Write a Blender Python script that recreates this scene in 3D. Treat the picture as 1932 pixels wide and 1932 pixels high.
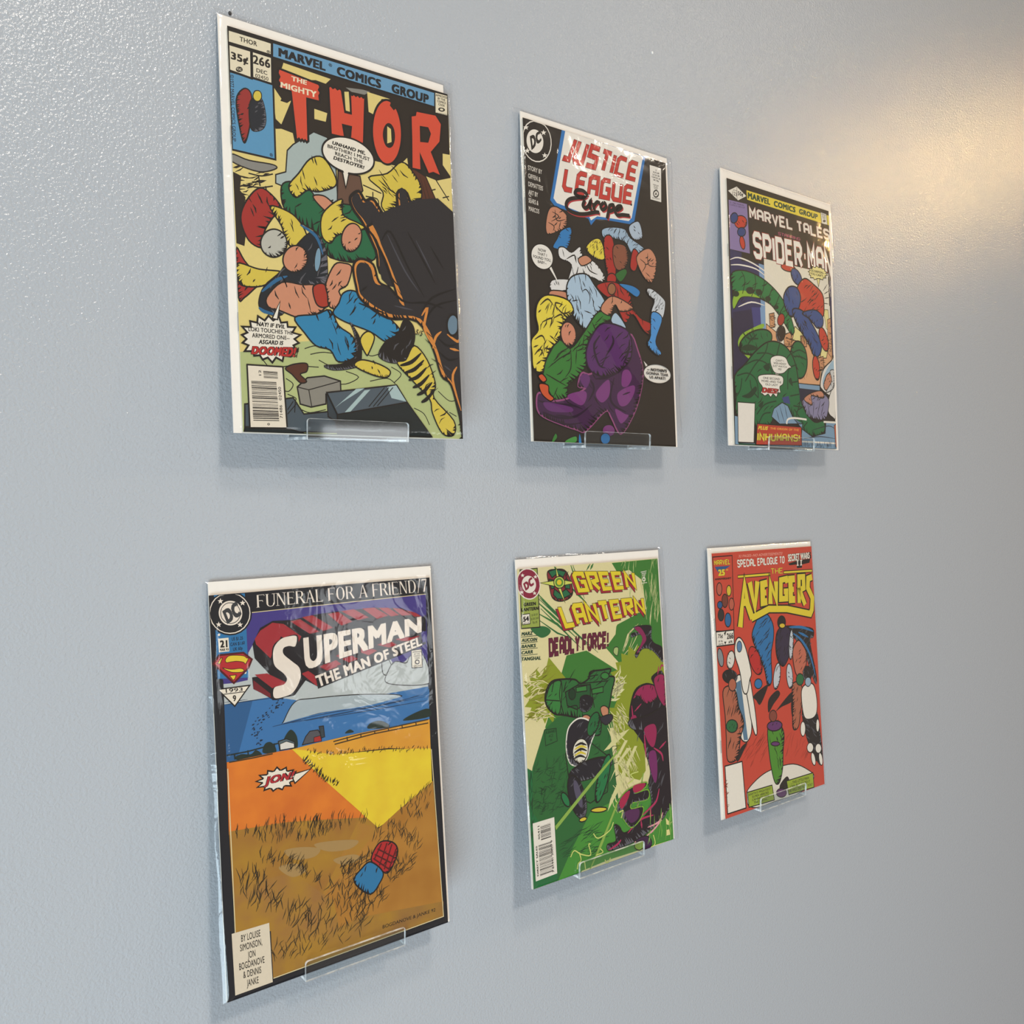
import bpy, bmesh, math, random
from mathutils import Matrix, Vector
from mathutils.geometry import tessellate_polygon

for _o in list(bpy.data.objects):
    bpy.data.objects.remove(_o)
SC = bpy.context.scene
COL = SC.collection
I = 0.0254            # the wall was surveyed in inches; the scene is in metres
EYE = 1.45            # height of the camera above the floor

def P3(x, y, z):
    return Vector((x * I, y * I, EYE + z * I))

# ---------------------------------------------------------------- camera
cam_d = bpy.data.cameras.new('camera')
cam = bpy.data.objects.new('camera', cam_d)
COL.objects.link(cam)
cam_d.sensor_width = 36.0
cam_d.sensor_fit = 'HORIZONTAL'
cam_d.lens = 36.0 * 0.876219
cam_d.clip_start = 0.01
_a, _b, _c = 0.658127, -0.049681, 0.011720
_f = Vector((math.sin(_a) * math.cos(_b), math.cos(_a) * math.cos(_b), math.sin(_b)))
_r = Vector((math.cos(_a), -math.sin(_a), 0))
_u = _r.cross(_f)
_r2 = _r * math.cos(_c) + _u * math.sin(_c)
_u2 = _u * math.cos(_c) - _r * math.sin(_c)
_m = Matrix((_r2, _u2, -_f)).transposed().to_4x4()
_m.translation = P3(0, -22.862148, 0)
cam.matrix_world = _m
SC.camera = cam

# ---------------------------------------------------------------- world, lamps, exposure
SC.view_settings.view_transform = 'Standard'
SC.view_settings.look = 'None'
SC.view_settings.exposure = 0.0
SC.view_settings.gamma = 1.0
SC.view_settings.use_curve_mapping = False
W = bpy.data.worlds.new('room_light')
SC.world = W
W.use_nodes = True
W.node_tree.nodes['Background'].inputs[0].default_value = (1.0, 0.84, 0.72, 1)
W.node_tree.nodes['Background'].inputs[1].default_value = 0.37

def area(name, loc, target, size, power, color, size_y=None, spread=180, disk=False):
    d = bpy.data.lights.new(name, 'AREA')
    d.energy = power
    d.color = color
    d.shape = 'DISK' if disk else ('RECTANGLE' if size_y else 'SQUARE')
    d.size = size
    if size_y:
        d.size_y = size_y
    d.spread = math.radians(spread)
    o = bpy.data.objects.new(name, d)
    COL.objects.link(o)
    o.location = loc
    o.rotation_euler = (Vector(target) - Vector(loc)).to_track_quat('-Z', 'Y').to_euler()
    return o

# daylight from a tall window far to the left, behind the camera
area('window_daylight', P3(-70, -75, -58), P3(12, 0, -30), 1.5, 88, (0.72, 0.90, 1.0), 1.6)
# area light added across the room for the sleeves to mirror; no known window
area('sleeve_reflection_light', P3(77, -120, -4), P3(14, 0, -6), 0.42, 3.6, (0.92, 0.97, 1.0), 0.55)
# ceiling downlights
area('ceiling_downlight', P3(6, -80, 63), P3(16, -6, -48), 0.22, 8, (1.0, 0.90, 0.78), disk=True, spread=95)
area('ceiling_downlight', P3(9, -44, 58), P3(14, -10, -60), 0.20, 2.8, (1.0, 0.90, 0.78), disk=True, spread=95)
area('ceiling_downlight', P3(90, -60, 57), P3(66, -26, -50), 0.16, 4.2, (1.0, 0.86, 0.70), disk=True)
# warm spotlight whose reflection glows on the satin paint at the right
area('warm_spotlight', P3(105, -35.5, 35.4), P3(44, 0, 14.5), 0.10, 1.05, (1.0, 0.64, 0.24), disk=True, spread=70)

# ---------------------------------------------------------------- materials
def lin(h):
    v = [int(h[i:i + 2], 16) / 255 for i in (0, 2, 4)]
    return tuple(x / 12.92 if x <= 0.04045 else ((x + 0.055) / 1.055) ** 2.4 for x in v) + (1.0,)

def press(h):
    """Ink as it lies on slightly yellowed stock: a touch denser than the swatch."""
    return tuple(0.93 * x ** 1.13 for x in lin(h)[:3]) + (1.0,)

MATS = {}
def ink(h):
    """Printed ink on coated paper; 'a~b' is a mottled print of two colours."""
    if h in MATS:
        return MATS[h]
    m = bpy.data.materials.new('printed_ink_' + h.replace('~', '_'))
    m.use_nodes = True
    n, l = m.node_tree.nodes, m.node_tree.links
    b = n['Principled BSDF']
    b.inputs['Roughness'].default_value = 0.55
    b.inputs['Specular IOR Level'].default_value = 0.25
    tc = n.new('ShaderNodeTexCoord')
    no = n.new('ShaderNodeTexNoise')
    l.new(tc.outputs['Object'], no.inputs['Vector'])
    mx = n.new('ShaderNodeMix')
    mx.data_type = 'RGBA'
    if '~' in h:
        c1, c2 = [press(q) for q in h.split('~')]
        no.inputs['Scale'].default_value = 38
        no.inputs['Detail'].default_value = 5
        rp = n.new('ShaderNodeMapRange')
        rp.inputs['From Min'].default_value = 0.35
        rp.inputs['From Max'].default_value = 0.65
        l.new(no.outputs['Fac'], rp.inputs['Value'])
        l.new(rp.outputs['Result'], mx.inputs['Factor'])
    else:
        c1 = press(h)
        c2 = tuple(min(1, x * 0.90 + 0.004) for x in c1[:3]) + (1,)
        no.inputs['Scale'].default_value = 420
        no.inputs['Detail'].default_value = 3
        l.new(no.outputs['Fac'], mx.inputs['Factor'])
    mx.inputs['A'].default_value = c1
    mx.inputs['B'].default_value = c2
    l.new(mx.outputs['Result'], b.inputs['Base Color'])
    MATS[h] = m
    return m

def plain(name, h, rough=0.5, spec=0.4):
    m = bpy.data.materials.new(name)
    m.use_nodes = True
    n, l = m.node_tree.nodes, m.node_tree.links
    b = n['Principled BSDF']
    b.inputs['Roughness'].default_value = rough
    b.inputs['Specular IOR Level'].default_value = spec
    tc = n.new('ShaderNodeTexCoord')
    no = n.new('ShaderNodeTexNoise')
    no.inputs['Scale'].default_value = 260
    l.new(tc.outputs['Object'], no.inputs['Vector'])
    mx = n.new('ShaderNodeMix')
    mx.data_type = 'RGBA'
    c = lin(h)
    mx.inputs['A'].default_value = c
    mx.inputs['B'].default_value = tuple(x * 0.95 for x in c[:3]) + (1,)
    l.new(no.outputs['Fac'], mx.inputs['Factor'])
    l.new(mx.outputs['Result'], b.inputs['Base Color'])
    return m

def wall_paint():
    m = bpy.data.materials.new('satin_wall_paint')
    m.use_nodes = True
    n, l = m.node_tree.nodes, m.node_tree.links
    b = n['Principled BSDF']
    b.inputs['Base Color'].default_value = lin('a9afb6')
    b.inputs['Roughness'].default_value = 0.21
    b.inputs['Specular IOR Level'].default_value = 0.5
    tc = n.new('ShaderNodeTexCoord')
    n1 = n.new('ShaderNodeTexNoise')
    n1.inputs['Scale'].default_value = 560
    n1.inputs['Detail'].default_value = 2.0
    n1.inputs['Roughness'].default_value = 0.45
    n1.inputs['Distortion'].default_value = 0.4
    n2 = n.new('ShaderNodeTexNoise')
    n2.inputs['Scale'].default_value = 260
    n2.inputs['Detail'].default_value = 2
    l.new(tc.outputs['Object'], n1.inputs['Vector'])
    l.new(tc.outputs['Object'], n2.inputs['Vector'])
    ad = n.new('ShaderNodeMath')
    ad.operation = 'MULTIPLY_ADD'
    ad.inputs[1].default_value = 0.6
    l.new(n2.outputs['Fac'], ad.inputs[0])
    l.new(n1.outputs['Fac'], ad.inputs[2])
    bp = n.new('ShaderNodeBump')
    bp.inputs['Strength'].default_value = 0.46
    bp.inputs['Distance'].default_value = 0.0011
    l.new(ad.outputs[0], bp.inputs['Height'])
    l.new(bp.outputs['Normal'], b.inputs['Normal'])
    return m

def clear_film(name, rough, tint, fres, bump=0.0, scale=30, f0=0.0):
    """Thin clear plastic: see-through, with a reflecting skin."""
    m = bpy.data.materials.new(name)
    m.use_nodes = True
    n, l = m.node_tree.nodes, m.node_tree.links
    n.remove(n['Principled BSDF'])
    out = n['Material Output']
    tr = n.new('ShaderNodeBsdfTransparent')
    tr.inputs['Color'].default_value = tint
    gl = n.new('ShaderNodeBsdfGlossy')
    gl.inputs['Roughness'].default_value = rough
    fr = n.new('ShaderNodeFresnel')
    fr.inputs['IOR'].default_value = fres
    mx = n.new('ShaderNodeMixShader')
    if bump:
        tc = n.new('ShaderNodeTexCoord')
        no = n.new('ShaderNodeTexNoise')
        no.inputs['Scale'].default_value = scale
        no.inputs['Detail'].default_value = 3
        no.inputs['Distortion'].default_value = 1.2
        l.new(tc.outputs['Object'], no.inputs['Vector'])
        bp = n.new('ShaderNodeBump')
        bp.inputs['Strength'].default_value = bump
        bp.inputs['Distance'].default_value = 0.002
        l.new(no.outputs['Fac'], bp.inputs['Height'])
        l.new(bp.outputs['Normal'], gl.inputs['Normal'])
        l.new(bp.outputs['Normal'], fr.inputs['Normal'])
    geo = n.new('ShaderNodeNewGeometry')
    inv = n.new('ShaderNodeMath')
    inv.operation = 'SUBTRACT'
    inv.inputs[0].default_value = 1.0
    l.new(geo.outputs['Backfacing'], inv.inputs[1])
    mm = n.new('ShaderNodeMath')
    mm.operation = 'MULTIPLY_ADD'
    mm.inputs[1].default_value = 1.0
    mm.inputs[2].default_value = f0
    l.new(fr.outputs[0], mm.inputs[0])
    fb = n.new('ShaderNodeMath')        # only the outer skin reflects
    fb.operation = 'MULTIPLY'
    fb.use_clamp = True
    l.new(mm.outputs[0], fb.inputs[0])
    l.new(inv.outputs[0], fb.inputs[1])
    l.new(fb.outputs[0], mx.inputs[0])
    l.new(tr.outputs[0], mx.inputs[1])
    l.new(gl.outputs[0], mx.inputs[2])
    l.new(mx.outputs[0], out.inputs['Surface'])
    return m

M_WALL = wall_paint()
M_BOARD = plain('white_backing_board', 'e9e4dc', 0.45)
M_PAGES = plain('page_edges', 'dcd6c8', 0.7, 0.2)
M_STEEL = plain('staple_steel', '8c8c8c', 0.3)
M_DARK = plain('dark_speck', '1c1c20', 0.6)
M_PALE = plain('pale_paint_speck', 'f0f0ee', 0.4)
M_SLEEVE = clear_film('clear_sleeve_film', 0.09, (0.985, 0.99, 0.995, 1), 1.45, 0.36, 32, f0=0.01)
M_ACRYL = clear_film('clear_acrylic', 0.05, (0.93, 0.955, 0.965, 1), 1.49, f0=0.05)

def cut_edge():
    """Polished cut edge of the acrylic: light gathers there, so it is brighter and less see-through."""
    m = bpy.data.materials.new('acrylic_cut_edge')
    m.use_nodes = True
    n, l = m.node_tree.nodes, m.node_tree.links
    b = n['Principled BSDF']
    b.inputs['Base Color'].default_value = (0.86, 0.89, 0.90, 1)
    b.inputs['Roughness'].default_value = 0.12
    b.inputs['Specular IOR Level'].default_value = 0.8
    tr = n.new('ShaderNodeBsdfTransparent')
    mx = n.new('ShaderNodeMixShader')
    tc = n.new('ShaderNodeTexCoord')
    no = n.new('ShaderNodeTexNoise')
    no.inputs['Scale'].default_value = 160
    l.new(tc.outputs['Object'], no.inputs['Vector'])
    rp = n.new('ShaderNodeMapRange')
    rp.inputs['From Min'].default_value = 0.4
    rp.inputs['From Max'].default_value = 0.62
    rp.inputs['To Min'].default_value = 0.35
    rp.inputs['To Max'].default_value = 0.85
    l.new(no.outputs['Fac'], rp.inputs['Value'])
    l.new(rp.outputs['Result'], mx.inputs[0])
    l.new(tr.outputs[0], mx.inputs[1])
    l.new(b.outputs[0], mx.inputs[2])
    l.new(mx.outputs[0], n['Material Output'].inputs['Surface'])
    return m
M_EDGE = cut_edge()

# ---------------------------------------------------------------- helpers
def new_obj(name, verts, faces, mats, parent=None, fmat=None, smooth=False):
    me = bpy.data.meshes.new(name)
    me.from_pydata(verts, [], faces)
    for m in (mats if isinstance(mats, list) else [mats]):
        me.materials.append(m)
    if fmat:
        me.polygons.foreach_set('material_index', fmat)
    if smooth:
        me.polygons.foreach_set('use_smooth', [True] * len(me.polygons))
    me.update()
    o = bpy.data.objects.new(name, me)
    COL.objects.link(o)
    if parent:
        o.parent = parent
    return o

def box(x0, x1, y0, y1, z0, z1):
    v = [(x, y, z) for x in (x0, x1) for y in (y0, y1) for z in (z0, z1)]
    f = [(0, 1, 3, 2), (4, 6, 7, 5), (0, 4, 5, 1), (2, 3, 7, 6), (0, 2, 6, 4), (1, 5, 7, 3)]
    return v, f

def bevelled(o, w, seg=2):
    b = o.modifiers.new('edge', 'BEVEL')
    b.width = w
    b.segments = seg
    b.limit_method = 'ANGLE'
    return o

# ---------------------------------------------------------------- the wall
v, f = box(-2.2, 4.6, 0.0, 0.12, 0.0, 2.75)
wall = new_obj('wall_back', v, f, M_WALL)
wall['kind'] = 'structure'

# ---------------------------------------------------------------- printing: letters and shapes
def catmull(p, n=4):
    out = []
    k = len(p)
    for i in range(k):
        a, b, c, d = p[i - 1], p[i], p[(i + 1) % k], p[(i + 2) % k]
        for j in range(n):
            t = j / n
            t2, t3 = t * t, t * t * t
            out.append(tuple(0.5 * (2 * b[q] + (c[q] - a[q]) * t + (2 * a[q] - 5 * b[q] + 4 * c[q] - d[q]) * t2
                                    + (3 * b[q] - a[q] - 3 * c[q] + d[q]) * t3) for q in (0, 1)))
    return out

def catmull_open(p, n=4):
    if len(p) < 3:
        return p
    out = []
    k = len(p)
    for i in range(k - 1):
        a = p[i - 1] if i else p[0]
        b, c = p[i], p[i + 1]
        d = p[i + 2] if i + 2 < k else p[-1]
        for j in range(n):
            t = j / n
            t2, t3 = t * t, t * t * t
            out.append(tuple(0.5 * (2 * b[q] + (c[q] - a[q]) * t + (2 * a[q] - 5 * b[q] + 4 * c[q] - d[q]) * t2
                                    + (3 * b[q] - a[q] - 3 * c[q] + d[q]) * t3) for q in (0, 1)))
    out.append(p[-1])
    return out

def ribbon(pts, w, closed=False, taper=0):
    """A stroke of width w with mitred corners: (verts, faces)."""
    q = [pts[0]]
    for p in pts[1:]:
        if (p[0] - q[-1][0]) ** 2 + (p[1] - q[-1][1]) ** 2 > 1e-6:
            q.append(p)
    if closed and len(q) > 2 and (q[0][0] - q[-1][0]) ** 2 + (q[0][1] - q[-1][1]) ** 2 < 1e-6:
        q.pop()
    n = len(q)
    if n < 2:
        return [], []
    V = []
    for i in range(n):
        def unit(a, b):
            d = (b[0] - a[0], b[1] - a[1])
            s = math.hypot(*d) or 1
            return (d[0] / s, d[1] / s)
        d1 = unit(q[i - 1], q[i]) if (i or closed) else unit(q[0], q[1])
        d2 = unit(q[i], q[(i + 1) % n]) if (i < n - 1 or closed) else d1
        nx, ny = -(d1[1] + d2[1]), d1[0] + d2[0]
        s = math.hypot(nx, ny)
        if s < 1e-6:
            nx, ny, s = -d1[1], d1[0], 1
        nx, ny = nx / s, ny / s
        k = max(0.45, nx * -d1[1] + ny * d1[0])
        h = w / 2 / k
        if taper:
            h *= max(0.12, math.sin(math.pi * (0.12 + 0.80 * i / (n - 1))))
        V += [(q[i][0] + nx * h, q[i][1] + ny * h), (q[i][0] - nx * h, q[i][1] - ny * h)]
    F = [(2 * i, 2 * i + 1, 2 * i + 3, 2 * i + 2) for i in range(n - 1)]
    if closed:
        F.append((2 * n - 2, 2 * n - 1, 1, 0))
    return V, F

def fill(pts):
    tri = tessellate_polygon([[Vector((p[0], p[1], 0)) for p in pts]])
    return list(pts), [tuple(t) for t in tri]

TXT = {}
def letters(s, bold, shear):
    """Outline letters of one line of text as a flat mesh, cap height about 0.73."""
    key = (s, round(bold, 3), shear)
    if key in TXT:
        return TXT[key]
    cu = bpy.data.curves.new('lettering', 'FONT')
    cu.body = s
    cu.size = 1.0
    cu.shear = shear
    cu.resolution_u = 3
    cu.space_character = 1.0 + max(0.0, bold) * 1.6
    cu.fill_mode = 'FRONT'
    ob = bpy.data.objects.new('lettering', cu)
    COL.objects.link(ob)
    bpy.context.view_layer.update()
    me = bpy.data.meshes.new_from_object(ob.evaluated_get(bpy.context.evaluated_depsgraph_get()))
    V0 = [(p.co.x, p.co.y) for p in me.vertices]
    F0 = [tuple(p.vertices) for p in me.polygons]
    V, F = [], []
    d = max(0.0, bold)
    shifts = [(0, 0)] if d < 0.004 else [(sx * d, sy * d * 0.6) for sx in (-1, 1) for sy in (-1, 1)]
    if d > 0.035:
        shifts.append((0, 0))
    for sx, sy in shifts:
        k = len(V)
        V += [(p[0] + sx, p[1] + sy, k // max(1, len(V0))) for p in V0]
        F += [tuple(i + k for i in q) for q in F0]
    bpy.data.objects.remove(ob)
    bpy.data.curves.remove(cu)
    bpy.data.meshes.remove(me)
    TXT[key] = (V, F)
    return V, F

def quadmap(quad, bb):
    (x0, y0, x1, y1) = bb
    tl, tr, br, bl = [(quad[i], quad[i + 1]) for i in (0, 2, 4, 6)]
    def g(p):
        u = (p[0] - x0) / ((x1 - x0) or 1)
        t = 1 - (p[1] - y0) / ((y1 - y0) or 1)
        return tuple((tl[k] * (1 - u) + tr[k] * u) * (1 - t) + (bl[k] * (1 - u) + br[k] * u) * t for k in (0, 1)) + tuple(p[2:])
    return g

def bbox(V):
    xs = [p[0] for p in V]
    ys = [p[1] for p in V]
    return (min(xs), min(ys), max(xs), max(ys))

# stroke alphabet for the display lettering, on a 4 x 6 grid
GL = {
    'A': '0,0 0,5 1,6 3,6 4,5 4,0|0,2.6 4,2.6', 'C': '4,4.6 4,5 3,6 1,6 0,5 0,1 1,0 3,0 4,1 4,1.4', 'D': '0,0 0,6 3,6 4,5 4,1 3,0 0,0*',
    'E': '4,6 0,6 0,0 4,0|0,3.1 3.2,3.1', 'F': '4,6 0,6 0,0|0,3.1 3.2,3.1', 'G': '4,4.6 4,5 3,6 1,6 0,5 0,1 1,0 3,0 4,1 4,2.8 2.2,2.8',
    'H': '0,0 0,6|4,0 4,6|0,3 4,3', 'I': '2,0 2,6', 'J': '0,0.2 1.4,0.2 2.6,0.2 2.6,6', 'L': '0,6 0,0 4,0', 'M': '0,0 0,6 2,2.4 4,6 4,0',
    'N': '0,0 0,6 4,0 4,6', 'O': '1,0 0,1 0,5 1,6 3,6 4,5 4,1 3,0 1,0*', 'P': '0,0 0,6 3,6 4,5 4,3.6 3,2.6 0,2.6',
    'R': '0,0 0,6 3,6 4,5 4,3.8 3,2.8 0.2,2.8|2,2.8 4,0', 'S': '4,4.8 4,5.2 3.2,6 0.8,6 0,5.2 0,3.8 0.8,3.1 3.2,2.9 4,2.2 4,0.8 3.2,0 0.8,0 0,0.8 0,1.2',
    'T': '0,6 4,6|2,6 2,0', 'U': '0,6 0,1 1,0 3,0 4,1 4,6', 'V': '0,6 2,0 4,6', 'Y': '0,6 2,3 4,6|2,3 2,0', 'W': '0,6 1,0 2,4 3,0 4,6',
    '!': '2,6 2,1.8|2,0.7 2,0', '·': '1.6,3 2.4,3',
}
ANG = {  # angular variants
    'A': '0,0 0,5.2 0.8,6 4,6 4,0|0,2.6 4,2.6', 'G': '4,4.4 4,6 0.8,6 0,5.2 0,0 4,0 4,3 2,3', 'R': '0,0 0,6 4,6 4,3.4 1,2.8|1.6,2.8 4,0',
    'E': '4,6 0,6 0,0 4,0|0,3 3.2,3', 'N': '0,0 0,6 4,0 4,6', 'L': '0,6 0,0 4,0', 'T': '0,6 4,6|2,6 2,0',
}
BLK = {  # slab variants
    'J': '0,0 2.6,0 2.6,6', 'U': '0,6 0,0.8 0.8,0 4,0 4,6', 'S': '4,6 0,6 0,3.2 4,3 4,0 0,0', 'C': '4,6 1,6 0,5 0,0 4,0', 'E': '4,6 1,6 0,5 0,0 4,0|0,3.1 3.4,3.1',
    'A': '0,0 0,5 1,6 4,6 4,0|0,2.6 4,2.6', 'G': '4,6 1,6 0,5 0,0 4,0 4,3 2.2,3', 'L': '0,6 0,1 1,0 4,0',
}
def strokes(s, w, style):
    x = 0.0
    V, F = [], []
    gap = w + 0.55
    for ch in s:
        if ch == ' ':
            x += 2.6
            continue
        g = (ANG if style == 2 else BLK if style == 1 else {}).get(ch) or GL[ch]
        paths = []
        for part in g.split('|'):
            cl = part.endswith('*')
            pts = [tuple(map(float, q.split(','))) for q in part.rstrip('*').split()]
            paths.append((pts, cl))
        if style == 3 and ch == 'I':
            paths += [([(0.8, 6), (3.2, 6)], False), ([(0.8, 0), (3.2, 0)], False)]
        npath = 0
        lo = min(p[0] for q, _ in paths for p in q)
        hi = max(p[0] for q, _ in paths for p in q)
        for pts, cl in paths:
            if len(pts) == 2 and ch in 'I!T·HF':
                pass
            a, b = ribbon([(p[0] - lo + x, p[1]) for p in pts], w, cl)
            k = len(V)
            V += [p + (npath,) for p in a]
            npath += 1
            F += [tuple(i + k for i in q) for q in b]
        x += hi - lo + gap
    return V, F

# narrow roman capitals with hairlines and serifs, on a 10-unit height
ROM = {
    'F': (5.2, 'V0.9 H10,0.3,5 H5.4,0.9,3.9 S0.9 T5,10 T3.9,5.4'), 'U': (6.2, 'V1.1,10,2.4 U S1.1t S5.3t'), 'N': (6.6, 'v1,0 N v5.6,0 s1 S5.6t S1t'),
    'E': (5.2, 'V0.9 H10,0.3,4.8 H5.4,0.9,3.8 H0.3,0.3,5 T4.8,10 T3.8,5.4 t5,0.3'), 'R': (6, 'V0.9 B S0.9 L'), 'A': (6.4, 'A S0.7 S5.6'),
    'L': (5, 'V0.9 H0.3,0.3,4.8 t4.8,0.3 S0.9t'), 'O': (6.4, 'O'), 'I': (2, 'V1 S1 S1t'), 'D': (6.4, 'V0.9 D'), '/': (3.2, '/'), '7': (4.6, '7'), ' ': (2.4, ''),
}
def roman(s):
    V, F = [], []
    def add(a, b):
        k = len(V)
        V.extend(a)
        F.extend([tuple(i + k for i in q) for q in b])
    x = 0
    for ch in s:
        w, ops = ROM[ch]
        def rect(x0, y0, x1, y1):
            add([(x + x0, y0), (x + x1, y0), (x + x1, y1), (x + x0, y1)], [(0, 1, 2, 3)])
        def arc(cx, cy, rx, ry, a0, a1, t0, t1):
            n = 18
            a, b = [], []
            for i in range(n + 1):
                t = math.radians(a0 + (a1 - a0) * i / n)
                th = t0 + (t1 - t0) * abs(math.cos(t))
                a += [(x + cx + rx * math.cos(t), cy + ry * math.sin(t)), (x + cx + (rx - th) * math.cos(t), cy + (ry - t0) * math.sin(t))]
            add(a, [(2 * i, 2 * i + 1, 2 * i + 3, 2 * i + 2) for i in range(n)])
        for op in ops.split():
            k, v = op[0], op[1:]
            if k == 'V':
                p = [float(q) for q in v.split(',')]
                rect(p[0] - 0.55, p[2] if len(p) > 2 else 0, p[0] + 0.55, 10)
            elif k == 'v':
                p = float(v.split(',')[0])
                rect(p - 0.2, 0, p + 0.2, 10)
            elif k == 'H':
                y, x0, x1 = [float(q) for q in v.split(',')]
                rect(x0, y - 0.3 if y > 1 else 0, x1, y + 0.15 if y < 9 else 10)
            elif k in 'Tt':
                px, py = [float(q) for q in v.split(',')]
                d = 1.5 if k == 't' else -1.5
                add([(x + px, py - (0.3 if k == 't' else -0.0)), (x + px + 0.25, py + d), (x + px - 0.5, py)], [(0, 1, 2)])
            elif k in 'Ss':
                p = float(v.rstrip('t'))
                if v.endswith('t'):
                    rect(p - 1.05, 9.7, p + 1.05, 10)
                else:
                    rect(p - 1.05, 0, p + 1.05, 0.3)
            elif k == 'N':
                add([(x + 0.6, 10), (x + 1.9, 10), (x + 5.9, 0), (x + 5.1, 0)], [(0, 1, 2, 3)])
            elif k == 'A':
                add([(x + 2.9, 10), (x + 3.6, 10), (x + 6.2, 0), (x + 4.9, 0)], [(0, 1, 2, 3)])
                add([(x + 3.0, 10), (x + 3.35, 10), (x + 0.95, 0), (x + 0.5, 0)], [(0, 1, 2, 3)])
                rect(1.5, 3.2, 4.8, 3.6)
            elif k == 'O':
                arc(3.2, 5, 3.0, 5.1, 0, 360, 0.35, 1.25)
            elif k == 'D':
                arc(2.6, 5, 3.5, 5.0, -90, 90, 0.35, 1.25)
                rect(0.2, 9.65, 2.7, 10)
                rect(0.2, 0, 2.7, 0.35)
            elif k == 'B':
                arc(2.9, 7.5, 2.3, 2.5, -90, 90, 0.35, 1.2)
                rect(0.2, 9.65, 3, 10)
                rect(1, 5, 3, 5.35)
            elif k == 'L':
                add([(x + 2.6, 5.2), (x + 3.8, 5.2), (x + 6.3, 0), (x + 5.0, 0)], [(0, 1, 2, 3)])
            elif k == 'U':
                arc(3.2, 2.7, 2.65, 2.8, 180, 360, 0.4, 1.0)
                rect(5.35, 2.7, 5.85, 10)
            elif k == '/':
                add([(x + 2.6, 10.6), (x + 3.1, 10.6), (x + 0.7, -0.6), (x + 0.2, -0.6)], [(0, 1, 2, 3)])
            elif k == '7':
                rect(0.3, 9.1, 4.3, 10)
                add([(x + 3.7, 9.3), (x + 4.3, 9.6), (x + 2.2, 0), (x + 1.1, 0)], [(0, 1, 2, 3)])
                add([(x + 0.3, 9.4), (x + 0.6, 9.4), (x + 0.3, 7.6)], [(0, 1, 2)])
        x += w + 0.55
    return V, F

def inside(p, poly):
    c = False
    j = len(poly) - 1
    for i in range(len(poly)):
        a, b = poly[i], poly[j]
        if (a[1] > p[1]) != (b[1] > p[1]) and p[0] < (b[0] - a[0]) * (p[1] - a[1]) / (b[1] - a[1]) + a[0]:
            c = not c
        j = i
    return c

UW, UH = 1326.0, 2040.0
def pairs(a):
    return [(a[i], a[i + 1]) for i in range(0, len(a), 2)]

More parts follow.
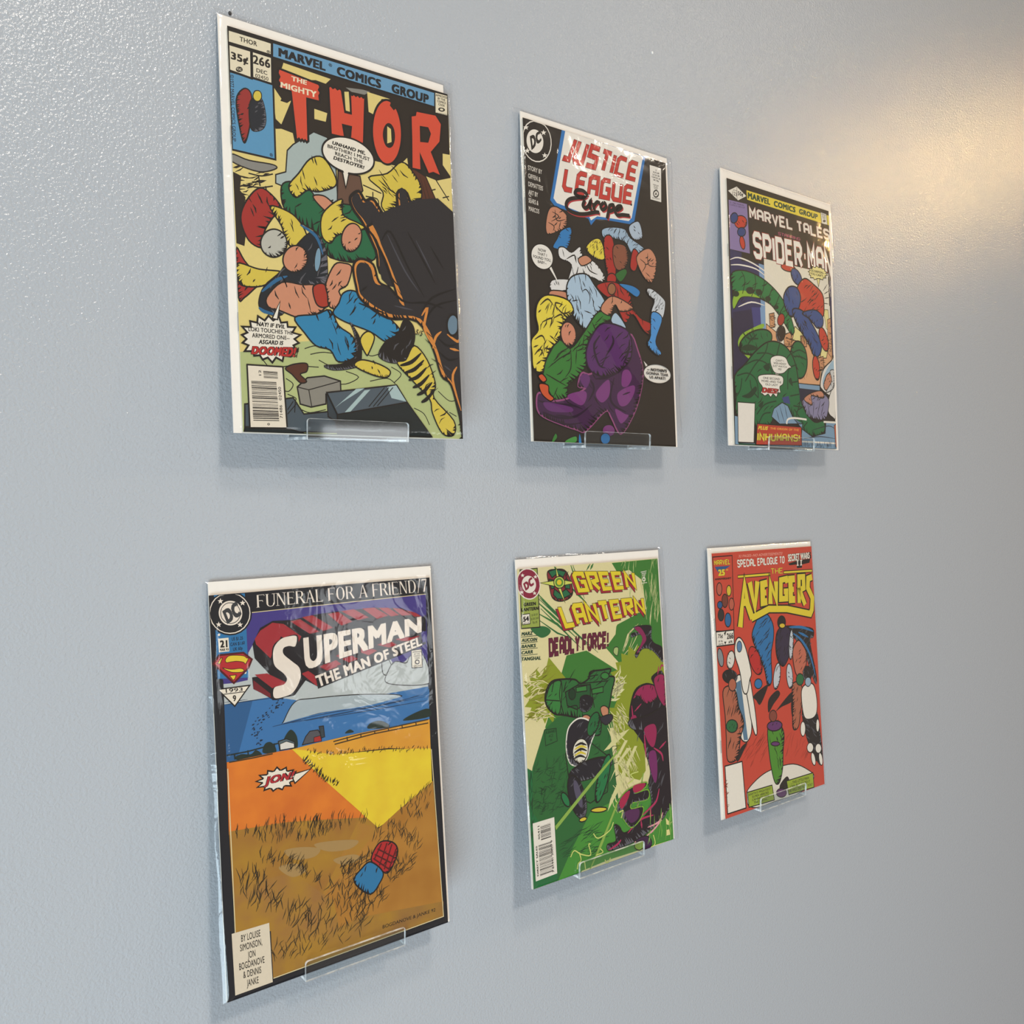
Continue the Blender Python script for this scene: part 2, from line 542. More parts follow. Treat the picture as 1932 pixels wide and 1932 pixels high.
def shapes_of(op):
    """One printing instruction -> list of (ink, verts, faces) in cover units."""
    k = op[0]
    out = []
    if k == 'p':
        _, col, sm, iw, ic, a = op
        pts = pairs(a)
        if sm:
            pts = catmull(pts, 4 if len(pts) > 8 else 5)
        out.append((col,) + fill(pts))
        if iw:
            out.append((ic,) + ribbon(pts, iw, True))
    elif k == 'l':
        _, col, w, sm, tp, a = op
        pts = pairs(a)
        if sm:
            pts = catmull_open(pts, 4)
        if tp and len(pts) == 2:
            m = ((pts[0][0] + pts[1][0]) / 2, (pts[0][1] + pts[1][1]) / 2)
            pts = [pts[0], m, pts[1]]
        out.append((col,) + ribbon(pts, w, False, tp))
    elif k == 'h':
        _, col, w, ln, ang, n, seed, sp, a = op
        poly = pairs(a)
        R = random.Random(seed)
        x0, y0, x1, y1 = bbox(poly)
        V, F = [], []
        done = tries = 0
        while done < n and tries < n * 12:
            tries += 1
            p = (R.uniform(x0, x1), R.uniform(y0, y1))
            if not inside(p, poly):
                continue
            t = math.radians(ang + R.uniform(-sp, sp))
            L = ln * R.uniform(0.5, 1.15)
            q = (p[0] + L * math.cos(t), p[1] - L * math.sin(t))
            bend = R.uniform(-0.15, 0.15) * L
            m = ((p[0] + q[0]) / 2 + bend * math.sin(t), (p[1] + q[1]) / 2 + bend * math.cos(t))
            a_, b_ = ribbon([p, m, q], w * R.uniform(0.6, 1.1), False, 1)
            i0 = len(V)
            V += a_
            F += [tuple(i + i0 for i in f_) for f_ in b_]
            done += 1
        out.append((col, V, F))
    elif k == 'k':
        # feathering: ink spikes running inward from one side of an outline
        _, col, w, ln, ang, seed, a = op
        pts = catmull(pairs(a), 4)
        R = random.Random(seed)
        n = len(pts)
        A = sum(pts[i][0] * pts[(i + 1) % n][1] - pts[(i + 1) % n][0] * pts[i][1] for i in range(n))
        sg = 1 if A > 0 else -1
        dx, dy = math.cos(math.radians(ang)), math.sin(math.radians(ang))
        V, F = [], []
        for i in range(n):
            p, q = pts[i], pts[(i + 1) % n]
            L = math.hypot(q[0] - p[0], q[1] - p[1])
            if L < 1e-6:
                continue
            tx, ty = (q[0] - p[0]) / L, (q[1] - p[1]) / L
            ix, iy = -ty * sg, tx * sg          # inward
            face = -(ix * dx + iy * dy)
            if face < 0.15:
                continue
            m = max(1, int(L / (w * 1.25)))
            for j in range(m):
                s = (j + R.random()) / m
                bx, by = p[0] + tx * L * s, p[1] + ty * L * s
                h = ln * (0.25 + 0.75 * R.random()) * face
                k0 = len(V)
                V += [(bx - tx * w * 0.7, by - ty * w * 0.7), (bx + tx * w * 0.7, by + ty * w * 0.7),
                      (bx + ix * h + tx * h * 0.5, by + iy * h + ty * h * 0.5)]
                F.append((k0, k0 + 1, k0 + 2))
        out.append((col, V, F))
    elif k == 't':
        _, txt, col, quad, bold, shear, oc, ow, al, lead = op
        rows = []
        for i, s in enumerate(txt.split('\n')):
            b2, s2 = bold + 0.012, shear
            while s[:1] in '*/' and len(s) > 1:
                if s[0] == '*':
                    b2 += 0.022
                else:
                    s2 = max(s2, 0.22)
                s = s[1:]
            V, F = letters(s, b2, s2)
            rows.append((V, F, -i * lead, s, b2, s2))
        ext = [bbox(r[0]) for r in rows]
        wid = max(e[2] - e[0] for e in ext)
        def place(V, e, dy):
            dx = -e[0] + (0 if al == 'l' else (wid - (e[2] - e[0])) / 2)
            return [(p[0] + dx, p[1] + dy) + tuple(p[2:]) for p in V]
        one = len(rows) == 1
        top = ext[0][3] if one else 0.73
        bot = ext[0][1] if one else rows[-1][2] - 0.01
        g = quadmap(quad, (0, bot, wid, top))
        if oc:
            for (V, F, dy, s, b2, s2), e in zip(rows, ext):
                V2, F2 = letters(s, b2 + ow, s2)
                out.append((oc, [g(p) for p in place(V2, e, dy)], F2))
        for (V, F, dy, s, b2, s2), e in zip(rows, ext):
            out.append((col, [g(p) for p in place(V, e, dy)], F))
    elif k == 's':
        _, txt, col, quad, w, oc, ow, style = op
        V, F = strokes(txt, w, style)
        g = quadmap(quad, bbox(V))
        if oc:
            V2, F2 = strokes_fat(txt, w, ow, style)
            out.append((oc, [g(p) for p in V2], F2))
        out.append((col, [g(p) for p in V], F))
    elif k == 'f':
        _, txt, col, quad = op
        V, F = roman(txt)
        g = quadmap(quad, (bbox(V)[0], 0, bbox(V)[2], 10))
        out.append((col, [g(p) for p in V], F))
    return out

def strokes_fat(s, w, ow, style):
    """The same letters grown all round by ow."""
    V, F = strokes(s, w, style)
    V2, F2 = [], []
    for q in F:
        pts = [V[i] for i in q]
        cx = sum(p[0] for p in pts) / 4
        cy = sum(p[1] for p in pts) / 4
        k = len(V2)
        e1 = (pts[0][0] + pts[1][0] - pts[2][0] - pts[3][0], pts[0][1] + pts[1][1] - pts[2][1] - pts[3][1])
        L = math.hypot(*e1) or 1
        d = (e1[0] / L, e1[1] / L)
        n_ = (-d[1], d[0])
        for p in pts:
            sd = 1 if (p[0] - cx) * d[0] + (p[1] - cy) * d[1] > 0 else -1
            sn = 1 if (p[0] - cx) * n_[0] + (p[1] - cy) * n_[1] > 0 else -1
            V2.append((p[0] + (d[0] * sd + n_[0] * sn) * ow, p[1] + (d[1] * sd + n_[1] * sn) * ow, p[2]))
        F2.append((k, k + 1, k + 2, k + 3))
    return V2, F2

CW_T = 0.000008      # one layer of ink
def print_cover(ops, parent, wid, hgt):
    """The front cover: paper plus its printing, one mesh with one slot per ink."""
    mats, slot = [], {}
    V, F, FM = [], [], []
    boxes = []
    for op in ops:
        for col, v2, f2 in shapes_of(op):
            if not f2:
                continue
            b = bbox(v2)
            lay = 0
            for bb, ly in boxes:
                if ly >= lay and not (b[2] < bb[0] or b[0] > bb[2] or b[3] < bb[1] or b[1] > bb[3]):
                    lay = ly + 1
            boxes.append((b, lay))
            if col not in slot:
                slot[col] = len(mats)
                mats.append(ink(col))
            k = len(V)
            y = -(lay + 1) * CW_T
            for p in v2:
                V.append(((min(max(p[0], 0), UW) / UW - 0.5) * wid, y - (p[2] * 1.3e-6 if len(p) > 2 else 0), (1 - min(max(p[1], 0), UH) / UH) * hgt))
            for q in f2:
                a, c, d = [v2[i] for i in q[:3]]
                area2 = (c[0] - a[0]) * (d[1] - a[1]) - (c[1] - a[1]) * (d[0] - a[0])
                q = tuple(i + k for i in q)
                F.append(q if area2 < 0 else tuple(reversed(q)))
                FM.append(slot[col])
    # the sheet of paper under the ink
    pv, pf = box(-wid / 2, wid / 2, 0.0, 0.0003, 0.0, hgt)
    k = len(V)
    mats.append(M_PAGES)
    V += pv
    F += [tuple(i + k for i in q) for q in pf]
    FM += [len(mats) - 1] * len(pf)
    return new_obj('front_cover', V, F, mats, parent, FM)

# ---------------------------------------------------------------- comic books in sleeves
def sleeve(parent, x0, x1, z0, z1, seed, thick=0.0042):
    """Clear pouch: wavy front sheet, back sheet and pinched edges, one closed mesh."""
    R = random.Random(seed)
    nx, nz = 56, 48
    ph = [(R.uniform(5, 22), R.uniform(5, 26), R.uniform(0, 6.28), R.uniform(0.3, 1)) for _ in range(6)]
    sm = sum(p[3] for p in ph)
    def bulge(u, t):
        e = min(u, 1 - u, t * 1.5 + 0.004, (1 - t) * 1.5 + 0.004)
        return math.sin(math.pi / 2 * max(0.0, min(1.0, e / 0.036)))
    V, F = [], []
    for side in (0, 1):
        for j in range(nz + 1):
            for i in range(nx + 1):
                # finer towards the edges
                u = 0.5 - 0.5 * math.cos(math.pi * i / nx)
                t = 0.5 - 0.5 * math.cos(math.pi * j / nz)
                x = x0 + (x1 - x0) * u
                z = z0 + (z1 - z0) * t
                w = sum(p[3] * math.sin(x * 10 * p[0] + z * 6 * p[1] + p[2]) for p in ph) / sm
                k = bulge(u, t)
                mid = 0.0016
                y = mid + (-1 if side == 0 else 1) * (0.0002 + k * (thick / 2 + 0.00005)) + (w * 0.00035 * (k if side == 0 else 0))
                if side == 0:
                    for uu, am in ((0.022, 0.0008), (0.048, 0.0005), (0.972, 0.0008)):
                        q = (u - uu - 0.006 * w) / 0.008
                        y -= am * (0.6 + 0.8 * math.sin(z * 40 * ph[0][0] / 9 + uu * 90)) * math.exp(-q * q)
                    y = min(y, -0.00035 * k + mid * (1 - k))
                x += (1 - k) * w * 0.002
                V.append((x, y, z))
    n1 = (nx + 1) * (nz + 1)
    for j in range(nz):
        for i in range(nx):
            a = j * (nx + 1) + i
            F.append((a, a + 1, a + nx + 2, a + nx + 1))
            F.append((n1 + a, n1 + a + nx + 1, n1 + a + nx + 2, n1 + a + 1))
    for j in range(nz):
        for i in (0, nx):
            a = j * (nx + 1) + i
            b = a + nx + 1
            F.append((a, b, n1 + b, n1 + a) if i == 0 else (a, n1 + a, n1 + b, b))
    for i in range(nx):
        for j in (0, nz):
            a = j * (nx + 1) + i
            F.append((a, n1 + a, n1 + a + 1, a + 1) if j == 0 else (a, a + 1, n1 + a + 1, n1 + a))
    return new_obj('clear_sleeve', V, F, M_SLEEVE, parent, smooth=True)

def comic(label, ops, x, z, roll, wid, tilt, d0, board, bag, seed):
    """x, z, sizes in inches; the book leans back with its top at the wall."""
    root = bpy.data.objects.new('comic_book', None)
    COL.objects.link(root)
    root.empty_display_size = 0.03
    root.location = P3(x, -d0, z)
    root.rotation_euler = (-tilt, -roll, 0)
    root['label'] = label
    root['category'] = 'comic book'
    root['group'] = 'comic books in clear sleeves on the wall'
    w, h = wid * I, 10.2 * I
    print_cover(ops, root, w, h)
    v, f = box(-w / 2 + 0.0002, w / 2 - 0.0006, 0.00035, 0.0017, 0.0004, h - 0.0006)
    new_obj('pages', v, f, M_PAGES, root)
    for zz in (0.27, 0.73):
        v, f = box(-w / 2 - 0.00025, -w / 2 + 0.0002, 0.0004, 0.0008, h * zz - 0.006, h * zz + 0.006)
        new_obj('staple', v, f, M_STEEL, root)
    b0, b1, bz0, bz1 = board
    v, f = box(b0 * I - w / 2, b1 * I - w / 2, 0.0019, 0.0028, bz0 * I, bz1 * I)
    new_obj('backing_board', v, f, M_BOARD, root)
    g0, g1, gz0, gz1 = bag
    sleeve(root, g0 * I - w / 2, g1 * I - w / 2, gz0 * I, gz1 * I, seed)
    return root

def bracket(label, xc, z, d0):
    """Small clear shelf: wall plate, floor and upturned front lip from one bent sheet, sides rounded."""
    root = bpy.data.objects.new('display_bracket', None)
    COL.objects.link(root)
    root.location = P3(xc, 0, z)
    root['label'] = label
    root['category'] = 'bracket'
    root['group'] = 'clear acrylic display brackets'
    hw = 3.05 / 2 * I
    t = 0.0024
    yf = -(d0 + 0.14) * I
    def plate(name, prof):
        V, F = [], []
        n = len(prof)
        for xx in (-hw, hw):
            V += [(xx, p[0], p[1]) for p in prof]
        F = [(i, (i + 1) % n, n + (i + 1) % n, n + i) for i in range(n)]
        F += [tuple(range(n - 1, -1, -1)), tuple(range(n, 2 * n))]
        FM = [0] * n + [1, 1]
        if name == 'ledge':
            FM[0] = 0
        return bevelled(new_obj(name, V, F, [M_ACRYL, M_EDGE], root, FM), 0.0005)
    lh = 0.46 * I
    plate('wall_plate', [(-t, 0.0), (0, 0.0), (0, 0.032), (-t, 0.032)])
    plate('ledge', [(yf + t, -t), (0, -t), (0, 0), (yf + t, 0)])
    def rounded(name):
        V, F = [], []
        r = 0.0022
        pts = [(-hw, -t), (hw, -t)]
        for cx, a0 in ((hw - r, 0), (-hw + r, 90)):
            for i in range(5):
                a = math.radians(a0 + 90 * i / 4)
                pts.append((cx + r * math.cos(a), lh - r + r * math.sin(a)))
        n = len(pts)
        for yy in (yf, yf + t):
            V += [(p[0], yy, p[1]) for p in pts]
        F = [tuple(range(n)), tuple(range(2 * n - 1, n - 1, -1))]
        F += [(i, n + i, n + (i + 1) % n, (i + 1) % n) for i in range(n)]
        return bevelled(new_obj(name, V, F, [M_ACRYL, M_EDGE], root, [0, 0] + [1] * n), 0.0006)
    rounded('front_lip')
    return root

# ---------------------------------------------------------------- cover printing: ink, shape and lettering lists in cover units
ART_BLUE_BANNER = [
("p","dccb86",0,0,"0",[0,0,1326,0,1326,2040,0,2040]),
("p","b3bc86",0,0,"1d1815",[0,1642,333,1559,800,1492,1031,1453,1326,1397,1326,2040,0,2040]),
("l","1d1815",5,1,0,[348,1595,413,1574,494,1586]),
("l","1d1815",5,1,0,[379,1622,461,1604,577,1613]),
("l","1d1815",5,1,0,[426,1648,491,1673,541,1661]),
("l","1d1815",5,1,0,[217,1701,280,1689,424,1686]),
("l","1d1815",5,1,0,[582,1696,657,1722,578,1765,486,1764]),
("l","1d1815",5,1,0,[864,1652,926,1687,878,1738]),
("l","1d1815",5,1,0,[726,1740,834,1717,886,1745]),
("l","1d1815",5,1,0,[1161,1523,1218,1551,1279,1529]),
("l","1d1815",5,1,0,[1125,1485,1222,1493,1313,1468]),
("l","1d1815",5,1,0,[1215,1617,1230,1698,1299,1718]),
("l","1d1815",5,1,0,[1168,1768,1243,1821,1303,1809]),
("l","1d1815",5,1,0,[1143,1859,1201,1872]),
("l","1d1815",5,1,0,[238,1758,276,1785,251,1823,213,1818]),
("l","1d1815",5,1,0,[318,1915,365,1928,455,1908]),
("l","1d1815",5,1,0,[243,1838,289,1858,272,1881]),
("l","1d1815",5,1,0,[973,1491,1019,1511]),
("l","1d1815",5,1,0,[1000,1874,1064,1903,1099,1966]),
("l","1d1815",5,1,0,[1239,1887,1288,1909]),
("l","1d1815",5,1,0,[119,1673,141,1700]),
("l","1d1815",5,1,0,[682,1565,733,1600,786,1587]),
("l","1d1815",5,1,0,[662,1621,627,1639]),
("l","1d1815",5,1,0,[839,1614,874,1627,893,1610]),
("p","8b8a84",1,7,"1d1815",[0,649,84,662,214,657,228,676,135,710,0,689]),
("h","2a2219",9,60,20,40,2,25,[0,703,82,721,211,709,70,818,52,909,15,1095,1,1098,0,883]),
("p","2b2219",0,0,"1d1815",[1,738,43,751,33,825,61,856,44,932,64,986,45,1105,4,1097]),
("l","1d1815",7,1,0,[81,729,149,729,212,706]),
("l","1d1815",7,1,0,[49,793,132,792,209,769]),
("l","1d1815",7,1,0,[134,733,140,783]),
("l","1d1815",7,1,0,[170,777,175,842]),
("l","1d1815",7,1,0,[734,658,848,683]),
("l","1d1815",7,1,0,[748,718,820,720,827,759]),
("l","1d1815",7,1,0,[794,685,793,718]),
("l","1d1815",7,1,0,[709,812,754,780]),
("l","1d1815",7,1,0,[1215,529,1261,587,1303,638]),
("l","1d1815",7,1,0,[1147,526,1204,723]),
("l","1d1815",7,1,0,[1172,604,1212,588]),
("l","1d1815",7,1,0,[1183,660,1228,643]),
("l","1d1815",7,1,0,[1259,629,1305,612]),
("p","2a2219",0,0,"1d1815",[234,96,1230,101,1326,120,1321,499,1224,535,1033,508,1027,444,967,506,803,508,750,496,528,463,446,531,341,517,331,466,268,458,237,466,227,408,275,299,230,243]),
("p","dccb86",0,0,"1d1815",[295,105,564,117,533,151,475,147,442,156,281,146]),
("p","8b8a84",0,0,"1d1815",[653,139,759,123,804,123,767,149,687,154]),
("p","dccb86",0,0,"1d1815",[643,165,670,158,673,268,647,267]),
("p","dccb86",0,0,"1d1815",[785,128,930,131,875,145,825,247,789,239]),
("p","dccb86",0,0,"1d1815",[460,305,535,310,524,359,458,360]),
("p","dccb86",0,0,"1d1815",[231,310,306,314,331,292,269,435,239,413]),
("p","dccb86",0,0,"1d1815",[1273,365,1326,361,1322,490,1270,433]),
("p","a9b6b4",0,7,"1d1815",[329,527,450,431,529,443,573,581,576,797,487,822,319,770,225,751,227,706,283,680,296,565]),
("p","6c5142",0,7,"1d1815",[585,610,718,613,732,690,667,773,614,798,573,775]),
("p","5c3421",0,7,"1d1815",[1015,479,1147,526,1253,731,1295,883,1215,888,1121,837,1041,720]),
("l","1d1815",4,1,1,[1059,552,1101,840]),
("l","1d1815",4,1,1,[1079,531,1141,817]),
("l","1d1815",4,1,1,[1032,525,1067,764]),
("l","1d1815",4,1,1,[1108,534,1181,794]),
("l","1d1815",4,1,1,[1136,553,1219,820]),
("p","1f6b47",1,8,"1d1815",[256,760,321,724,416,751,488,791,816,793,816,968,758,1080,517,1092,455,980,360,935,267,877]),
("h","1d1815",9,90,35,20,57,12,[304,785,356,756,432,778,489,810,752,811,752,951,705,1041,513,1050,463,961,387,925,313,878]),
("k","1d1815",14,70,110,58,[256,760,321,724,416,751,488,791,816,793,816,968,758,1080,517,1092,455,980,360,935,267,877]),
("p","d3bf52",1,8,"1d1815",[296,752,355,672,423,582,499,558,562,637,564,699,465,749,400,754,333,805]),
("h","1d1815",9,55,110,6,60,12,[323,739,370,675,425,603,485,584,536,647,537,697,458,737,406,741,353,781]),
("k","1d1815",11.1626,48.3712,110,61,[296,752,355,672,423,582,499,558,562,637,564,699,465,749,400,754,333,805]),
("p","c98f72",1,8,"1d1815",[431,779,498,766,554,809,527,853,478,831]),
("p","d3bf52",1,8,"1d1815",[771,610,891,562,987,477,1061,519,1114,599,1090,694,977,683,907,793,845,756,858,673]),
("h","1d1815",9,68,140,10,64,12,[806,615,902,576,979,508,1038,542,1081,606,1062,682,971,673,915,761,866,732,876,665]),
("k","1d1815",13.793,59.7698,20,65,[771,610,891,562,987,477,1061,519,1114,599,1090,694,977,683,907,793,845,756,858,673]),
("p","d3bf52",1,8,"1d1815",[485,860,599,762,604,847,697,877,731,903,573,960,520,1015,472,977]),
("h","1d1815",9,50,35,5,67,12,[505,868,596,789,600,857,674,881,701,902,575,948,533,992,494,961]),
("k","1d1815",10.1255,43.8773,20,68,[485,860,599,762,604,847,697,877,731,903,573,960,520,1015,472,977]),
("p","c98f72",1,8,"1d1815",[709,963,692,1003,663,1032,631,1043,604,1032,589,1003,591,963,608,924,636,894,668,883,696,894,711,923]),
("h","1d1815",9,35,35,3,70,12,[697,963,683,995,660,1018,634,1027,613,1018,601,995,602,963,616,931,638,907,664,899,686,907,698,931]),
("k","1d1815",7.14592,30.9657,110,71,[709,963,692,1003,663,1032,631,1043,604,1032,589,1003,591,963,608,924,636,894,668,883,696,894,711,923]),
("p","a5322b",1,8,"1d1815",[31,963,77,853,154,791,251,872,202,933,153,1015,142,1097,68,1072]),
("h","1d1815",9,56,110,6,73,12,[51,960,88,872,150,822,227,887,188,936,149,1001,140,1067,81,1047]),
("k","1d1815",11.3442,49.1582,20,74,[31,963,77,853,154,791,251,872,202,933,153,1015,142,1097,68,1072]),
("p","d3bf52",1,8,"1d1815",[189,876,313,898,385,991,354,1071,275,1054,247,969]),
("h","1d1815",9,42,110,3,76,12,[209,896,309,913,366,988,341,1052,278,1038,256,970]),
("k","1d1815",8.42856,36.5238,150,77,[189,876,313,898,385,991,354,1071,275,1054,247,969]),
("p","a5322b",1,8,"1d1815",[0,1127,42,1178,127,1281,96,1307,35,1365,4,1369]),
("h","1d1815",9,38,60,3,79,12,[10,1155,43,1196,111,1279,86,1299,38,1346,13,1349]),
("k","1d1815",7.60522,32.956,150,80,[0,1127,42,1178,127,1281,96,1307,35,1365,4,1369]),
("p","d3bf52",1,8,"1d1815",[4,1198,115,1211,238,1208,205,1249,127,1296,37,1308,5,1283]),
("h","1d1815",9,39,60,3,82,12,[24,1208,112,1218,211,1216,184,1249,122,1286,50,1296,24,1276]),
("k","1d1815",7.86984,34.1026,150,83,[4,1198,115,1211,238,1208,205,1249,127,1296,37,1308,5,1283]),
("p","16222c",1,8,"1d1815",[108,1385,142,1294,238,1200,322,1062,423,970,486,1036,497,1156,477,1235,345,1283,229,1430,137,1425]),
("h","5a5a60",9,85,60,15,85,12,[148,1353,175,1280,252,1205,319,1094,400,1021,450,1073,459,1169,443,1233,337,1271,245,1389,171,1385]),
("k","6a6a72",14,70,20,86,[108,1385,142,1294,238,1200,322,1062,423,970,486,1036,497,1156,477,1235,345,1283,229,1430,137,1425]),
("l","2c6a92",18,1,1,[351,945,438,990,475,1083]),
("l","2c6a92",18,1,1,[126,1325,205,1257,268,1226]),
("l","2c6a92",18,1,1,[107,1407,137,1425,198,1433]),
("p","b9b8ad",1,8,"1d1815",[273,1055,262,1093,234,1123,198,1139,163,1134,138,1112,130,1077,141,1040,168,1009,204,993,239,997,265,1020]),
("h","1d1815",9,37,35,3,91,12,[258,1057,249,1087,227,1111,198,1124,170,1120,150,1102,144,1074,153,1045,174,1020,203,1007,231,1010,252,1029]),
("k","1d1815",7.46403,32.3441,60,92,[273,1055,262,1093,234,1123,198,1139,163,1134,138,1112,130,1077,141,1040,168,1009,204,993,239,997,265,1020]),
("p","c98f72",1,8,"1d1815",[379,1142,356,1176,322,1197,287,1200,260,1185,247,1154,253,1118,276,1084,309,1062,344,1059,372,1074,385,1105]),
("h","1d1815",9,35,60,3,94,12,[366,1139,347,1166,320,1183,292,1185,271,1173,260,1149,265,1120,283,1093,310,1075,338,1073,360,1085,371,1109]),
("k","1d1815",7.19912,31.1962,20,95,[379,1142,356,1176,322,1197,287,1200,260,1185,247,1154,253,1118,276,1084,309,1062,344,1059,372,1074,385,1105]),
("p","7d9db0",1,5,"1d1815",[461,1114,454,1147,444,1171,434,1180,426,1172,423,1149,425,1116,432,1083,441,1059,452,1049,460,1057,463,1081]),
("p","c98f72",1,8,"1d1815",[151,1351,235,1263,346,1260,427,1257,489,1340,420,1408,330,1437,214,1409,161,1401]),
("h","1d1815",9,62,110,8,98,12,[182,1350,249,1279,338,1277,403,1275,452,1341,397,1395,325,1419,232,1396,190,1390]),
("k","1d1815",12.5662,54.4537,20,99,[151,1351,235,1263,346,1260,427,1257,489,1340,420,1408,330,1437,214,1409,161,1401]),
("p","a83c2a",1,8,"1d1815",[410,1263,477,1243,501,1339,463,1366,423,1348]),
("p","c98f72",1,8,"1d1815",[485,1234,540,1127,600,1111,642,1128,612,1225,559,1270,619,1348,605,1368,504,1361,491,1294]),
("h","1d1815",9,47,60,4,102,12,[501,1236,545,1150,593,1138,626,1151,602,1229,560,1265,608,1327,597,1343,516,1338,505,1284]),
("k","1d1815",9.57259,41.4812,110,103,[485,1234,540,1127,600,1111,642,1128,612,1225,559,1270,619,1348,605,1368,504,1361,491,1294]),
("p","2f86ae",1,8,"1d1815",[299,1437,420,1408,504,1376,550,1455,633,1508,645,1607,542,1650,494,1590,413,1574,351,1513]),
("h","1d1815",9,67,110,9,105,12,[336,1451,433,1428,500,1403,537,1466,603,1508,613,1587,530,1622,492,1574,427,1561,377,1512]),
("k","1d1815",13.4454,58.2635,20,106,[299,1437,420,1408,504,1376,550,1455,633,1508,645,1607,542,1650,494,1590,413,1574,351,1513]),
("p","2f86ae",1,8,"1d1815",[584,1275,653,1255,764,1315,912,1417,919,1465,843,1515,739,1467,585,1428,520,1390,556,1332]),
("h","1d1815",9,70,60,10,108,12,[608,1297,663,1281,752,1329,871,1410,876,1449,815,1489,732,1450,609,1419,557,1389,586,1342]),
("k","1d1815",14,61.0502,20,109,[584,1275,653,1255,764,1315,912,1417,919,1465,843,1515,739,1467,585,1428,520,1390,556,1332]),
("p","1b1714",1,8,"1d1815",[457,1676,558,1660,645,1607,642,1492,619,1432,675,1519,670,1644,608,1679,506,1694]),
("h","5a5a60",9,30,60,3,111,12,[485,1660,565,1648,635,1605,633,1513,614,1465,659,1535,655,1635,605,1663,524,1675]),
("k","6a6a72",6.16936,26.7339,110,112,[457,1676,558,1660,645,1607,642,1492,619,1432,675,1519,670,1644,608,1679,506,1694]),
("p","d3bf52",1,8,"1d1815",[675,1519,721,1468,764,1495,725,1585,707,1594]),
("p","d3bf52",1,8,"1d1815",[634,1662,679,1627,784,1642,854,1676,825,1714,728,1701]),
("h","1d1815",9,31,110,3,115,12,[657,1663,693,1635,777,1647,833,1674,810,1705,732,1694]),
("k","1d1815",6.31812,27.3785,60,116,[634,1662,679,1627,784,1642,854,1676,825,1714,728,1701]),
("p","1b1714",1,8,"1d1815",[786,1595,835,1512,910,1465,960,1380,1015,1407,1019,1495,958,1605,865,1628]),
("h","5a5a60",9,52,60,5,118,12,[812,1578,851,1511,911,1474,951,1406,995,1427,998,1498,950,1586,875,1604]),
("k","6a6a72",10.5406,45.6761,110,119,[786,1595,835,1512,910,1465,960,1380,1015,1407,1019,1495,958,1605,865,1628]),
("p","d3bf52",1,8,"1d1815",[901,1629,958,1605,1018,1519,1100,1593,1150,1728,1136,1810,1266,1935,1262,2018,1183,2012,1122,1900,1107,1820,1016,1737]),
("h","1d1815",9,70,35,10,121,12,[941,1658,986,1639,1034,1570,1100,1629,1140,1737,1129,1803,1233,1903,1229,1969,1166,1964,1117,1875,1105,1811,1033,1744]),
("k","1d1815",14,60.7146,60,122,[901,1629,958,1605,1018,1519,1100,1593,1150,1728,1136,1810,1266,1935,1262,2018,1183,2012,1122,1900,1107,1820,1016,1737]),
("l","1b1714",22,1,1,[919,1640,995,1614,1064,1556]),
("l","1b1714",22,1,1,[945,1679,1013,1654,1079,1596]),
("l","1b1714",22,1,1,[971,1719,1032,1695,1095,1637]),
("l","1b1714",22,1,1,[996,1759,1050,1735,1111,1678]),
("l","1b1714",22,1,1,[1022,1799,1069,1776,1128,1720]),
("l","1b1714",22,1,1,[1049,1839,1088,1817,1144,1761]),
("p","8d8a80",0,8,"1d1815",[298,1798,357,1746,455,1730,547,1751,547,1805,459,1826,457,1878,371,1899,311,1886]),
("l","1d1815",5,0,0,[298,1798,362,1809,375,1897]),
("l","1d1815",5,0,0,[362,1809,545,1752]),
("p","5c3421",1,7,"1d1815",[237,1707,281,1682,356,1672,355,1713,318,1731,352,1765,316,1775,271,1734]),
("p","4d5a63",0,8,"1d1815",[14,1901,273,1855,329,1937,505,1913,516,2026,9,2040]),
("p","1f2a2c",0,7,"1d1815",[10,2015,228,2014,329,2040,1105,2039,1101,2040,5,2040]),
("p","3a454c",0,7,"1d1815",[463,1818,521,1928,519,1973,466,1945]),
("p","55616a",0,8,"1d1815",[463,1818,891,1751,955,1844,520,1932]),
("p","a8bcbc",0,0,"1d1815",[548,1866,689,1781,637,1788,505,1898]),
("p","a8bcbc",0,0,"1d1815",[563,1918,597,1913,724,1787,688,1793]),
("p","a8bcbc",0,0,"1d1815",[831,1765,888,1753,950,1841,855,1826]),
("p","1f2a2c",0,7,"1d1815",[520,1932,955,1844,1110,2034,515,2040]),
("l","1d1815",5,0,0,[710,1881,813,1770]),
("l","1d1815",5,0,0,[737,1879,840,1768]),
("l","1d1815",5,0,0,[763,1874,867,1766]),
("l","1d1815",5,0,0,[240,1919,273,1873]),
("l","1d1815",5,0,0,[239,1941,288,1887]),
("l","1d1815",5,0,0,[278,1932,285,1865]),
("p","d08c45",1,17,"1d1815",[651,744,705,699,743,743,801,732,907,873,952,817,950,663,1016,651,1064,822,1106,831,1136,727,1205,706,1247,849,1315,889,1326,1086,861,1152,796,1011,723,873,666,804]),
("h","1d1815",9,90,140,20,148,12,[712,760,755,724,785,759,832,750,916,863,952,818,951,695,1004,685,1042,822,1076,829,1100,746,1155,729,1188,844,1243,876,1252,1033,880,1086,828,973,769,863,724,808]),
("k","1d1815",14,70,20,149,[651,744,705,699,743,743,801,732,907,873,952,817,950,663,1016,651,1064,822,1106,831,1136,727,1205,706,1247,849,1315,889,1326,1086,861,1152,796,1011,723,873,666,804]),
("p","2b2a2e",1,0,"1d1815",[659,751,700,711,729,757,787,746,907,885,966,815,965,644,1007,648,1054,832,1106,844,1150,741,1195,725,1232,860,1326,916,1326,1137,868,1199,810,1009,741,869,683,809]),
("p","d08c45",1,14,"1d1815",[651,1119,696,1073,775,1093,806,1184,877,1214,928,1288,865,1088,799,955,786,862,1326,754,1326,1957,1308,1908,1258,1729,1192,1676,1142,1524,1044,1379,850,1380,694,1300,663,1226]),
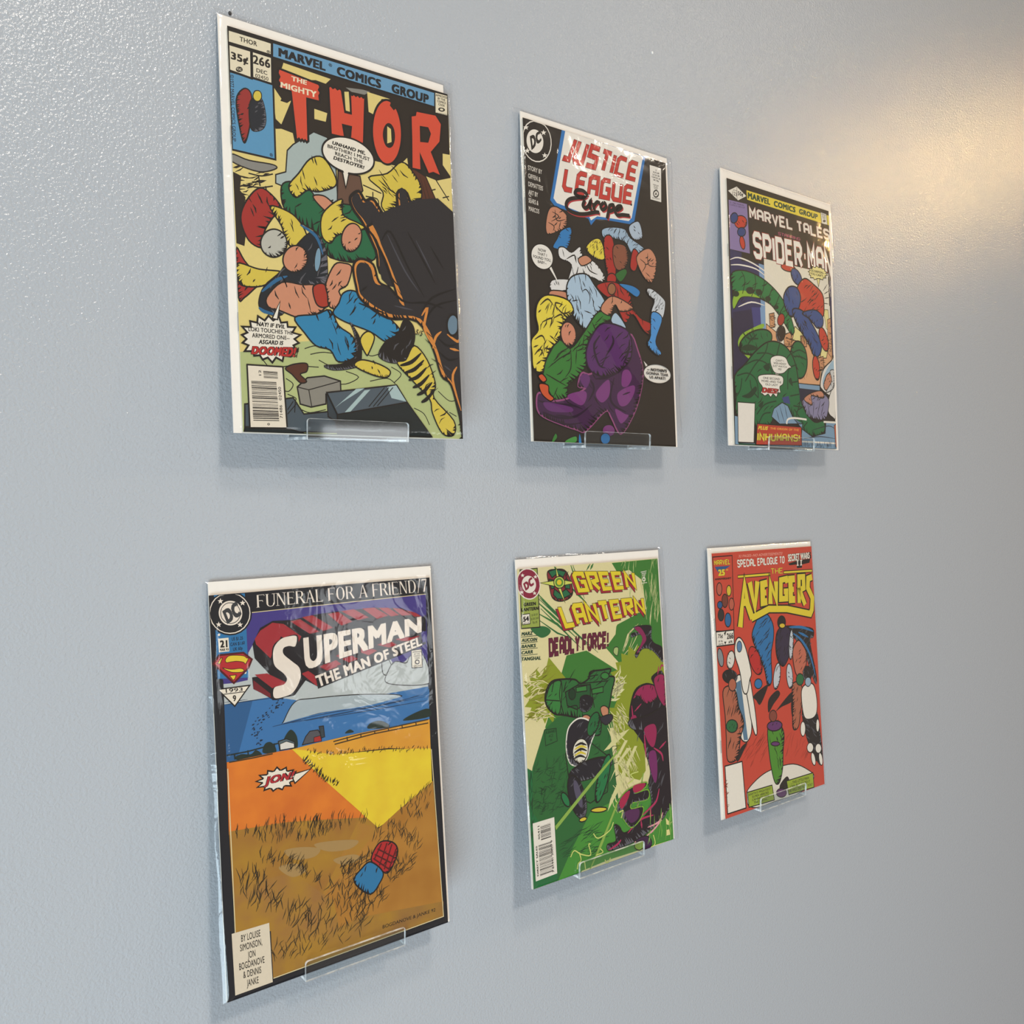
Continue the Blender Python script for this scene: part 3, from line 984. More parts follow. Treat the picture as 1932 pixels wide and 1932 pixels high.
("h","1d1815",9,90,140,20,152,12,[710,1155,746,1118,809,1134,834,1207,890,1231,931,1290,881,1130,828,1024,818,949,1250,863,1250,1825,1235,1786,1195,1643,1142,1600,1102,1479,1024,1363,869,1364,744,1300,719,1240]),
("k","1d1815",14,70,60,153,[651,1119,696,1073,775,1093,806,1184,877,1214,928,1288,865,1088,799,955,786,862,1326,754,1326,1957,1308,1908,1258,1729,1192,1676,1142,1524,1044,1379,850,1380,694,1300,663,1226]),
("p","2b2a2e",1,0,"1d1815",[668,1132,700,1092,756,1112,783,1195,859,1209,964,1299,883,1086,818,936,815,809,1326,702,1326,1848,1301,1859,1268,1720,1213,1658,1162,1506,1064,1361,860,1355,704,1283,677,1217]),
("l","0f0e10",14,1,1,[835,949,893,892,995,1070,1100,1235]),
("l","0f0e10",14,1,1,[1005,873,1092,1006,1181,1150]),
("l","0f0e10",14,1,1,[1154,931,1245,1058]),
("l","0f0e10",14,1,1,[688,1254,733,1217]),
("l","0f0e10",14,1,1,[859,1192,947,1269,1021,1277]),
("l","0f0e10",14,1,1,[1003,1279,1117,1265,1233,1285]),
("l","0f0e10",14,1,1,[1076,1319,1158,1227,1320,1157]),
("l","0f0e10",14,1,1,[1102,1365,1175,1275,1326,1223]),
("l","0f0e10",14,1,1,[676,1318,851,1360]),
("l","0f0e10",14,1,1,[1175,1456,1241,1499,1312,1484]),
("l","0f0e10",14,1,1,[1180,1537,1246,1581,1317,1567]),
("l","4a4a52",11,1,1,[873,911,975,1097,1063,1206]),
("l","4a4a52",11,1,1,[1059,913,1165,1095]),
("l","4a4a52",11,1,1,[899,1307,1019,1317]),
("l","4a4a52",11,1,1,[1215,1617,1263,1646]),
("l","d08c45",16,1,1,[1075,1343,1115,1298,1090,1415,1143,1508]),
("l","d08c45",16,1,1,[1142,1524,1165,1457,1206,1420]),
("l","d08c45",16,1,1,[1245,1432,1313,1468,1326,1454]),
("l","d08c45",16,1,1,[1260,1514,1326,1522]),
("l","d08c45",16,1,1,[1304,1618,1270,1695,1320,1875]),
("p","6f8798",1,14,"1d1815",[1326,1370,1323,1402,1306,1426,1284,1437,1264,1431,1250,1409,1246,1378,1253,1347,1270,1322,1291,1311,1312,1317,1326,1339]),
("p","5f99bd",0,10,"1d1815",[1,231,233,235,229,628,0,627]),
("p","9c3430",1,7,"1d1815",[32,368,75,299,112,318,108,422,89,522,65,579,45,511]),
("h","1d1815",9,36,35,3,178,12,[40,380,75,325,104,340,101,423,86,503,67,549,51,495]),
("k","1d1815",7.22956,31.3281,150,179,[32,368,75,299,112,318,108,422,89,522,65,579,45,511]),
("p","1b2530",1,7,"1d1815",[111,348,165,327,185,419,167,482,109,503,97,425]),
("h","5a5a60",9,31,35,3,181,12,[116,361,159,345,175,418,161,469,115,485,105,423]),
("k","6a6a72",6.33448,27.4494,20,182,[111,348,165,327,185,419,167,482,109,503,97,425]),
("p","d3bf52",1,5,"1d1815",[167,313,164,328,155,341,143,347,132,346,124,338,121,325,125,310,133,297,145,291,157,291,165,300]),
("t","©1977 MARVEL COMICS GROUP","2a2a30",[24,243,24,581,5,585,5,248],0,0,"",0,"c",1),
("t","®","2a2a30",[199,599,216,600,215,618,198,617],0.01,0,"",0,"c",1),
("p","e2d9c0",0,12,"1d1815",[2,12,235,18,232,85,0,85]),
("p","e2d9c0",0,12,"1d1815",[2,92,121,93,118,236,1,227]),
("p","e2d9c0",0,12,"1d1815",[124,92,232,94,229,236,121,231]),
("t","THOR","2a241e",[63,36,155,36,154,61,62,61],0.01,0,"",0,"c",1),
("t","®","2a241e",[205,63,225,63,224,78,204,78],0.01,0,"",0,"c",1),
("t","35¢","2a241e",[14,127,104,130,102,179,12,175],0.035,0,"",0,"c",1),
("p","2a241e",1,0,"1d1815",[72,206,68,213,60,219,51,222,43,221,37,216,37,209,40,202,48,196,57,193,66,194,71,199]),
("t","CC","e2d9c0",[42,201,67,201,67,213,41,212],0.02,0,"",0,"c",1),
("t","266","2a241e",[129,110,222,109,220,157,128,156],0.02,0,"",0,"c",1),
("t","DEC","2a241e",[145,175,203,175,203,196,144,196],0.01,0,"",0,"c",1),
("t","02450","2a241e",[138,205,208,205,208,225,137,225],0,0,"",0,"c",1),
("p","1d1815",0,0,"1d1815",[0,0,1326,0,1326,17,0,24]),
("p","6f9fc0",0,10,"1d1815",[237,14,1237,12,1232,101,234,93]),
("t","MARVEL   COMICS   GROUP","1d2126",[270,32,1194,38,1189,93,268,79],0.05,0,"",0,"c",1),
("t","®","1d2126",[555,32,576,32,575,50,555,50],0.01,0,"",0,"c",1),
("p","e2d9c0",0,7,"1d1815",[1237,10,1326,7,1320,132,1232,135]),
("t","APPROVED\nBY THE\nCOMICS\nCODE","2a241e",[1242,19,1323,15,1319,81,1239,83],0.02,0,"",0,"c",1),
("p","2a241e",1,0,"1d1815",[1303,101,1298,107,1288,113,1276,116,1264,115,1257,111,1255,105,1260,99,1270,93,1282,91,1293,91,1301,95]),
("p","e2d9c0",1,0,"1d1815",[1291,102,1288,105,1283,108,1277,109,1271,109,1268,107,1267,104,1269,101,1274,98,1280,97,1286,97,1290,99]),
("t","AUTHORITY","2a241e",[1241,128,1317,123,1316,131,1240,136],0.02,0,"",0,"c",1),
("p","d2553c",0,12,"1d1815",[266,142,493,164,500,179,491,197,501,210,492,228,495,259,421,261,418,488,408,497,400,488,391,497,383,488,374,498,365,488,356,498,348,489,329,247,258,243,269,221,259,205,269,184,260,167]),
("p","d2553c",0,12,"1d1815",[548,163,562,153,574,163,588,153,601,163,615,153,628,163,643,277,678,276,678,162,689,171,701,161,712,170,724,160,735,169,747,159,758,168,770,158,750,428,664,432,675,351,626,352,636,420,551,421]),
("p","d2553c",1,12,"1d1815",[998,301,990,374,968,440,936,487,899,510,862,505,832,473,812,420,805,352,813,281,834,216,865,168,902,143,939,147,971,178,991,232]),
("p","2a2219",1,8,"1d1815",[948,334,943,368,930,396,912,409,894,405,882,384,877,352,882,318,896,290,913,276,931,280,944,301]),
("p","dccb86",0,0,"1d1815",[904,292,927,303,928,376,899,391]),
("p","2a2219",0,0,"1d1815",[927,169,951,191,977,164,979,127,940,129]),
("p","d2553c",0,12,"1d1815",[1063,192,1093,181,1099,155,1236,144,1275,191,1259,301,1196,375,1220,427,1256,504,1202,494,1167,509,1116,404,1119,498,1054,500,1061,321]),
("p","2a2219",0,8,"1d1815",[1125,241,1177,236,1192,266,1172,320,1123,327]),
("t","THE","e8dcc0",[336,163,425,162,421,188,335,188],0.03,0,"",0,"c",1),
("t","MIGHTY","e8dcc0",[275,210,477,208,476,243,273,240],0.03,0,"",0,"c",1),
("p","e6e0d2",0,8,"1d1815",[606,597,654,595,626,696]),
("p","e6e0d2",1,10,"1d1815",[802,538,773,573,725,599,666,612,606,609,552,593,513,565,495,530,500,492,527,458,572,432,630,418,691,419,746,435,787,463,807,499]),
("p","e6e0d2",0,0,"1d1815",[610,596,650,596,630,639]),
("t","*/UNHAND ME,\nBROTHER! I MUST\nREACH THE\n*/DESTROYER!","1d1815",[528,453,783,471,778,574,524,553],0.015,0,"",0,"c",1),
("p","e6e0d2",0,10,"1d1815",[316,1568,285,1584,305,1610,264,1615,267,1643,230,1640,222,1670,188,1654,167,1682,144,1658,116,1671,102,1650,72,1655,68,1632,24,1636,45,1605,15,1595,36,1574,13,1556,42,1541,16,1514,62,1511,58,1482,95,1486,100,1452,135,1471,156,1444,180,1466,212,1443,222,1473,256,1466,258,1491,301,1488,282,1518,327,1525,292,1550]),
("p","e6e0d2",0,7,"1d1815",[175,1456,222,1363,204,1459]),
("t","*/NAY! IF EVIL\nLOKI TOUCHES THE\nARMORED ONE--\n*/ASGARD IS","1d1815",[46,1479,289,1481,280,1585,49,1594],0.015,0,"",0,"c",1),
("t","/DOOMED!","b5302c",[59,1608,302,1593,295,1644,57,1648],0.05,0.2,"1d1815",0.05,"c",1),
("t","/5/5","1d1815",[1033,1423,1082,1431,1074,1462,1027,1454],0,0.2,"",0,"c",1),
("p","e2d9c8",0,8,"1d1815",[33,1703,222,1700,232,2014,35,2019]),
("p","1d1815",0,0,"1d1815",[116,1728,192,1728,192,1730,116,1730]),
("p","1d1815",0,0,"1d1815",[116,1731,192,1731,192,1734,116,1734]),
("p","1d1815",0,0,"1d1815",[116,1735,192,1735,192,1738,116,1738]),
("p","1d1815",0,0,"1d1815",[116,1741,192,1741,192,1744,116,1744]),
("p","1d1815",0,0,"1d1815",[117,1746,193,1746,193,1747,117,1747]),
("p","1d1815",0,0,"1d1815",[117,1749,193,1749,193,1750,117,1750]),
("p","1d1815",0,0,"1d1815",[117,1753,193,1753,193,1754,117,1754]),
("p","1d1815",0,0,"1d1815",[117,1755,193,1755,193,1756,117,1756]),
("p","1d1815",0,0,"1d1815",[117,1757,193,1757,193,1758,117,1759]),
("p","1d1815",0,0,"1d1815",[117,1760,193,1759,193,1761,117,1762]),
("p","1d1815",0,0,"1d1815",[117,1764,193,1763,193,1764,117,1765]),
("p","1d1815",0,0,"1d1815",[51,1783,183,1781,184,1785,51,1786]),
("p","1d1815",0,0,"1d1815",[51,1788,184,1787,184,1790,51,1792]),
("p","1d1815",0,0,"1d1815",[51,1794,184,1792,184,1794,51,1796]),
("p","1d1815",0,0,"1d1815",[51,1798,184,1796,184,1798,51,1800]),
("p","1d1815",0,0,"1d1815",[51,1805,184,1803,184,1807,51,1809]),
("p","1d1815",0,0,"1d1815",[51,1813,185,1811,185,1817,52,1818]),
("p","1d1815",0,0,"1d1815",[52,1820,185,1818,185,1820,52,1822]),
("p","1d1815",0,0,"1d1815",[52,1824,185,1822,185,1824,52,1826]),
("p","1d1815",0,0,"1d1815",[52,1830,185,1828,185,1830,52,1832]),
("p","1d1815",0,0,"1d1815",[52,1837,185,1835,186,1839,52,1841]),
("p","1d1815",0,0,"1d1815",[52,1845,186,1843,186,1846,52,1849]),
("p","1d1815",0,0,"1d1815",[52,1854,186,1852,186,1854,52,1856]),
("p","1d1815",0,0,"1d1815",[52,1858,186,1856,186,1860,52,1862]),
("p","1d1815",0,0,"1d1815",[52,1865,187,1863,187,1869,52,1871]),
("p","1d1815",0,0,"1d1815",[52,1877,187,1874,187,1876,52,1879]),
("p","1d1815",0,0,"1d1815",[52,1884,187,1882,187,1886,52,1888]),
("p","1d1815",0,0,"1d1815",[52,1894,188,1891,188,1893,53,1895]),
("p","1d1815",0,0,"1d1815",[53,1899,188,1897,188,1899,53,1901]),
("p","1d1815",0,0,"1d1815",[53,1903,188,1901,188,1902,53,1905]),
("p","1d1815",0,0,"1d1815",[53,1909,188,1906,188,1908,53,1911]),
("p","1d1815",0,0,"1d1815",[53,1914,188,1912,189,1917,53,1920]),
("p","1d1815",0,0,"1d1815",[53,1922,189,1919,189,1921,53,1924]),
("p","1d1815",0,0,"1d1815",[53,1929,189,1927,189,1932,53,1935]),
("p","1d1815",0,0,"1d1815",[53,1937,189,1934,189,1936,53,1939]),
("p","1d1815",0,0,"1d1815",[53,1941,189,1938,189,1942,53,1944]),
("p","1d1815",0,0,"1d1815",[53,1946,189,1944,190,1949,53,1952]),
("p","1d1815",0,0,"1d1815",[53,1954,190,1951,190,1955,53,1957]),
("p","1d1815",0,0,"1d1815",[53,1959,190,1957,190,1960,53,1963]),
("p","1d1815",0,0,"1d1815",[53,1967,190,1964,190,1970,54,1972]),
("p","1d1815",0,0,"1d1815",[54,1978,191,1975,191,1979,54,1982]),
("t","71486   02450","1d1815",[195,1964,192,1805,207,1804,211,1964],0,0,"",0,"c",1),
("t","12","1d1815",[92,1753,91,1726,104,1725,105,1752],0,0,"",0,"c",1),
("t","0","1d1815",[126,2003,126,1992,140,1991,140,2003],0.01,0,"",0,"c",1),
]
ART_SHIELD = [
("p","2a2520",0,0,"0",[0,0,1326,0,1326,2040,0,2040]),
("l","e6e0d6",7,0,0,[233,83,233,118,225,153,209,186,187,215,159,237,128,252,96,258,65,255,37,243,15,223,0,197,0,166,0,132,0,98,12,65,33,37,61,14,91,0,123,0,155,0,183,5,207,25,224,51,233,83]),
("p","e6e0d6",1,0,"1d1815",[166,105,162,145,140,181,106,202,70,204,41,186,27,153,31,113,52,78,85,56,121,54,151,72]),
("t","DC","2a2520",[54,106,139,52,153,113,65,195],0.06,0,"",0,"c",1),
("p","e6e0d6",0,0,"1d1815",[26,39,32,50,48,46,35,58,39,69,25,65,11,76,16,62,3,57,20,53]),
("p","e6e0d6",0,0,"1d1815",[172,36,177,48,195,44,181,56,185,67,171,64,156,74,161,60,148,55,165,51]),
("p","e6e0d6",0,0,"1d1815",[30,186,36,197,53,194,39,205,43,217,29,212,15,223,20,209,7,204,24,200]),
("p","e6e0d6",0,0,"1d1815",[175,183,181,194,198,191,184,202,188,214,174,210,159,220,164,206,151,201,169,197]),
("t","STORY BY\nGIFFEN &\nDEMATTEIS\nART BY\nSEARS &\nMARCOS","d8d2c8",[31,294,161,300,133,592,25,585],-0,0,"",0,"l",1.25),
("p","2f7ab8",0,0,"1d1815",[330,0,1118,0,979,488,945,509,696,522,610,534,563,583,541,543,246,515,208,483]),
("p","e6e1d8",0,0,"1d1815",[360,0,1093,3,955,463,925,490,624,512,565,550,544,522,264,491,237,465]),
("s","JUSTICE","c23f36",[412,18,1041,57,1000,202,324,201],1.5,"1d1815",0.14,1),
("s","LEAGUE","c23f36",[349,238,981,233,956,372,308,404],1.5,"1d1815",0.14,1),
("l","b23a40",22,1,0,[550,398,512,373,455,380,437,407,484,421,523,413,401,447,356,484,363,521,431,537,518,527,616,496,652,493]),
("l","b23a40",22,1,0,[522,433,503,472,524,485,556,462,575,429,566,473,583,485]),
("l","b23a40",22,1,0,[600,437,604,485]),
("l","b23a40",22,1,0,[606,456,636,425,663,428]),
("l","b23a40",22,1,0,[697,415,668,447,685,467,718,444,710,420,697,415]),
("l","b23a40",22,1,0,[754,421,723,521]),
("l","b23a40",22,1,0,[752,425,788,416,784,449,744,467]),
("l","b23a40",22,1,0,[817,449,862,422,860,409,828,420,803,458,827,478,874,467,945,460]),
("l","1c1512",26,1,0,[542,389,504,365,447,371,428,399,475,412,515,404,392,438,348,475,355,512,422,528,509,518,608,487,644,484]),
("l","1c1512",26,1,0,[514,424,495,463,516,477,548,453,567,420,558,464,575,476]),
("l","1c1512",26,1,0,[591,428,596,476]),
("l","1c1512",26,1,0,[597,447,627,416,654,419]),
("l","1c1512",26,1,0,[688,407,659,438,676,458,709,435,702,411,688,407]),
("l","1c1512",26,1,0,[745,412,715,512]),
("l","1c1512",26,1,0,[743,417,779,407,775,440,736,458]),
("l","1c1512",26,1,0,[808,440,853,413,851,400,819,411,795,449,818,469,865,458,936,451]),
("p","1c1512",1,0,"1d1815",[964,369,963,373,960,377,956,379,952,378,950,376,949,372,950,368,953,364,957,362,961,363,963,365]),
("p","e0dcd4",0,0,"1d1815",[1159,49,1277,49,1265,294,1155,294]),
("t","5\nAUG 89\nUS $1.00\nCAN $1.35\nUK 50p","1d1815",[1178,67,1268,67,1263,153,1175,152],0.02,0,"",0,"c",1.15),
("t","APPROVED\nBY THE\nCOMICS\nCODE","1d1815",[1185,178,1245,178,1243,213,1183,213],0.02,0,"",0,"c",1),
("l","1d1815",9,0,0,[1240,238,1239,244,1236,251,1231,256,1226,261,1219,265,1212,267,1205,268,1199,266,1194,264,1190,260,1188,254,1187,248,1189,242,1192,236,1196,230,1202,225,1208,222,1215,219,1222,219,1228,220,1233,223,1237,227,1239,232,1240,238]),
("t","A","1d1815",[1202,234,1226,233,1225,254,1201,255],0.03,0,"",0,"c",1),
("t","AUTHORITY","1d1815",[1172,276,1252,271,1252,280,1171,284],0.02,0,"",0,"c",1),
("p","c28a6e",1,8,"1d1815",[204,534,263,517,337,547,352,589,333,637,255,681,180,710,161,673,173,596]),
("h","1d1815",9,46,35,4,37,12,[213,549,260,535,319,559,331,593,316,631,254,666,194,689,178,660,188,598]),
("k","1d1815",9.35856,40.5537,20,38,[204,534,263,517,337,547,352,589,333,637,255,681,180,710,161,673,173,596]),
("l","1d1815",7,1,1,[220,556,277,577,209,621]),
("l","1d1815",7,1,1,[245,539,259,605,335,585]),
("l","1d1815",7,1,1,[184,631,232,648,222,681]),
("l","1d1815",7,1,1,[292,606,273,660]),
("p","2f7fb8",1,8,"1d1815",[293,665,375,629,381,685,334,778,218,789,258,719]),
("h","1d1815",9,35,140,3,44,12,[296,674,361,645,366,690,329,764,236,773,268,717]),
("k","1d1815",7.07148,30.6431,20,45,[293,665,375,629,381,685,334,778,218,789,258,719]),
("p","d9d8d6",1,8,"1d1815",[263,787,310,770,376,794,455,743,479,797,591,831,676,916,638,954,542,935,341,1001,372,877,273,848]),
("h","1d1815",9,68,110,10,47,12,[299,800,336,786,389,806,452,765,471,808,561,835,629,903,599,934,522,918,361,971,386,872,307,849]),
("k","1d1815",13.7366,59.5252,20,48,[263,787,310,770,376,794,455,743,479,797,591,831,676,916,638,954,542,935,341,1001,372,877,273,848]),
("l","1d1815",9,1,1,[331,845,401,809,416,858]),
("l","1d1815",9,1,1,[432,881,412,934,376,971]),
("l","1d1815",9,1,1,[502,844,535,891,605,907]),
("p","c28a6e",1,8,"1d1815",[434,829,505,793,556,823,467,869]),
("p","dccb4e",1,8,"1d1815",[507,747,572,679,644,667,684,765,655,802,575,795]),
("h","1d1815",9,37,60,3,54,12,[526,746,578,691,636,682,668,760,645,790,581,784]),
("k","1d1815",7.49123,32.462,150,55,[507,747,572,679,644,667,684,765,655,802,575,795]),
("h","5a4a20",5,40,60,22,4,25,[525,738,580,690,643,680,674,766,575,788]),
("p","9db3c6",1,8,"1d1815",[660,599,739,565,879,554,932,605,1073,663,954,722,883,647,763,640,680,654]),
("h","1d1815",9,51,60,5,58,12,[696,604,759,577,871,568,913,609,1026,655,931,703,874,643,778,637,712,648]),
("k","1d1815",10.3997,45.0652,60,59,[660,599,739,565,879,554,932,605,1073,663,954,722,883,647,763,640,680,654]),
("p","aebccb",1,8,"1d1815",[932,518,1016,476,1051,531,1048,592,970,612,925,566]),
("h","1d1815",9,32,140,3,61,12,[943,524,1010,490,1038,534,1036,583,974,599,938,562]),
("k","1d1815",6.56747,28.459,60,62,[932,518,1016,476,1051,531,1048,592,970,612,925,566]),
("h","1d1815",4,50,40,18,7,25,[674,590,878,561,1026,644,946,697,782,631]),
("p","a9302a",1,8,"1d1815",[675,661,761,641,778,875,700,893]),
("h","1d1815",9,41,140,3,65,12,[685,682,754,666,768,853,705,867]),
("k","1d1815",8.37962,36.3117,110,66,[675,661,761,641,778,875,700,893]),
("p","8c5742",1,8,"1d1815",[770,685,872,669,908,743,864,830,789,847,757,780]),
("h","1d1815",9,41,140,3,68,12,[781,699,862,687,891,746,856,815,796,829,770,775]),
("k","1d1815",8.38563,36.3377,20,69,[770,685,872,669,908,743,864,830,789,847,757,780]),
("p","a9302a",1,8,"1d1815",[957,682,1012,713,973,827,920,808]),
("p","c28a6e",1,8,"1d1815",[987,731,1113,650,1188,713,1172,825,1124,893,1043,850]),
("h","1d1815",9,52,35,5,72,12,[1010,740,1111,675,1171,725,1158,815,1120,869,1055,835]),
("k","1d1815",10.4407,45.243,60,73,[987,731,1113,650,1188,713,1172,825,1124,893,1043,850]),
("l","1d1815",7,1,1,[1021,739,1077,771,1035,831]),
("l","1d1815",7,1,1,[1101,686,1106,767,1185,769]),
("l","1d1815",7,1,1,[1074,826,1121,853]),
("p","2f6b34",1,8,"1d1815",[773,882,864,830,886,860,821,928]),
("p","a9302a",1,8,"1d1815",[781,914,773,936,756,953,732,962,710,959,694,947,689,927,696,906,713,889,737,880,759,882,776,895]),
("p","d9d8d6",1,8,"1d1815",[200,1000,359,978,339,1043,189,1069]),
("h","1d1815",9,29,110,3,80,12,[214,1004,341,986,325,1038,205,1059]),
("k","1d1815",6,25.9733,150,81,[200,1000,359,978,339,1043,189,1069]),
("p","c28a6e",1,8,"1d1815",[189,1069,321,1064,319,1115,179,1108]),
("p","a9302a",1,8,"1d1815",[592,984,693,944,802,942,902,995,934,1091,1007,1155,1112,1184,1098,1256,1027,1234,932,1137,853,1206,792,1127,741,1068,652,1034]),
("h","1d1815",9,71,110,10,84,12,[646,1006,727,974,814,972,894,1015,920,1092,978,1143,1062,1166,1051,1224,994,1206,918,1128,855,1184,806,1120,766,1073,694,1046]),
("k","1d1815",14,61.9109,20,85,[592,984,693,944,802,942,902,995,934,1091,1007,1155,1112,1184,1098,1256,1027,1234,932,1137,853,1206,792,1127,741,1068,652,1034]),
("p","9a6a4a",1,8,"1d1815",[771,982,764,1003,750,1019,730,1027,711,1024,698,1012,694,993,700,972,715,956,734,948,753,951,766,963]),
("p","2f7fb8",1,8,"1d1815",[802,942,933,937,1008,968,977,1012,902,988]),
("p","c6cbd0",1,8,"1d1815",[1072,946,1131,934,1243,985,1265,1030,1224,1134,1117,1106,1151,1017,1104,989]),
("h","1d1815",9,43,35,4,89,12,[1090,960,1137,950,1227,991,1244,1027,1211,1110,1126,1088,1153,1017,1115,994]),
("k","1d1815",8.72025,37.7878,110,90,[1072,946,1131,934,1243,985,1265,1030,1224,1134,1117,1106,1151,1017,1104,989]),
("h","1d1815",5,50,70,12,8,25,[1145,950,1242,999,1225,1117,1137,1093]),
("p","4d93cc",1,8,"1d1815",[1119,1102,1226,1131,1150,1302,1204,1381,1154,1398,1065,1334,1098,1267]),
("h","1d1815",9,46,140,4,93,12,[1124,1136,1209,1159,1149,1296,1192,1359,1152,1373,1081,1321,1107,1268]),
("k","1d1815",9.25742,40.1155,110,94,[1119,1102,1226,1131,1150,1302,1204,1381,1154,1398,1065,1334,1098,1267]),
("p","a9bfd1",1,10,"1d1815",[377,950,499,920,574,986,667,1090,592,1164,536,1222,481,1288,414,1254,358,1192,324,1108,323,1020]),
("h","1d1815",9,84,110,15,96,12,[395,981,492,957,552,1010,627,1093,567,1152,522,1199,478,1252,424,1224,379,1175,352,1108,351,1037]),
("k","1d1815",14,70,110,97,[377,950,499,920,574,986,667,1090,592,1164,536,1222,481,1288,414,1254,358,1192,324,1108,323,1020]),
("l","1d1815",8,1,1,[458,1040,494,1023,527,1063,515,1116]),
("l","1d1815",8,1,1,[361,1116,421,1102]),
("l","1d1815",8,1,1,[470,1166,539,1177]),
("l","1d1815",8,1,1,[559,1123,574,1173]),
("p","a9bfd1",1,8,"1d1815",[715,1208,764,1144,856,1232,804,1251]),
("p","3a7d38",1,10,"1d1815",[241,1379,338,1425,463,1306,601,1157,717,1182,621,1289,531,1324,475,1419,470,1526,380,1615,302,1676,290,1745,183,1767,99,1654,94,1575,164,1460]),
("h","1d1815",9,90,35,20,104,12,[267,1396,345,1433,445,1338,555,1219,648,1239,571,1324,499,1352,454,1428,450,1514,378,1585,316,1634,306,1689,221,1707,153,1616,149,1553,205,1461]),
("k","1d1815",14,70,60,105,[241,1379,338,1425,463,1306,601,1157,717,1182,621,1289,531,1324,475,1419,470,1526,380,1615,302,1676,290,1745,183,1767,99,1654,94,1575,164,1460]),
("l","1d1815",8,1,1,[273,1400,337,1444,235,1503,135,1572]),
("l","1d1815",8,1,1,[337,1444,332,1556,279,1622]),
("l","1d1815",8,1,1,[389,1427,376,1528]),
("l","1d1815",8,1,1,[536,1235,569,1282]),
("l","1d1815",8,1,1,[117,1610,196,1641,293,1677]),
("l","1d1815",8,1,1,[211,1689,175,1752]),
("l","1d1815",8,1,1,[462,1331,440,1422]),
("p","c28a6e",1,8,"1d1815",[654,1086,752,1034,934,1091,811,1132,758,1092,708,1170,624,1147]),
("h","1d1815",9,41,60,3,114,12,[672,1090,751,1048,896,1094,798,1127,756,1095,716,1157,648,1139]),
("k","1d1815",8.21901,35.6157,20,115,[654,1086,752,1034,934,1091,811,1132,758,1092,708,1170,624,1147]),
("p","c98a70",1,8,"1d1815",[387,1323,384,1364,364,1397,333,1414,299,1410,271,1387,257,1350,260,1309,279,1276,310,1259,344,1262,373,1285]),
("h","1d1815",9,37,60,3,117,12,[373,1325,371,1358,355,1384,330,1398,303,1395,281,1376,269,1347,272,1314,287,1288,312,1274,339,1276,362,1295]),
("k","1d1815",7.50672,32.5291,60,118,[387,1323,384,1364,364,1397,333,1414,299,1410,271,1387,257,1350,260,1309,279,1276,310,1259,344,1262,373,1285]),
("p","dccb4e",1,10,"1d1815",[72,1158,155,1102,328,1114,375,1190,314,1234,261,1302,241,1379,164,1448,112,1544,85,1616,15,1582,7,1486,7,1402,65,1335,49,1246]),
("h","1d1815",9,90,60,18,120,12,[87,1194,154,1150,292,1159,330,1220,281,1255,238,1310,222,1371,161,1426,119,1503,98,1561,42,1534,35,1457,35,1390,82,1336,69,1265]),
("k","1d1815",14,70,60,121,[72,1158,155,1102,328,1114,375,1190,314,1234,261,1302,241,1379,164,1448,112,1544,85,1616,15,1582,7,1486,7,1402,65,1335,49,1246]),
("l","3a3014",11,1,1,[88,1175,154,1129,201,1167]),
("l","3a3014",11,1,1,[99,1283,181,1249,162,1313]),
("l","3a3014",11,1,1,[217,1165,282,1207,350,1180]),
("l","3a3014",11,1,1,[31,1400,95,1369,125,1415]),
("l","3a3014",11,1,1,[27,1497,76,1456,106,1502]),
("l","3a3014",11,1,1,[40,1556,81,1528]),
("l","3a3014",11,1,1,[197,1247,265,1215,279,1263]),
("l","3a3014",11,1,1,[21,1449,61,1433]),
("l","3a3014",11,1,1,[160,1362,200,1383]),
("l","3a3014",11,1,1,[233,1194,218,1146,284,1150]),
("l","3a3014",11,1,1,[70,1225,94,1204]),
("p","45234c",1,12,"94527e",[877,1276,966,1386,1007,1536,970,1691,894,1839,767,1969,682,1862,630,1820,449,1958,364,1955,113,1895,36,1845,35,1755,72,1734,142,1778,290,1757,454,1679,390,1670,428,1580,510,1580,648,1467]),
("h","1d1815",9,90,140,20,134,12,[803,1363,874,1451,907,1571,878,1695,817,1814,715,1918,647,1832,606,1799,461,1909,393,1907,192,1859,130,1819,130,1747,159,1730,215,1765,334,1748,465,1686,414,1679,444,1607,510,1607,620,1516]),
("k","1d1815",14,70,60,135,[877,1276,966,1386,1007,1536,970,1691,894,1839,767,1969,682,1862,630,1820,449,1958,364,1955,113,1895,36,1845,35,1755,72,1734,142,1778,290,1757,454,1679,390,1670,428,1580,510,1580,648,1467]),
("p","5a2b69",1,12,"2a1630",[474,1431,531,1324,642,1229,851,1246,903,1326,889,1446,780,1540,633,1590,520,1567,479,1519]),
("h","1d1815",9,90,35,20,137,12,[513,1429,558,1343,647,1267,814,1281,856,1345,845,1441,758,1516,640,1556,550,1537,517,1499]),
("k","1d1815",14,70,60,138,[474,1431,531,1324,642,1229,851,1246,903,1326,889,1446,780,1540,633,1590,520,1567,479,1519]),
("l","2a1630",18,1,1,[602,1317,545,1399,584,1511,645,1531]),
("l","2a1630",18,1,1,[719,1305,726,1356,649,1454]),
("l","2a1630",18,1,1,[885,1315,871,1395,809,1505]),
("l","2a1630",18,1,1,[553,1609,642,1596,780,1547]),
("l","2a1630",18,1,1,[46,1784,165,1801,329,1798,421,1818]),
("l","2a1630",18,1,1,[75,1855,218,1884,368,1865,509,1782]),
("l","2a1630",18,1,1,[492,1607,532,1680,475,1765]),
("l","2a1630",18,1,1,[723,1590,680,1722,722,1783,830,1817]),
("p","7c3f7c",1,0,"1d1815",[807,1544,864,1527,894,1577,849,1639,793,1637]),
("p","7c3f7c",1,0,"1d1815",[754,1691,905,1629,912,1681,842,1764,768,1774]),
("p","7c3f7c",1,0,"1d1815",[721,1803,811,1830,847,1842,770,1897]),
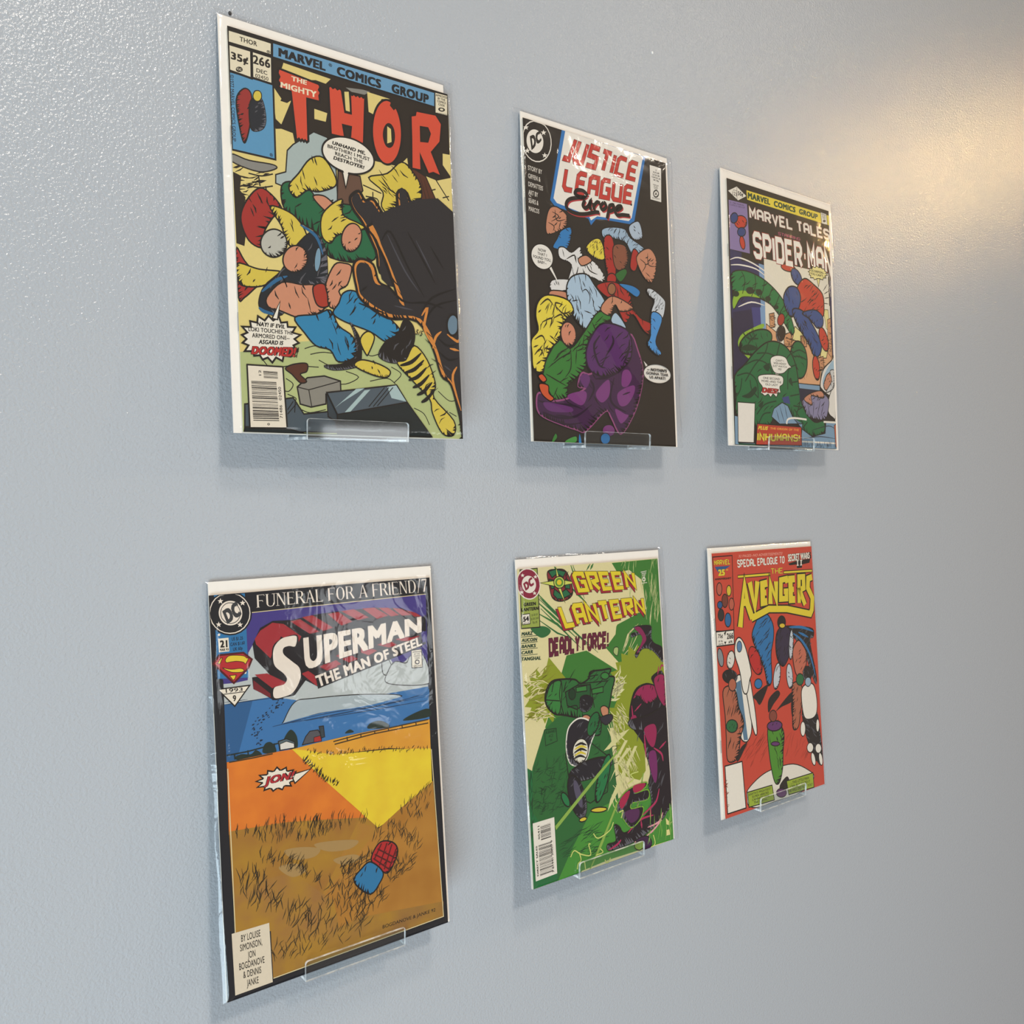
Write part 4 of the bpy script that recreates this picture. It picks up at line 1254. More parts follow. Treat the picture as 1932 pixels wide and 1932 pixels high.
("p","7c3f7c",1,0,"1d1815",[291,1739,444,1698,459,1747,406,1794]),
("p","66346f",1,0,"1d1815",[85,1794,181,1794,321,1811,319,1842,139,1845]),
("p","66346f",1,0,"1d1815",[406,1613,467,1583,500,1619,454,1679]),
("p","7c3f7c",1,0,"1d1815",[548,1704,668,1607,672,1709,598,1765]),
("l","2a1630",12,1,1,[136,1900,282,1924,417,1906]),
("l","2a1630",12,1,1,[186,1867,318,1873]),
("l","2a1630",12,1,1,[505,1871,595,1809]),
("l","2a1630",12,1,1,[799,1701,874,1677]),
("p","c05c3a",1,8,"1d1815",[52,1630,85,1613,119,1646,87,1664]),
("p","c05c3a",1,8,"1d1815",[58,1678,130,1682,136,1730,175,1761,142,1781,76,1740]),
("p","3a7d38",1,8,"1d1815",[146,2040,181,1983,200,2007,170,2040]),
("p","4a9048",1,8,"1d1815",[260,2040,286,2016,354,1995,371,2013,352,2040]),
("p","7c3f7c",1,0,"1d1815",[709,1955,696,1973,673,1984,644,1987,618,1979,603,1964,601,1945,613,1927,637,1916,666,1913,691,1920,707,1936]),
("p","2f7fb8",1,5,"1d1815",[665,2004,658,2022,641,2036,619,2040,597,2038,582,2025,577,2007,583,1988,600,1974,623,1968,645,1972,660,1985]),
("p","2f7fb8",1,0,"1d1815",[384,2040,392,1981,406,2040]),
("p","e2ded6",0,0,"1d1815",[177,924,196,916,257,1016,237,997]),
("p","e2ded6",1,7,"1d1815",[202,821,213,856,206,892,182,922,146,940,105,942,68,929,41,902,30,868,37,833,61,803,96,785,137,782,175,794]),
("t","NOW\nTHAT I\nFOUND YOU,\nBABY--","1d1815",[46,808,200,815,193,911,45,906],0.01,0,"",0,"c",1),
("p","e2ded6",0,0,"1d1815",[1024,1451,1071,1484,1046,1494]),
("p","e2ded6",1,7,"1d1815",[1295,1541,1270,1570,1222,1591,1161,1600,1098,1595,1048,1578,1018,1552,1015,1522,1039,1493,1085,1472,1146,1463,1208,1467,1261,1484,1292,1510]),
("t","*/-- NOTHIN'S\nGONNA TEAR\nUS APART!","1d1815",[1038,1496,1265,1494,1268,1570,1042,1568],0.015,0,"",0,"c",1),
]
ART_YELLOW_BANNER = [
("p","28231f",0,0,"0",[0,0,1326,0,1326,2040,0,2040]),
("p","2d3060",0,0,"1d1815",[15,544,151,548,148,612,399,600,389,1027,10,1071]),
("p","7f9fc0",0,0,"1d1815",[358,600,421,604,419,1133,373,1138]),
("p","e2dccb",0,0,"1d1815",[424,551,683,551,1286,544,1294,1066,418,1159]),
("p","23244a",0,0,"1d1815",[22,1026,413,940,415,1214,149,1420,14,1508]),
("p","3d4280",0,0,"1d1815",[250,960,413,940,415,1214,295,1291]),
("p","7f9fc0",0,0,"1d1815",[357,947,418,939,418,1213,368,1232]),
("p","e2dccb",0,0,"1d1815",[429,925,1307,816,1326,1037,1293,1320,1121,1500,400,1528]),
("p","d6a77e",0,7,"1d1815",[427,1069,549,1121,566,1205,693,1219,762,1118,1013,1187,1021,1248,1205,1203,1298,1221,1318,1275,1151,1373,1121,1507,819,1516,685,1373,371,1400,420,1220]),
("p","e0d698",0,7,"1d1815",[798,1047,916,1102,891,1165,760,1165]),
("p","e0d698",0,7,"1d1815",[1139,1147,1253,1184,1225,1270,1144,1277]),
("p","e0d698",0,5,"1d1815",[1200,857,1270,855,1295,1040,1238,1019]),
("p","cc9a70",0,7,"1d1815",[468,986,531,969,536,1083,473,1096]),
("p","cc9a70",0,7,"1d1815",[649,1130,747,1100,747,1220,650,1230]),
("p","c4906a",0,7,"1d1815",[871,1120,950,1105,950,1200,878,1207]),
("p","c4906a",0,7,"1d1815",[1098,1282,1179,1260,1185,1371,1104,1391]),
("p","cc9a70",0,5,"1d1815",[1254,941,1302,921,1318,1275,1251,1226]),
("h","4a2d1c",5,28,0,40,2,22,[472,992,533,978,536,1083,478,1093]),
("h","4a2d1c",6,60,0,26,3,26,[655,1130,747,1106,747,1220,650,1230]),
("h","4a2d1c",6,40,90,20,5,24,[877,1126,949,1112,950,1200,880,1207]),
("h","4a2d1c",5,44,0,24,6,22,[1100,1285,1179,1267,1185,1371,1107,1384]),
("h","4a2d1c",5,36,10,40,9,20,[1259,947,1301,935,1314,1262,1257,1225]),
("h","6a7a30",6,30,60,24,11,20,[798,1054,916,1102,891,1165,760,1165,1139,1147,1253,1184]),
("h","4a2d1c",5,50,90,12,13,22,[837,1359,1015,1358,998,1482,842,1494]),
("p","2d3060",0,7,"1d1815",[1301,816,1326,805,1326,1254,1312,1290]),
("p","8aa3c4",0,5,"1d1815",[1326,1069,1326,1057,1326,1148]),
("p","2d3060",0,7,"1d1815",[1297,598,1326,591,1326,910,1302,920]),
("l","e4dfd4",12,1,1,[12,624,110,593,267,607,427,648,539,692]),
("l","e4dfd4",12,1,1,[19,664,137,646,325,650,466,702]),
("l","e4dfd4",12,1,1,[92,977,252,919,414,925]),
("p","1f7a46",1,10,"1d1815",[21,733,154,685,343,700,505,756,637,837,728,939,787,1066,779,1107,741,1115,649,1028,558,953,477,904,335,876,194,881,114,911,37,997,25,859]),
("h","1d1815",9,90,35,20,31,12,[100,766,206,728,357,740,487,785,592,850,665,931,712,1033,706,1066,676,1072,602,1002,529,942,464,903,351,881,238,885,174,909,112,978,103,867]),
("k","1d1815",14,70,150,32,[21,733,154,685,343,700,505,756,637,837,728,939,787,1066,779,1107,741,1115,649,1028,558,953,477,904,335,876,194,881,114,911,37,997,25,859]),
("p","8fb33a",1,0,"1d1815",[37,997,115,904,214,879,355,873,335,863,216,840,97,856,31,922]),
("l","1d1815",7,1,0,[144,696,180,761,146,868]),
("l","1d1815",7,1,0,[303,692,309,782,254,874]),
("l","1d1815",7,1,0,[424,721,399,809,355,873]),
("l","1d1815",7,1,0,[525,766,469,852]),
("l","1d1815",7,1,0,[606,821,549,914]),
("l","1d1815",7,1,0,[666,893,599,968]),
("l","1d1815",7,1,0,[717,954,650,1015]),
("p","16301f",1,0,"1d1815",[104,883,84,898,54,902,32,892,31,875,51,860,80,856,102,865]),
("p","16301f",1,0,"1d1815",[281,835,257,854,221,859,194,847,192,826,216,808,253,802,280,814]),
("p","16301f",1,0,"1d1815",[385,833,364,849,334,853,311,843,309,825,330,809,361,805,384,815]),
("p","16301f",1,0,"1d1815",[493,870,474,885,445,888,425,879,423,863,442,849,470,845,491,854]),
("p","16301f",1,0,"1d1815",[589,923,573,935,549,938,531,930,530,917,546,905,570,902,588,909]),
("h","e4dfd4",5,160,80,14,4,40,[1224,616,1317,617,1322,756,1205,771]),
("l","1d1815",8,0,1,[1208,701,1269,637]),
("l","1d1815",8,0,1,[1218,727,1290,690]),
("l","1d1815",8,0,1,[1222,762,1299,745]),
("l","1d1815",8,0,1,[1203,806,1284,802]),
("l","1d1815",8,0,1,[1177,850,1234,871]),
("p","c0432f",1,10,"1d1815",[830,577,811,593,771,604,722,607,677,603,648,591,642,576,661,561,700,550,748,546,794,551,824,562]),
("p","33548c",1,10,"1d1815",[898,612,914,646,909,677,887,697,852,700,814,686,784,659,769,625,773,594,795,574,830,571,867,584]),
("h","1d1815",9,35,60,3,54,12,[886,616,899,643,895,668,877,684,849,687,819,675,795,654,783,627,786,602,804,586,832,583,861,594]),
("k","1d1815",7.02666,30.4489,150,55,[898,612,914,646,909,677,887,697,852,700,814,686,784,659,769,625,773,594,795,574,830,571,867,584]),
("p","c0432f",1,12,"1d1815",[847,722,951,633,1073,664,1195,730,1213,839,1185,932,1034,991,868,969,807,876]),
("h","1d1815",9,90,35,20,57,12,[881,741,964,669,1062,694,1159,747,1174,834,1151,909,1031,956,898,938,849,864]),
("k","1d1815",14,70,110,58,[847,722,951,633,1073,664,1195,730,1213,839,1185,932,1034,991,868,969,807,876]),
("p","33548c",1,12,"1d1815",[659,828,727,738,836,724,888,798,849,904,759,976,686,924]),
("h","1d1815",9,58,110,7,60,12,[681,830,736,758,823,747,864,806,833,891,761,949,703,907]),
("k","1d1815",11.7416,50.8803,110,61,[659,828,727,738,836,724,888,798,849,904,759,976,686,924]),
("p","33548c",1,12,"1d1815",[772,916,904,906,1033,1000,1151,1146,1134,1244,1053,1272,969,1164,832,1037]),
("h","1d1815",9,75,140,12,63,12,[813,949,919,941,1022,1017,1117,1133,1103,1212,1038,1234,971,1148,861,1046]),
("k","1d1815",14,65.8167,150,64,[772,916,904,906,1033,1000,1151,1146,1134,1244,1053,1272,969,1164,832,1037]),
("p","33548c",1,10,"1d1815",[903,927,1073,879,1185,921,1181,1004,1100,1027,1012,968]),
("h","1d1815",9,45,35,4,66,12,[937,932,1073,894,1163,927,1159,994,1095,1012,1024,965]),
("k","1d1815",9.07033,39.3047,110,67,[903,927,1073,879,1185,921,1181,1004,1100,1027,1012,968]),
("p","c0432f",1,10,"1d1815",[1250,1099,1261,1150,1253,1191,1230,1211,1196,1205,1162,1174,1136,1128,1126,1078,1133,1037,1156,1017,1189,1023,1223,1053]),
("h","1d1815",9,40,35,3,69,12,[1238,1101,1247,1142,1240,1175,1222,1191,1195,1186,1168,1161,1147,1125,1139,1085,1144,1052,1163,1036,1189,1041,1216,1065]),
("k","1d1815",8.06347,34.9417,20,70,[1250,1099,1261,1150,1253,1191,1230,1211,1196,1205,1162,1174,1136,1128,1126,1078,1133,1037,1156,1017,1189,1023,1223,1053]),
("p","c0432f",1,10,"1d1815",[1121,1359,1121,1411,1108,1451,1086,1468,1060,1457,1038,1423,1026,1373,1026,1322,1039,1282,1061,1265,1086,1275,1109,1309]),
("h","1d1815",9,36,35,3,72,12,[1111,1360,1111,1402,1101,1434,1083,1447,1062,1438,1045,1411,1035,1371,1035,1330,1045,1298,1063,1285,1083,1293,1101,1320]),
("k","1d1815",7.29339,31.6047,60,73,[1121,1359,1121,1411,1108,1451,1086,1468,1060,1457,1038,1423,1026,1373,1026,1322,1039,1282,1061,1265,1086,1275,1109,1309]),
("p","a83a2a",1,8,"1d1815",[660,1014,646,1039,624,1058,600,1064,580,1058,570,1040,572,1015,586,989,608,971,632,964,652,971,662,989]),
("p","2a1d18",1,7,"1d1815",[666,1127,649,1160,621,1184,590,1193,563,1184,548,1161,549,1129,565,1097,593,1072,624,1063,651,1071,667,1094]),
("h","5a5a60",9,31,110,3,76,12,[654,1127,640,1153,618,1172,593,1179,571,1172,559,1154,560,1128,573,1103,595,1083,620,1075,642,1082,655,1100]),
("k","6a6a72",6.39106,27.6946,150,77,[666,1127,649,1160,621,1184,590,1193,563,1184,548,1161,549,1129,565,1097,593,1072,624,1063,651,1071,667,1094]),
("p","8fb33a",1,0,"1d1815",[111,1194,242,1128,386,1073,374,1114,159,1214,116,1282,232,1355,191,1365,78,1280]),
("p","1d6e42",1,12,"1d1815",[486,1140,489,1187,437,1243,346,1295,241,1328,149,1333,96,1311,93,1266,142,1210,230,1159,335,1125,429,1118]),
("h","1d1815",9,70,110,10,80,12,[446,1157,449,1194,407,1239,334,1281,250,1307,177,1311,134,1294,132,1258,171,1213,241,1172,325,1145,401,1139]),
("k","1d1815",14,60.7708,150,81,[486,1140,489,1187,437,1243,346,1295,241,1328,149,1333,96,1311,93,1266,142,1210,230,1159,335,1125,429,1118]),
("p","1d6e42",1,12,"1d1815",[950,1304,940,1383,901,1445,844,1473,785,1460,740,1409,720,1335,730,1256,768,1195,824,1166,883,1178,930,1228]),
("h","1d1815",9,69,140,10,83,12,[926,1307,918,1370,887,1419,842,1442,794,1431,758,1391,742,1331,750,1268,781,1219,826,1196,873,1206,910,1246]),
("k","1d1815",13.8935,60.205,150,84,[950,1304,940,1383,901,1445,844,1473,785,1460,740,1409,720,1335,730,1256,768,1195,824,1166,883,1178,930,1228]),
("p","1d6e42",1,12,"1d1815",[23,1513,150,1413,274,1306,441,1211,608,1207,733,1275,803,1403,836,1602,896,1734,1025,1822,1151,1808,1158,1897,1008,1945,854,1898,729,1797,626,1710,519,1743,430,1872,246,1888,33,1810,29,1683]),
("h","1d1815",9,90,35,20,86,12,[138,1539,239,1459,338,1373,472,1297,606,1294,706,1348,762,1451,788,1610,836,1716,939,1786,1040,1775,1046,1846,926,1884,802,1847,702,1766,620,1696,534,1723,463,1826,316,1839,146,1776,142,1675]),
("k","1d1815",14,70,110,87,[23,1513,150,1413,274,1306,441,1211,608,1207,733,1275,803,1403,836,1602,896,1734,1025,1822,1151,1808,1158,1897,1008,1945,854,1898,729,1797,626,1710,519,1743,430,1872,246,1888,33,1810,29,1683]),
("l","123d26",11,1,0,[132,1166,199,1210,319,1198]),
("l","123d26",11,1,0,[173,1328,197,1249,301,1167]),
("l","123d26",11,1,0,[149,1420,291,1369,432,1395,500,1494]),
("l","123d26",11,1,0,[294,1317,437,1303,581,1342,640,1430]),
("l","123d26",11,1,0,[441,1211,395,1307,269,1409,143,1548]),
("l","123d26",11,1,0,[587,1209,540,1320,472,1418]),
("l","123d26",11,1,0,[47,1511,186,1481,283,1537,297,1665]),
("l","123d26",11,1,0,[20,1684,81,1616,105,1526]),
("l","123d26",11,1,0,[297,1665,220,1606,203,1531]),
("l","123d26",11,1,0,[733,1275,666,1335,672,1414]),
("l","123d26",11,1,0,[805,1362,694,1412,675,1573]),
("l","123d26",11,1,0,[820,1496,710,1518]),
("l","123d26",11,1,0,[825,1603,705,1625]),
("l","123d26",11,1,0,[271,1796,376,1712,522,1677]),
("l","123d26",11,1,0,[287,1879,352,1792,445,1773]),
("l","123d26",11,1,0,[744,1702,864,1708]),
("l","123d26",11,1,0,[772,1794,914,1800]),
("l","123d26",11,1,0,[855,1884,924,1827]),
("l","123d26",11,1,0,[754,1729,868,1843]),
("l","123d26",11,1,0,[833,1670,772,1788]),
("l","123d26",11,1,0,[744,1274,844,1238,931,1256]),
("l","123d26",11,1,0,[764,1299,852,1291,939,1310]),
("p","123d26",1,0,"1d1815",[96,1297,197,1255,316,1276,194,1307]),
("p","123d26",1,0,"1d1815",[98,1666,178,1635,261,1578,280,1609,197,1672]),
("p","123d26",1,0,"1d1815",[370,1413,454,1380,430,1447]),
("p","123d26",1,0,"1d1815",[294,1724,357,1687,334,1741]),
("p","123d26",1,0,"1d1815",[689,1506,723,1476,741,1542]),
("p","7f9db4",0,7,"1d1815",[488,1738,595,1685,669,1707,729,1797,855,1891,985,1946,1169,1911,1186,1813,1326,1805,1326,2040,238,2040,250,2016,828,1993,857,1844,555,1859,454,1805]),
("p","7f9db4",0,7,"1d1815",[819,1513,1115,1511,1113,1556,828,1556]),
("p","1d2340",0,0,"1d1815",[828,1556,1118,1555,1105,1597,878,1640,833,1663]),
("p","3c4a80",0,0,"1d1815",[597,1645,683,1626,702,1692,617,1684]),
("p","dcd8d0",1,10,"1d1815",[1122,1493,1174,1371,1294,1285,1326,1253,1326,1465,1326,1532,1255,1587,1142,1540]),
("p","9db8c8",1,0,"1d1815",[1157,1470,1220,1368,1326,1281,1326,1422,1305,1528,1188,1543]),
("p","dcd8d0",1,8,"1d1815",[1236,1616,1326,1493,1326,1761,1292,1773,1225,1728]),
("p","8a86a2",1,8,"1d1815",[855,1662,981,1592,1140,1574,1230,1617,1226,1700,1164,1794,949,1785,886,1714]),
("h","1d1815",9,74,35,11,123,12,[894,1665,995,1609,1122,1595,1194,1629,1191,1695,1141,1771,969,1763,919,1707]),
("k","1d1815",14,64.7097,110,124,[855,1662,981,1592,1140,1574,1230,1617,1226,1700,1164,1794,949,1785,886,1714]),
("p","c28a70",1,8,"1d1815",[1167,1510,1218,1416,1289,1390,1310,1444,1211,1542]),
("h","1d1815",9,31,35,3,126,12,[1181,1500,1222,1424,1279,1404,1295,1447,1216,1525]),
("k","1d1815",6.28369,27.2293,150,127,[1167,1510,1218,1416,1289,1390,1310,1444,1211,1542]),
("p","c8c8c6",1,7,"1d1815",[1266,1378,1326,1365,1326,1418,1306,1521,1198,1563,1285,1460]),
("h","1d1815",9,28,110,3,129,12,[1269,1392,1317,1382,1317,1424,1301,1506,1215,1540,1284,1458]),
("k","1d1815",6,24.7976,20,130,[1266,1378,1326,1365,1326,1418,1306,1521,1198,1563,1285,1460]),
("p","c28a70",1,8,"1d1815",[890,1632,981,1585,1118,1555,1168,1586,1138,1616,991,1605,999,1680,921,1664]),
("h","1d1815",9,34,140,3,132,12,[917,1628,989,1591,1099,1567,1139,1591,1115,1615,997,1607,1004,1667,941,1654]),
("k","1d1815",6.88015,29.814,60,133,[890,1632,981,1585,1118,1555,1168,1586,1138,1616,991,1605,999,1680,921,1664]),
("l","2a2838",7,1,1,[933,1663,961,1771]),
("l","2a2838",7,1,1,[1023,1651,1005,1775]),
("l","2a2838",7,1,1,[1114,1638,1062,1772]),
("l","2a2838",7,1,1,[1159,1663,1107,1783]),
("l","2a2838",7,1,1,[519,1749,556,1846]),
("l","2a2838",7,1,1,[562,1714,619,1849]),
("l","2a2838",7,1,1,[626,1703,663,1827]),
("l","2a2838",7,1,1,[988,1892,1219,1846,1326,1875]),
("l","2a2838",7,1,1,[873,1965,1099,1941,1326,1953]),
("l","e4dfd4",16,1,0,[645,1855,663,1817,750,1802,914,1807]),
("l","e4dfd4",16,1,0,[1151,1815,1326,1812]),
("l","e4dfd4",14,0,0,[839,1990,1326,1991]),
("h","2a3a4a",5,50,80,60,5,30,[706,2032,1326,2016,1325,2040,705,2040]),
("p","c0684a",0,5,"1d1815",[1301,1842,1326,1826,1326,2029,1315,2016]),
("p","7f9db4",0,5,"1d1815",[4,1818,42,1822,38,2025,240,2023,237,2040,0,2039]),
("p","1d4d32",0,0,"1d1815",[42,2028,249,2029,247,2040,41,2040]),
("p","e4dfd6",0,7,"1d1815",[46,1713,253,1710,225,2019,38,2020]),
("p","8d7da8",0,0,"1d1815",[17,164,235,155,252,539,15,542]),
("p","c0432f",1,8,"1d1815",[228,298,217,326,188,349,150,363,113,362,86,348,78,324,89,297,117,273,155,260,192,260,219,274]),
("h","1d1815",9,32,140,3,153,12,[212,300,204,323,180,341,150,352,120,351,99,340,92,321,101,299,124,280,154,270,184,270,205,281]),
("k","1d1815",6.43638,27.891,20,154,[228,298,217,326,188,349,150,363,113,362,86,348,78,324,89,297,117,273,155,260,192,260,219,274]),
("p","2f4a80",1,8,"1d1815",[118,290,105,312,85,328,63,335,43,331,33,316,33,296,45,274,65,258,88,251,107,255,118,269]),
("p","2f4a80",1,8,"1d1815",[208,378,201,397,182,413,157,422,133,421,115,412,109,395,117,377,135,361,160,352,185,352,203,362]),
("p","c0432f",1,8,"1d1815",[194,461,196,486,189,507,176,518,160,515,145,500,135,477,134,452,140,431,153,421,170,423,184,438]),
("t","© 1980 MARVEL\nCOMICS GROUP","3a2c4a",[25,174,209,166,207,196,25,204],-0.01,0,"",0,"c",1),
("p","e4dfd4",0,0,"1d1815",[15,95,118,42,230,93,129,147]),
("t","JAN","1d1815",[72,72,115,72,114,82,72,83],0,0,"",0,"c",1),
("t","123","1d1815",[65,90,118,89,117,119,64,117],0,0,"",0,"c",1),
("t","50¢","1d1815",[128,74,195,75,193,112,126,115],0.02,0,"",0,"c",1),
("l","1d1815",4,0,0,[118,46,117,145]),
("p","e2cf48",0,0,"1d1815",[234,46,1326,39,1326,122,241,119]),
("t","MARVEL  COMICS  GROUP","1c4a38",[249,57,1168,58,1161,102,247,108],0.05,0,"",0,"c",1),
("p","e4dfd4",0,5,"1d1815",[1208,31,1291,31,1303,124,1219,126]),
("t","APPROVED\nBY THE\nCOMICS\nCODE","4a4038",[1217,39,1286,38,1289,79,1217,81],0.02,0,"",0,"c",1),
("p","6a6058",1,0,"1d1815",[1279,94,1276,100,1268,105,1257,109,1247,109,1239,106,1237,101,1240,95,1248,89,1258,86,1269,86,1276,88]),
("s","MARVEL TALES","e4dfd4",[253,160,1320,149,1333,263,263,274],1.5,"a5322b",0.16,0),
("s","STARRING","b8567e",[619,302,910,300,909,327,617,332],0.9,"",0,0),
("s","SPIDER·MAN","e8e4da",[287,328,1345,302,1359,577,300,593],1.5,"a5322b",0.2,0),
("p","e2d998",0,7,"1d1815",[1276,557,1243,569,1255,585,1215,590,1209,608,1171,606,1148,624,1121,612,1086,624,1074,609,1033,615,1040,597,1016,591,1026,577,1004,567,1033,555,1019,539,1061,534,1068,517,1104,519,1126,501,1154,512,1184,505,1201,515,1237,511,1236,527,1264,532,1251,547]),
("p","e2d998",0,7,"1d1815",[1121,609,1167,603,1143,675]),
("t","SCORPION--\nYOU CAN'T--!","1d1815",[1034,542,1247,537,1240,584,1034,587],0.02,0,"",0,"c",1),
("p","e6e2d8",0,0,"1d1815",[523,1446,565,1443,552,1490,521,1493]),
("p","e6e2d8",1,7,"1d1815",[464,1379,477,1332,561,1308,656,1316,696,1365,733,1392,694,1402,618,1448,512,1450]),
("p","e6e2d8",1,7,"1d1815",[315,1489,460,1468,606,1473,614,1532,570,1561,578,1607,546,1609,524,1644,483,1623,451,1649,421,1628,379,1644,349,1630,329,1624,352,1577,308,1535]),
("t","CAN'T I\nWEB-HEAD?\nJUST WATCH\nME!","1d1815",[489,1343,674,1337,670,1425,489,1428],0,0,"",0,"c",1),
("t","ONE SECOND\nMORE--AND THE\nOLD LADY","1d1815",[342,1494,597,1488,591,1557,344,1561],0,0,"",0,"c",1),
("t","/DIES!","b02a26",[344,1579,546,1578,538,1618,344,1621],0.05,0.2,"1d1815",0.04,"c",1),
("p","b8432f",0,7,"1d1815",[272,1868,839,1872,839,2023,251,2034]),
("t","/PLUS","e2cf48",[286,1885,408,1886,399,1915,281,1913],0.03,0.15,"",0,"c",1),
("t","THE ORIGIN OF THE","e2a048",[433,1890,807,1889,803,1907,430,1907],0.03,0,"",0,"c",1),
("s","INHUMANS!","e2cf48",[272,1929,818,1927,812,1999,264,2013],1.5,"1d1815",0.2,0),
]
